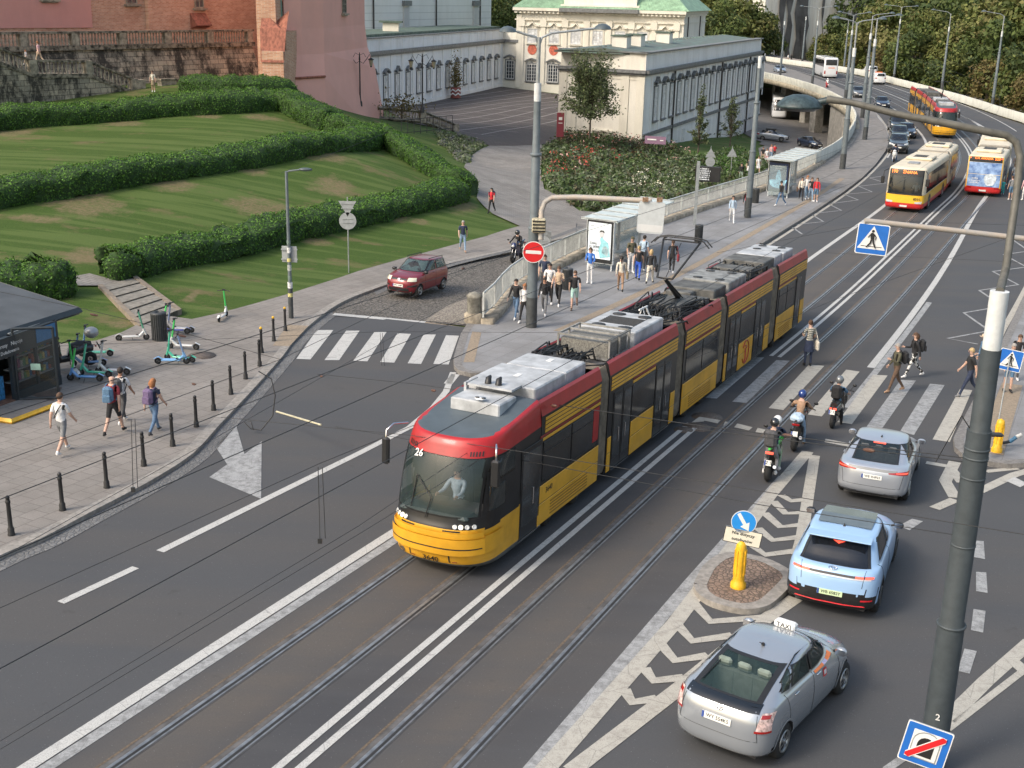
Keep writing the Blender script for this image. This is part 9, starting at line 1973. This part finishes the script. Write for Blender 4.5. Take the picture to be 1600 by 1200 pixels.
shelter('bus shelter with pale glass roof behind the near advert panel',[(908,340),(965,347),(1053,315),(1001,308)],.55,0); shelter('bus shelter with pale glass roof beyond the blue advert panel',[(1195,248),(1240,252),(1282,236),(1243,231)],.6,0)
def adpanel(label,c,face,txt):
 q=[at_r(x,y,.15) for x,y in c['foot']]; a=np.array(q[0]);d=np.array(q[1]); X=d-a; w=float(np.linalg.norm(X)); X/=w; r=thing('advert_panel',label,'advert panel',(a+d)/2); an=math.atan2(X[1],X[0]); r.rotation_euler=(0,0,an)
 b=MB(); b.box((0,0,1.45),(w,.22,2.2),0,0,.04); b.box((-w/2+.08,0,.2),(.06,.06,.4),1); b.box((w/2-.08,0,.2),(.06,.06,.4),1); b.box((0,0,1.45),(w+.05,.16,2.25),1,0,.02); b.obj('frame',[BLK,SHW],r)
 b=MB(); b.box((0,-.12,1.50),(w-.22,.02,1.85)); b.obj('poster',face,r); M4=Matrix(((1,0,0,0),(0,0,-1,-.14),(0,1,0,0),(0,0,0,1))); b=MB()
 for t_,x,z,s_ in txt: b.text(t_,M4@Matrix.Translation((x*w,z,0)),s_)
 return r,M4,w,b
AP=M('poster_pale',(.66,.72,.76),.4,var=.05,emit=.12); r,M4,w,b=adpanel('lit advert panel with a sketched woman in turquoise by the near shelter',dict(foot=((916,418),(957,424))),AP,[('DBAJ',-.22,1.35,.17),('O SIEBIE',-.17,1.17,.17),('NA CO DZIEŃ',-.14,.99,.13),('klinika',-.28,2.25,.07)]); b.obj('poster_text',INK,r)
b=MB(); b.T=M4; f=lambda pts,m:b.plate([(x*w,z,.004) for x,z in pts],(0,0,1),.004,m)
f([(.02,1.62),(.10,1.75),(.17,1.60),(.34,1.45),(.42,.75),(.05,.62),(-.02,1.05),(.06,1.4)],0); f([(.25,1.3),(.38,1.1),(.33,.75),(.10,.9),(.14,1.2)],1); f([(.0,1.78),(.03,1.95),(.12,2.0),(.17,1.9),(.14,1.72),(.06,1.66)],2); f([(-.02,1.92),(.04,2.06),(.16,2.05),(.2,1.92),(.14,1.95),(.05,1.97)],3); b.T=None; b.obj('poster_figure',[M('poster_turquoise',(.28,.58,.64),.4,var=.15,scale=6),M('poster_light',(.62,.74,.78),.4,var=0),M('poster_face',(.55,.55,.57),.4,var=.1),INK],r)
r,M4,w,b=adpanel('lit dark blue advert panel with an icy blue figure by the far shelter',dict(foot=((1198,306),(1231,310))),M('poster_navy',(.012,.025,.075),.4,var=.3,scale=3,emit=.1),[('WIELKA PREMIERA',0,2.2,.12),('JUŻ W KINACH',0,2.05,.07)]); b.obj('poster_text',WHT,r)
b=MB(); b.T=M4
for pts in ([(-.03,1.9),(.06,1.95),(.12,1.6),(.18,1.2),(.05,1.0),(-.12,1.1),(-.1,1.5)],[(-.4,1.2),(-.15,1.25),(0,.95),(.2,1.2),(.42,1.3),(.3,.8),(.1,.65),(-.2,.7),(-.35,.85)]): b.plate([(x*w,z,.004) for x,z in pts],(0,0,1),.004)
b.T=None; b.obj('poster_figure',M('poster_ice',(.25,.55,.85),.4,var=.5,scale=7,emit=.15),r)
# departures display
P=at_r(1085,352,.15); r=thing('departures_display','dark departures display on a grey post behind the platform','display',P); H=zat(P,252)-P[2]; b=MB(); b.box((0,0,H/2),(.18,.14,H)); b.obj('post',GALV,r); dq=at_D(1106,272,proj(P)[2]-.1)-P; b=MB(); b.box(tuple(dq),(1.55,.2,.95),0,-.25,.03); b.obj('screen_box',BLK,r)
b=MB(); M4=Matrix.Translation(tuple(dq))@Matrix.Rotation(-.25,4,'Z')@Matrix(((1,0,0,0),(0,0,-1,-.11),(0,1,0,0),(0,0,0,1)))
for k in range(6): b.text(['4 ŻERAŃ  1','13 KAWĘCZ. 2','20 BOERN. 4','23 CZYNSZ. 5','26 METRO  7','190 MARKI 8'][k],M4@Matrix.Translation((-.2,.32-.13*k,0)),.11)
b.obj('screen_text',M('display_white',(.75,.78,.8),.5,var=0,emit=.4),r)
# information panels by the palace
P=at_D(875,212,127.5); b=MB(); b.box((0,0,1.1),(.75,.25,2.5),0,0,.03); r=thing('info_panel','tall maroon information panel at the corner of the white wing','sign panel',(P[0],P[1],P[2])); b.obj('panel',M('maroon_panel',(.20,.03,.045),.5,var=.05),r); b=MB(); b.box((0,-.13,1.3),(.4,.02,.07)); b.box((0,-.13,1.75),(.35,.02,.3)); b.obj('panel_print',WHT,r)
P=at_D(1024,219,121.); r=thing('banner','purple banner with a white arrow in front of the white wing','banner',P); b=MB(); b.box((0,0,0),(2.1,.06,.75),0,-.3); b.obj('cloth',M('purple_banner',(.22,.13,.20),.6,var=.05),r); b=MB(); b.box((.6,-.23,.0),(.35,.02,.08),0,-.3); b.box((-.35,.05,.05),(.9,.02,.12),0,-.3); b.obj('arrow',WHT,r)
# courtyard lanterns
for px,py,yt,lb in ((563,166,82,'ornate two armed black lantern beside the pink tower'),(660,176,84,'ornate two armed black lantern at the head of the balustrade')):
 P=at_D(px,py,120.); H=zat(P,yt)-P[2]; r=thing('street_lantern',lb,'street lamp',P); b=MB(); b.lathe([(.22,0),(.2,.4),(.1,.6),(.07,1.0),(.06,H*.85),(.09,H*.87),(.04,H)],(0,0,0),10); b.obj('post',IRON,r)
 for s_ in (1,-1):
  b=MB(); b.tube([(0,0,H*.84),(s_*.35,0,H*.80),(s_*.75,0,H*.90),(s_*.95,0,H*.97),(s_*1.1,0,H*.9)],.03,5); b.tube([(0,0,H*.95),(s_*.4,0,H*.99),(s_*.6,0,H*.92)],.02,4); b.obj('bracket',IRON,r); b=MB(); b.lathe([(.03,.05),(.28,-.1),(.30,-.14),(.24,-.16)],(s_*1.1,0,H*.9),6); b.lathe([(.10,-.78),(.12,-.72),(.06,-.85)],(s_*1.1,0,H*.9),6); b.obj('lantern_cap',IRON,r); b=MB(); b.lathe([(.22,-.16),(.11,-.72)],(s_*1.1,0,H*.9),6); b.obj('lantern_glass',M('lantern_glass',(.32,.29,.2),.2,var=.2),r)
# planters
P=at_z(712,153,-3.9); r=thing('planter','zigzag painted drum planter with a tall column of rusty foliage in the courtyard','planter',P); b=MB(); b.lathe([(.75,0),(.8,1.5),(.7,1.55)],(0,0,0),12); b.obj('drum',SRD if 0 else M('planter_maroon',(.22,.06,.05),.7),r)
b=MB()
for k in range(12):
 a0,a1=2*math.pi*k/12,2*math.pi*(k+1)/12
 for z in (.35,.9): z0,z1=(z,z+.3) if k%2 else (z+.3,z); b.add([(.83*math.cos(a0),.83*math.sin(a0),z0),(.83*math.cos(a1),.83*math.sin(a1),z1),(.83*math.cos(a1),.83*math.sin(a1),z1+.2),(.83*math.cos(a0),.83*math.sin(a0),z0+.2)],[(0,1,2,3)])
b.obj('zigzag_stripe',WHT,r); b=MB(); n=900; C=rng.normal(size=(n,3))*np.array([.45,.45,1.2])+np.array([0,0,3.2]); leaves(b,C,None,.14,rng.integers(0,2,n).tolist()); b.obj('foliage',[LB,LB2],r)
P=at_D(628,170,124.); r=thing('shrub','rusty brown shrub behind the stone balustrade','shrub',P); b=MB(); C=rng.normal(size=(500,3))*np.array([1.1,.6,.5])+np.array([0,0,.4]); leaves(b,C,None,.13,rng.integers(0,2,500).tolist()); b.obj('foliage',[LB,LB2],r); b=MB(); b.cyl((0,0,-1),(0,0,.5),.1,6); b.obj('stem',BARK,r)
# railing at the courtyard steps
r=thing('step_railing','thin dark metal railing below the stone balustrade','railing',at_D(627,210,112.)); o=np.array(r.location); b=MB()
for y0,y1 in ((186,180),(206,200)): b.tube([at_D(627,y0+2,112)-o,at_D(707,y1,116)-o],.035,5)
for k in range(9): f=k/8; b.tube([at_D(627+80*f,188-8*f,112+4*f)-o,at_D(627+80*f,212-8*f,112+4*f)-o],.03,4)
b.obj('rails',IRON,r)
# -- lower-left steps with stone strings
a0=at_l(187,443); a1=at_l(262,499); wv=np.array(at_l(178,437))[:2]; top_l,top_r=at_l(160,446),at_l(208,437); bot_l,bot_r=at_l(225,512),at_l(278,492)
r=thing('garden_steps','short flight of worn stone steps up the lawn behind the litter bin','steps',bot_l); o=np.array(r.location)
n=6; tl,tr,bl_,br_=[np.array(p) for p in (top_l,top_r,bot_l,bot_r)]; zb0=bl_[2]+.12; zt0=max(tl[2],tr[2])+.02
for k in range(n):
 f0,f1=k/n,(k+1)/n; z=zb0+(zt0-zb0)*(k+1)/n; q=[bl_+(tl-bl_)*f0,br_+(tr-br_)*f0,br_+(tr-br_)*f1,bl_+(tl-bl_)*f1]; b=MB(); b.prism([(p[0]-o[0],p[1]-o[1]) for p in q],z-.6-o[2],z-o[2],1,0); b.obj('step',[M('step_stone',(.20,.185,.16),.9,var=.25,scale=5,bump=.2),M('shaded_step_riser',(.10,.085,.065),.9,var=.3,scale=6)],r)  # riser faces get a darker stone copy, shade painted to set off treads
for e0,e1,sg in ((bl_,tl,1),(br_,tr,-1)):
 b=MB(); d=(br_-bl_)[:2]; d=d/np.linalg.norm(d)*.28*-sg; v0=[(e0[0],e0[1]),(e0[0]+d[0],e0[1]+d[1]),(e1[0]+d[0],e1[1]+d[1]),(e1[0],e1[1])]; zz=[zb0+.05,zb0+.05,zt0+.06,zt0+.06]
 b.add([(x-o[0],y-o[1],z-.9-o[2]) for (x,y),z in zip(v0,zz)]+[(x-o[0],y-o[1],z-o[2]) for (x,y),z in zip(v0,zz)],[(0,1,5,4),(1,2,6,5),(2,3,7,6),(3,0,4,7),(4,5,6,7)]); b.obj('string_wall',M('string_stone',(.22,.18,.14),.9,var=.2,scale=4),r)
b=MB(); drape(b,[at_l(x,y)[:2] for x,y in [(118,432),(140,428),(170,436),(208,437),(160,447),(120,447)]],z_left,1.5,.03); b.obj('upper_path',BRKP,kind='structure')
# -- kiosk
KC=np.array(at_l(97,606))[:2]; KL_=np.array(at_l(0,641))[:2]; kz=float(z_left(KC[0],KC[1]))+.12; d=KL_-KC; d/=np.linalg.norm(d); nb=np.array([-d[1],d[0]]); nb=nb if nb[1]>0 else -nb
r=thing('kiosk','dark grey newspaper kiosk with sloping slate roof at the left edge','kiosk',(KC[0],KC[1],kz)); KX=lambda a,o_,z:(d[0]*a+nb[0]*o_,d[1]*a+nb[1]*o_,z); KD=M('kiosk_dark',(.028,.036,.042),.45,var=.12); KR=M('kiosk_roof',(.075,.083,.09),.7,var=.15,scale=1.2)
def kb(name,mats,a0,a1,o0,o1,z0,z1,m=0,par=None):
 b=MB(); q=[KX(a,o_,z) for z in (z0,z1) for o_ in (o0,o1) for a in (a0,a1)]; b.add(q,[(0,1,3,2),(4,6,7,5),(0,4,5,1),(2,3,7,6),(0,2,6,4),(1,5,7,3)]); return b.obj(name,mats,par or r)
hk=zat(KC,500)-kz
kb('body',KD,0,.12,0,2.2,0,hk); kb('body',KD,0,6,2.1,2.2,0,hk); kb('body',KD,6,6.1,0,2.2,0,hk); kb('plinth',KD,0,2.1,-.02,.1,0,.32); kb('floor',M('kiosk_floor',(.17,.09,.06),.7,var=.3),0,6,0,2.2,0,.12); kb('fascia',KD,0,6,-.04,.12,hk-.62,hk); kb('fascia_panel',M('kiosk_blue',(.04,.16,.33),.5,var=.1),.12,1.0,-.06,-.03,hk-.5,hk-.05)
kb('pillar',KD,2.0,2.12,0,.12,.0,hk); kb('pillar',KD,.95,1.05,0,.08,.3,hk-.6)
KS=M('kiosk_stock',(.30,.25,.22),.7,var=.9,scale=9,col2=(.45,.40,.33),detail=3,lo=.45,hi=.55)
kb('display_window',glassm('kiosk_glass',(.05,.06,.06),.16),.1,1.98,.0,.03,.3,hk-.62)
for k in range(5): kb('shelf',GALV,.15,1.95,.12,.5,.55+.4*k,.58+.4*k)
cols=[(.5,.12,.08),(.1,.25,.45),(.6,.5,.15),(.15,.35,.15),(.5,.48,.42),(.35,.1,.2)]
for k in range(4):
 b=MB()
 for j in range(14): hh_=.12+.16*rt.random(); x=.2+.125*j; q=KX(x,.28,.58+.4*k+hh_/2); b.box(q,(.09,.12,hh_),j%6,math.atan2(d[1],d[0]))
 b.obj('goods',[M('goods_%d'%i,c,.5,var=.3,scale=20) for i,c in enumerate(cols)],r,kind='stuff')
for k in range(4):
 b=MB()
 for j in range(26): hh_=.1+.2*rt.random(); x=2.3+.13*j; q=KX(x,1.2+.4*rt.random(),.2+.45*k+hh_/2); b.box(q,(.11,.25,hh_),rt.randrange(6),math.atan2(d[1],d[0]))
 b.obj('goods',[_mc['goods_%d'%i] for i in range(6)],r,kind='stuff'); kb('shelf',GALV,2.2,5.9,1.1,1.8,.17+.45*k,.2+.45*k)
kb('water_crates',M('bottle_blue',(.05,.22,.45),.3,var=.5,scale=14),2.15,2.9,.35,.75,.12,.85)
# open glazed door
b=MB(); dd=KX(1.9,-.0,0); q=[KX(1.98,-.02,.1),KX(1.35,-1.0,.1),KX(1.35,-1.0,2.35),KX(1.98,-.02,2.35)];
for a,c in ((0,1),(1,2),(2,3),(3,0)): b.tube([q[a],q[c]],.045,4)
dr=b.obj('door',KD,r); b=MB(); b.plate(q,(0,-1,0),.012); b.obj('door_glass',_mc['kiosk_glass'],dr); b=MB(); b.box(tuple((np.array(q[0])+np.array(q[2]))/2+np.array([.0,-.03,-.1])),(.3,.02,.2)); b.obj('notice',M('notice_mint',(.4,.6,.5),.5,var=.1),dr)
b=MB(); rf=[at_z(123,480,kz+hk+.12),at_z(-160,567,kz+hk+.12),at_z(-260,470,kz+hk+.12+1.0),at_z(0,452,kz+hk+.12+.3)]; rr=[tuple(p-np.array(r.location)) for p in rf]; rr=[rr[0],rr[1],(rr[2][0],rr[2][1],rr[0][2]+.9),(rr[3][0],rr[3][1],rr[0][2]+.55)]
b.plate(rr,(0,0,1),.1); b.obj('roof',KR,r); b=MB(); b.tube([(p[0],p[1],p[2]-.12) for p in (rr[3],rr[0],rr[1])],.13,4,0,True,False); b.obj('roof_edge',KD,r)
M4=Matrix(((-d[0],0,-nb[0],KX(3.2,-.06,0)[0]),(-d[1],0,-nb[1],KX(3.2,-.06,0)[1]),(0,1,0,hk-.25),(0,0,0,1))); b=MB(); b.text('Pamiątki   Papierosy   Napoje',M4@Matrix.Translation((.55,.02,0)),.17); b.text('Prasa   Bilety   Doładowania',M4@Matrix.Translation((.55,-.2,0)),.15); b.obj('fascia_text',WHT,r)
yq=[at_l(x,y,.12) for x,y in [(-60,648),(0,634),(76,618),(84,634),(20,660),(-60,645)]]
b=MB(); pl=[at_l(x,y)[:2] for x,y in [(-80,650),(97,612),(84,634),(18,660),(-80,668)]]; b.prism([(p[0]-KC[0],p[1]-KC[1]) for p in pl],-.1,.06); b.obj('entrance_step',M('step_brown',(.12,.08,.06),.7,var=.3),r)
b=MB(); b.tube([tuple(at_l(x,y,.18)-np.array(r.location)) for x,y in [(84,634),(18,659),(-80,645)]],.09,4,0,True,False); b.obj('yellow_step_edge',BOY,r)
# -- overhead wires
WR=M('wire_black',(.03,.03,.03),.5,var=0); INS=M('insulator_brown',(.10,.05,.035),.5,var=.3)
def wire(label,pts,rad=.011,group='overhead wires of the tramway',ins=(),sag=.0):
 P=[np.array(p,float) for p in pts]; o=P[0]; r=thing('overhead_wire',label,'wire',o,0,group); Q=[]
 for a,c in zip(P,P[1:]):
  for k in range(8): f=k/8; Q.append(a+(c-a)*f-np.array([0,0,sag*4*f*(1-f)])-o)
 Q.append(P[-1]-o); b=MB(); b.tube(Q,rad*.68,4); b.obj('cable',WR,r)
 for f in ins: c=(P[0]+(P[-1]-P[0])*f)-o-np.array([0,0,sag*4*f*(1-f)]); dd_=(P[-1]-P[0]); dd_/=np.linalg.norm(dd_); b=MB(); b.tube([c-dd_*.12,c-dd_*.05,c+dd_*.05,c+dd_*.12],[.018,.038,.038,.018],7); b.obj('insulator',INS,r)
def trolley(off,h,lab,u0=1,u1=200,rad=.010):
 A=along(off,u0,u1); pts=[(p[0],p[1],float(z_road(*p))+h) for p in A]; r=thing('overhead_wire',lab,'wire',pts[0],0,'overhead wires of the tramway'); o=np.array(pts[0]); rad*=.72; b=MB(); b.tube([np.array(p)-o for p in pts],rad,4); b.obj('cable',WR,r)
trolley(-1.72,5.50,'contact wire above the left hand tram track'); trolley(-1.72,6.6,'carrier cable above the left hand contact wire',rad=.009); trolley(1.68,5.5,'contact wire above the right hand tram track'); trolley(1.68,6.6,'carrier cable above the right hand contact wire',rad=.009)
zp=lambda y:zat(PP,y); pole=lambda y:np.array([PP[0]-.15,PP[1],zp(y)])
wire('span wire from the tall pole to the left pavement side at signal height',[pole(716),at_D(1085,664,24),at_D(650,600,38),at_D(400,575,46)],.012,ins=(.12,.36,.55,.8))
wire('second span wire just below the first from the tall pole',[pole(722),at_D(1085,670,24)],.011,ins=(.3,))
wire('span wire from the tall pole passing above the pale blue car',[pole(836),at_D(1195,790,20),at_D(740,705,30),at_D(500,662,38),at_D(0,540,50)],.010,ins=(.6,))
wire('wire crossing in front of the tram windscreen',[at_D(345,652,30),at_D(640,680,27),at_D(810,705,26),at_D(1600,835,18)],.010)
wire('long wire from the left edge to the far mast',[at_D(0,722,26),at_D(437,562,34),at_D(830,375,50)],.012,ins=(.78,)); wire('thin wire pair over the left pavement',[at_D(0,872,24),at_D(300,705,28),at_D(800,420,48)],.010); wire('second thin wire over the left pavement',[at_D(0,950,22),at_D(500,724,27),at_D(1100,480,40)],.011)
wire('black wire at the lower left',[at_D(0,1158,18),at_D(560,822,22),at_D(830,640,30)],.009); wire('black wire parallel to it at the lower left',[at_D(0,1171,18),at_D(560,835,22),at_D(860,650,30)],.009)
wire('double wire with insulators from the kiosk roof towards the street',[at_D(-20,452,36),at_D(120,480,36),at_D(300,524,37),at_D(440,562,38)],.011,ins=(.35,.65)); wire('pale rope across the grass slope',[at_D(440,270,52),at_D(610,205,60)],.01)
wire('wire over the platform towards the far mast',[at_D(0,545,40),at_D(600,518,44),at_D(900,520,44)],.009); wire('wire over the viaduct between the masts',[at_D(1290,395,60),at_D(1600,410,55)],.010); wire('wire over the bend of the viaduct',[at_D(1120,395,60),at_D(1380,345,60),at_D(1600,352,55)],.010)
wire('dark wire above the zebra crossing towards the white pole band',[at_D(1085,560,34),at_D(1300,470,38),at_D(1580,370,42)],.009)
wire('slack wire looping on the tall pole',[pole(670),pole(655)+np.array([-.15,0,.05]),at_D(1462,722,Dp+1)],.012)
def dropper(label,px,y0,y1,D):
 a=at_D(px,y0,D);c=at_D(px+3,y1,D); r=thing('wire_dropper',label,'wire hanger',a,0,'wire hangers'); b=MB(); b.tube([(0,0,0),c-a],.008,4); b.tube([(.08,0,0),c-a+np.array([.1,0,.05])],.008,4); b.box(tuple(c-a),(.08,.05,.1)); b.obj('hanger',WR,r)
for px,y0,y1,D in ((205,655,765,26),(497,730,845,23),(594,520,580,44)): dropper('pair of thin hanger wires between overhead cables over the street',px,y0,y1,D)
a=at_D(432,643,36); c=at_D(502,664,34); r=thing('wire_bracket','pale bracket hanging between wires over the street','bracket',a); b=MB(); b.tube([(0,0,0),(c-a)*.6,c-a],.03,6); b.obj('arm',M('arm_cream',(.45,.42,.30),.6),r)
b=MB(); q=[at_D(x,y,36)-a for x,y in ((404,580),(424,592),(430,618),(426,650),(408,672),(392,670),(382,660),(392,658),(396,672))]; b.tube([tuple(p) for p in spline(q,4)] if 0 else q,.018,5); b.obj('loop_cable',WR,r)
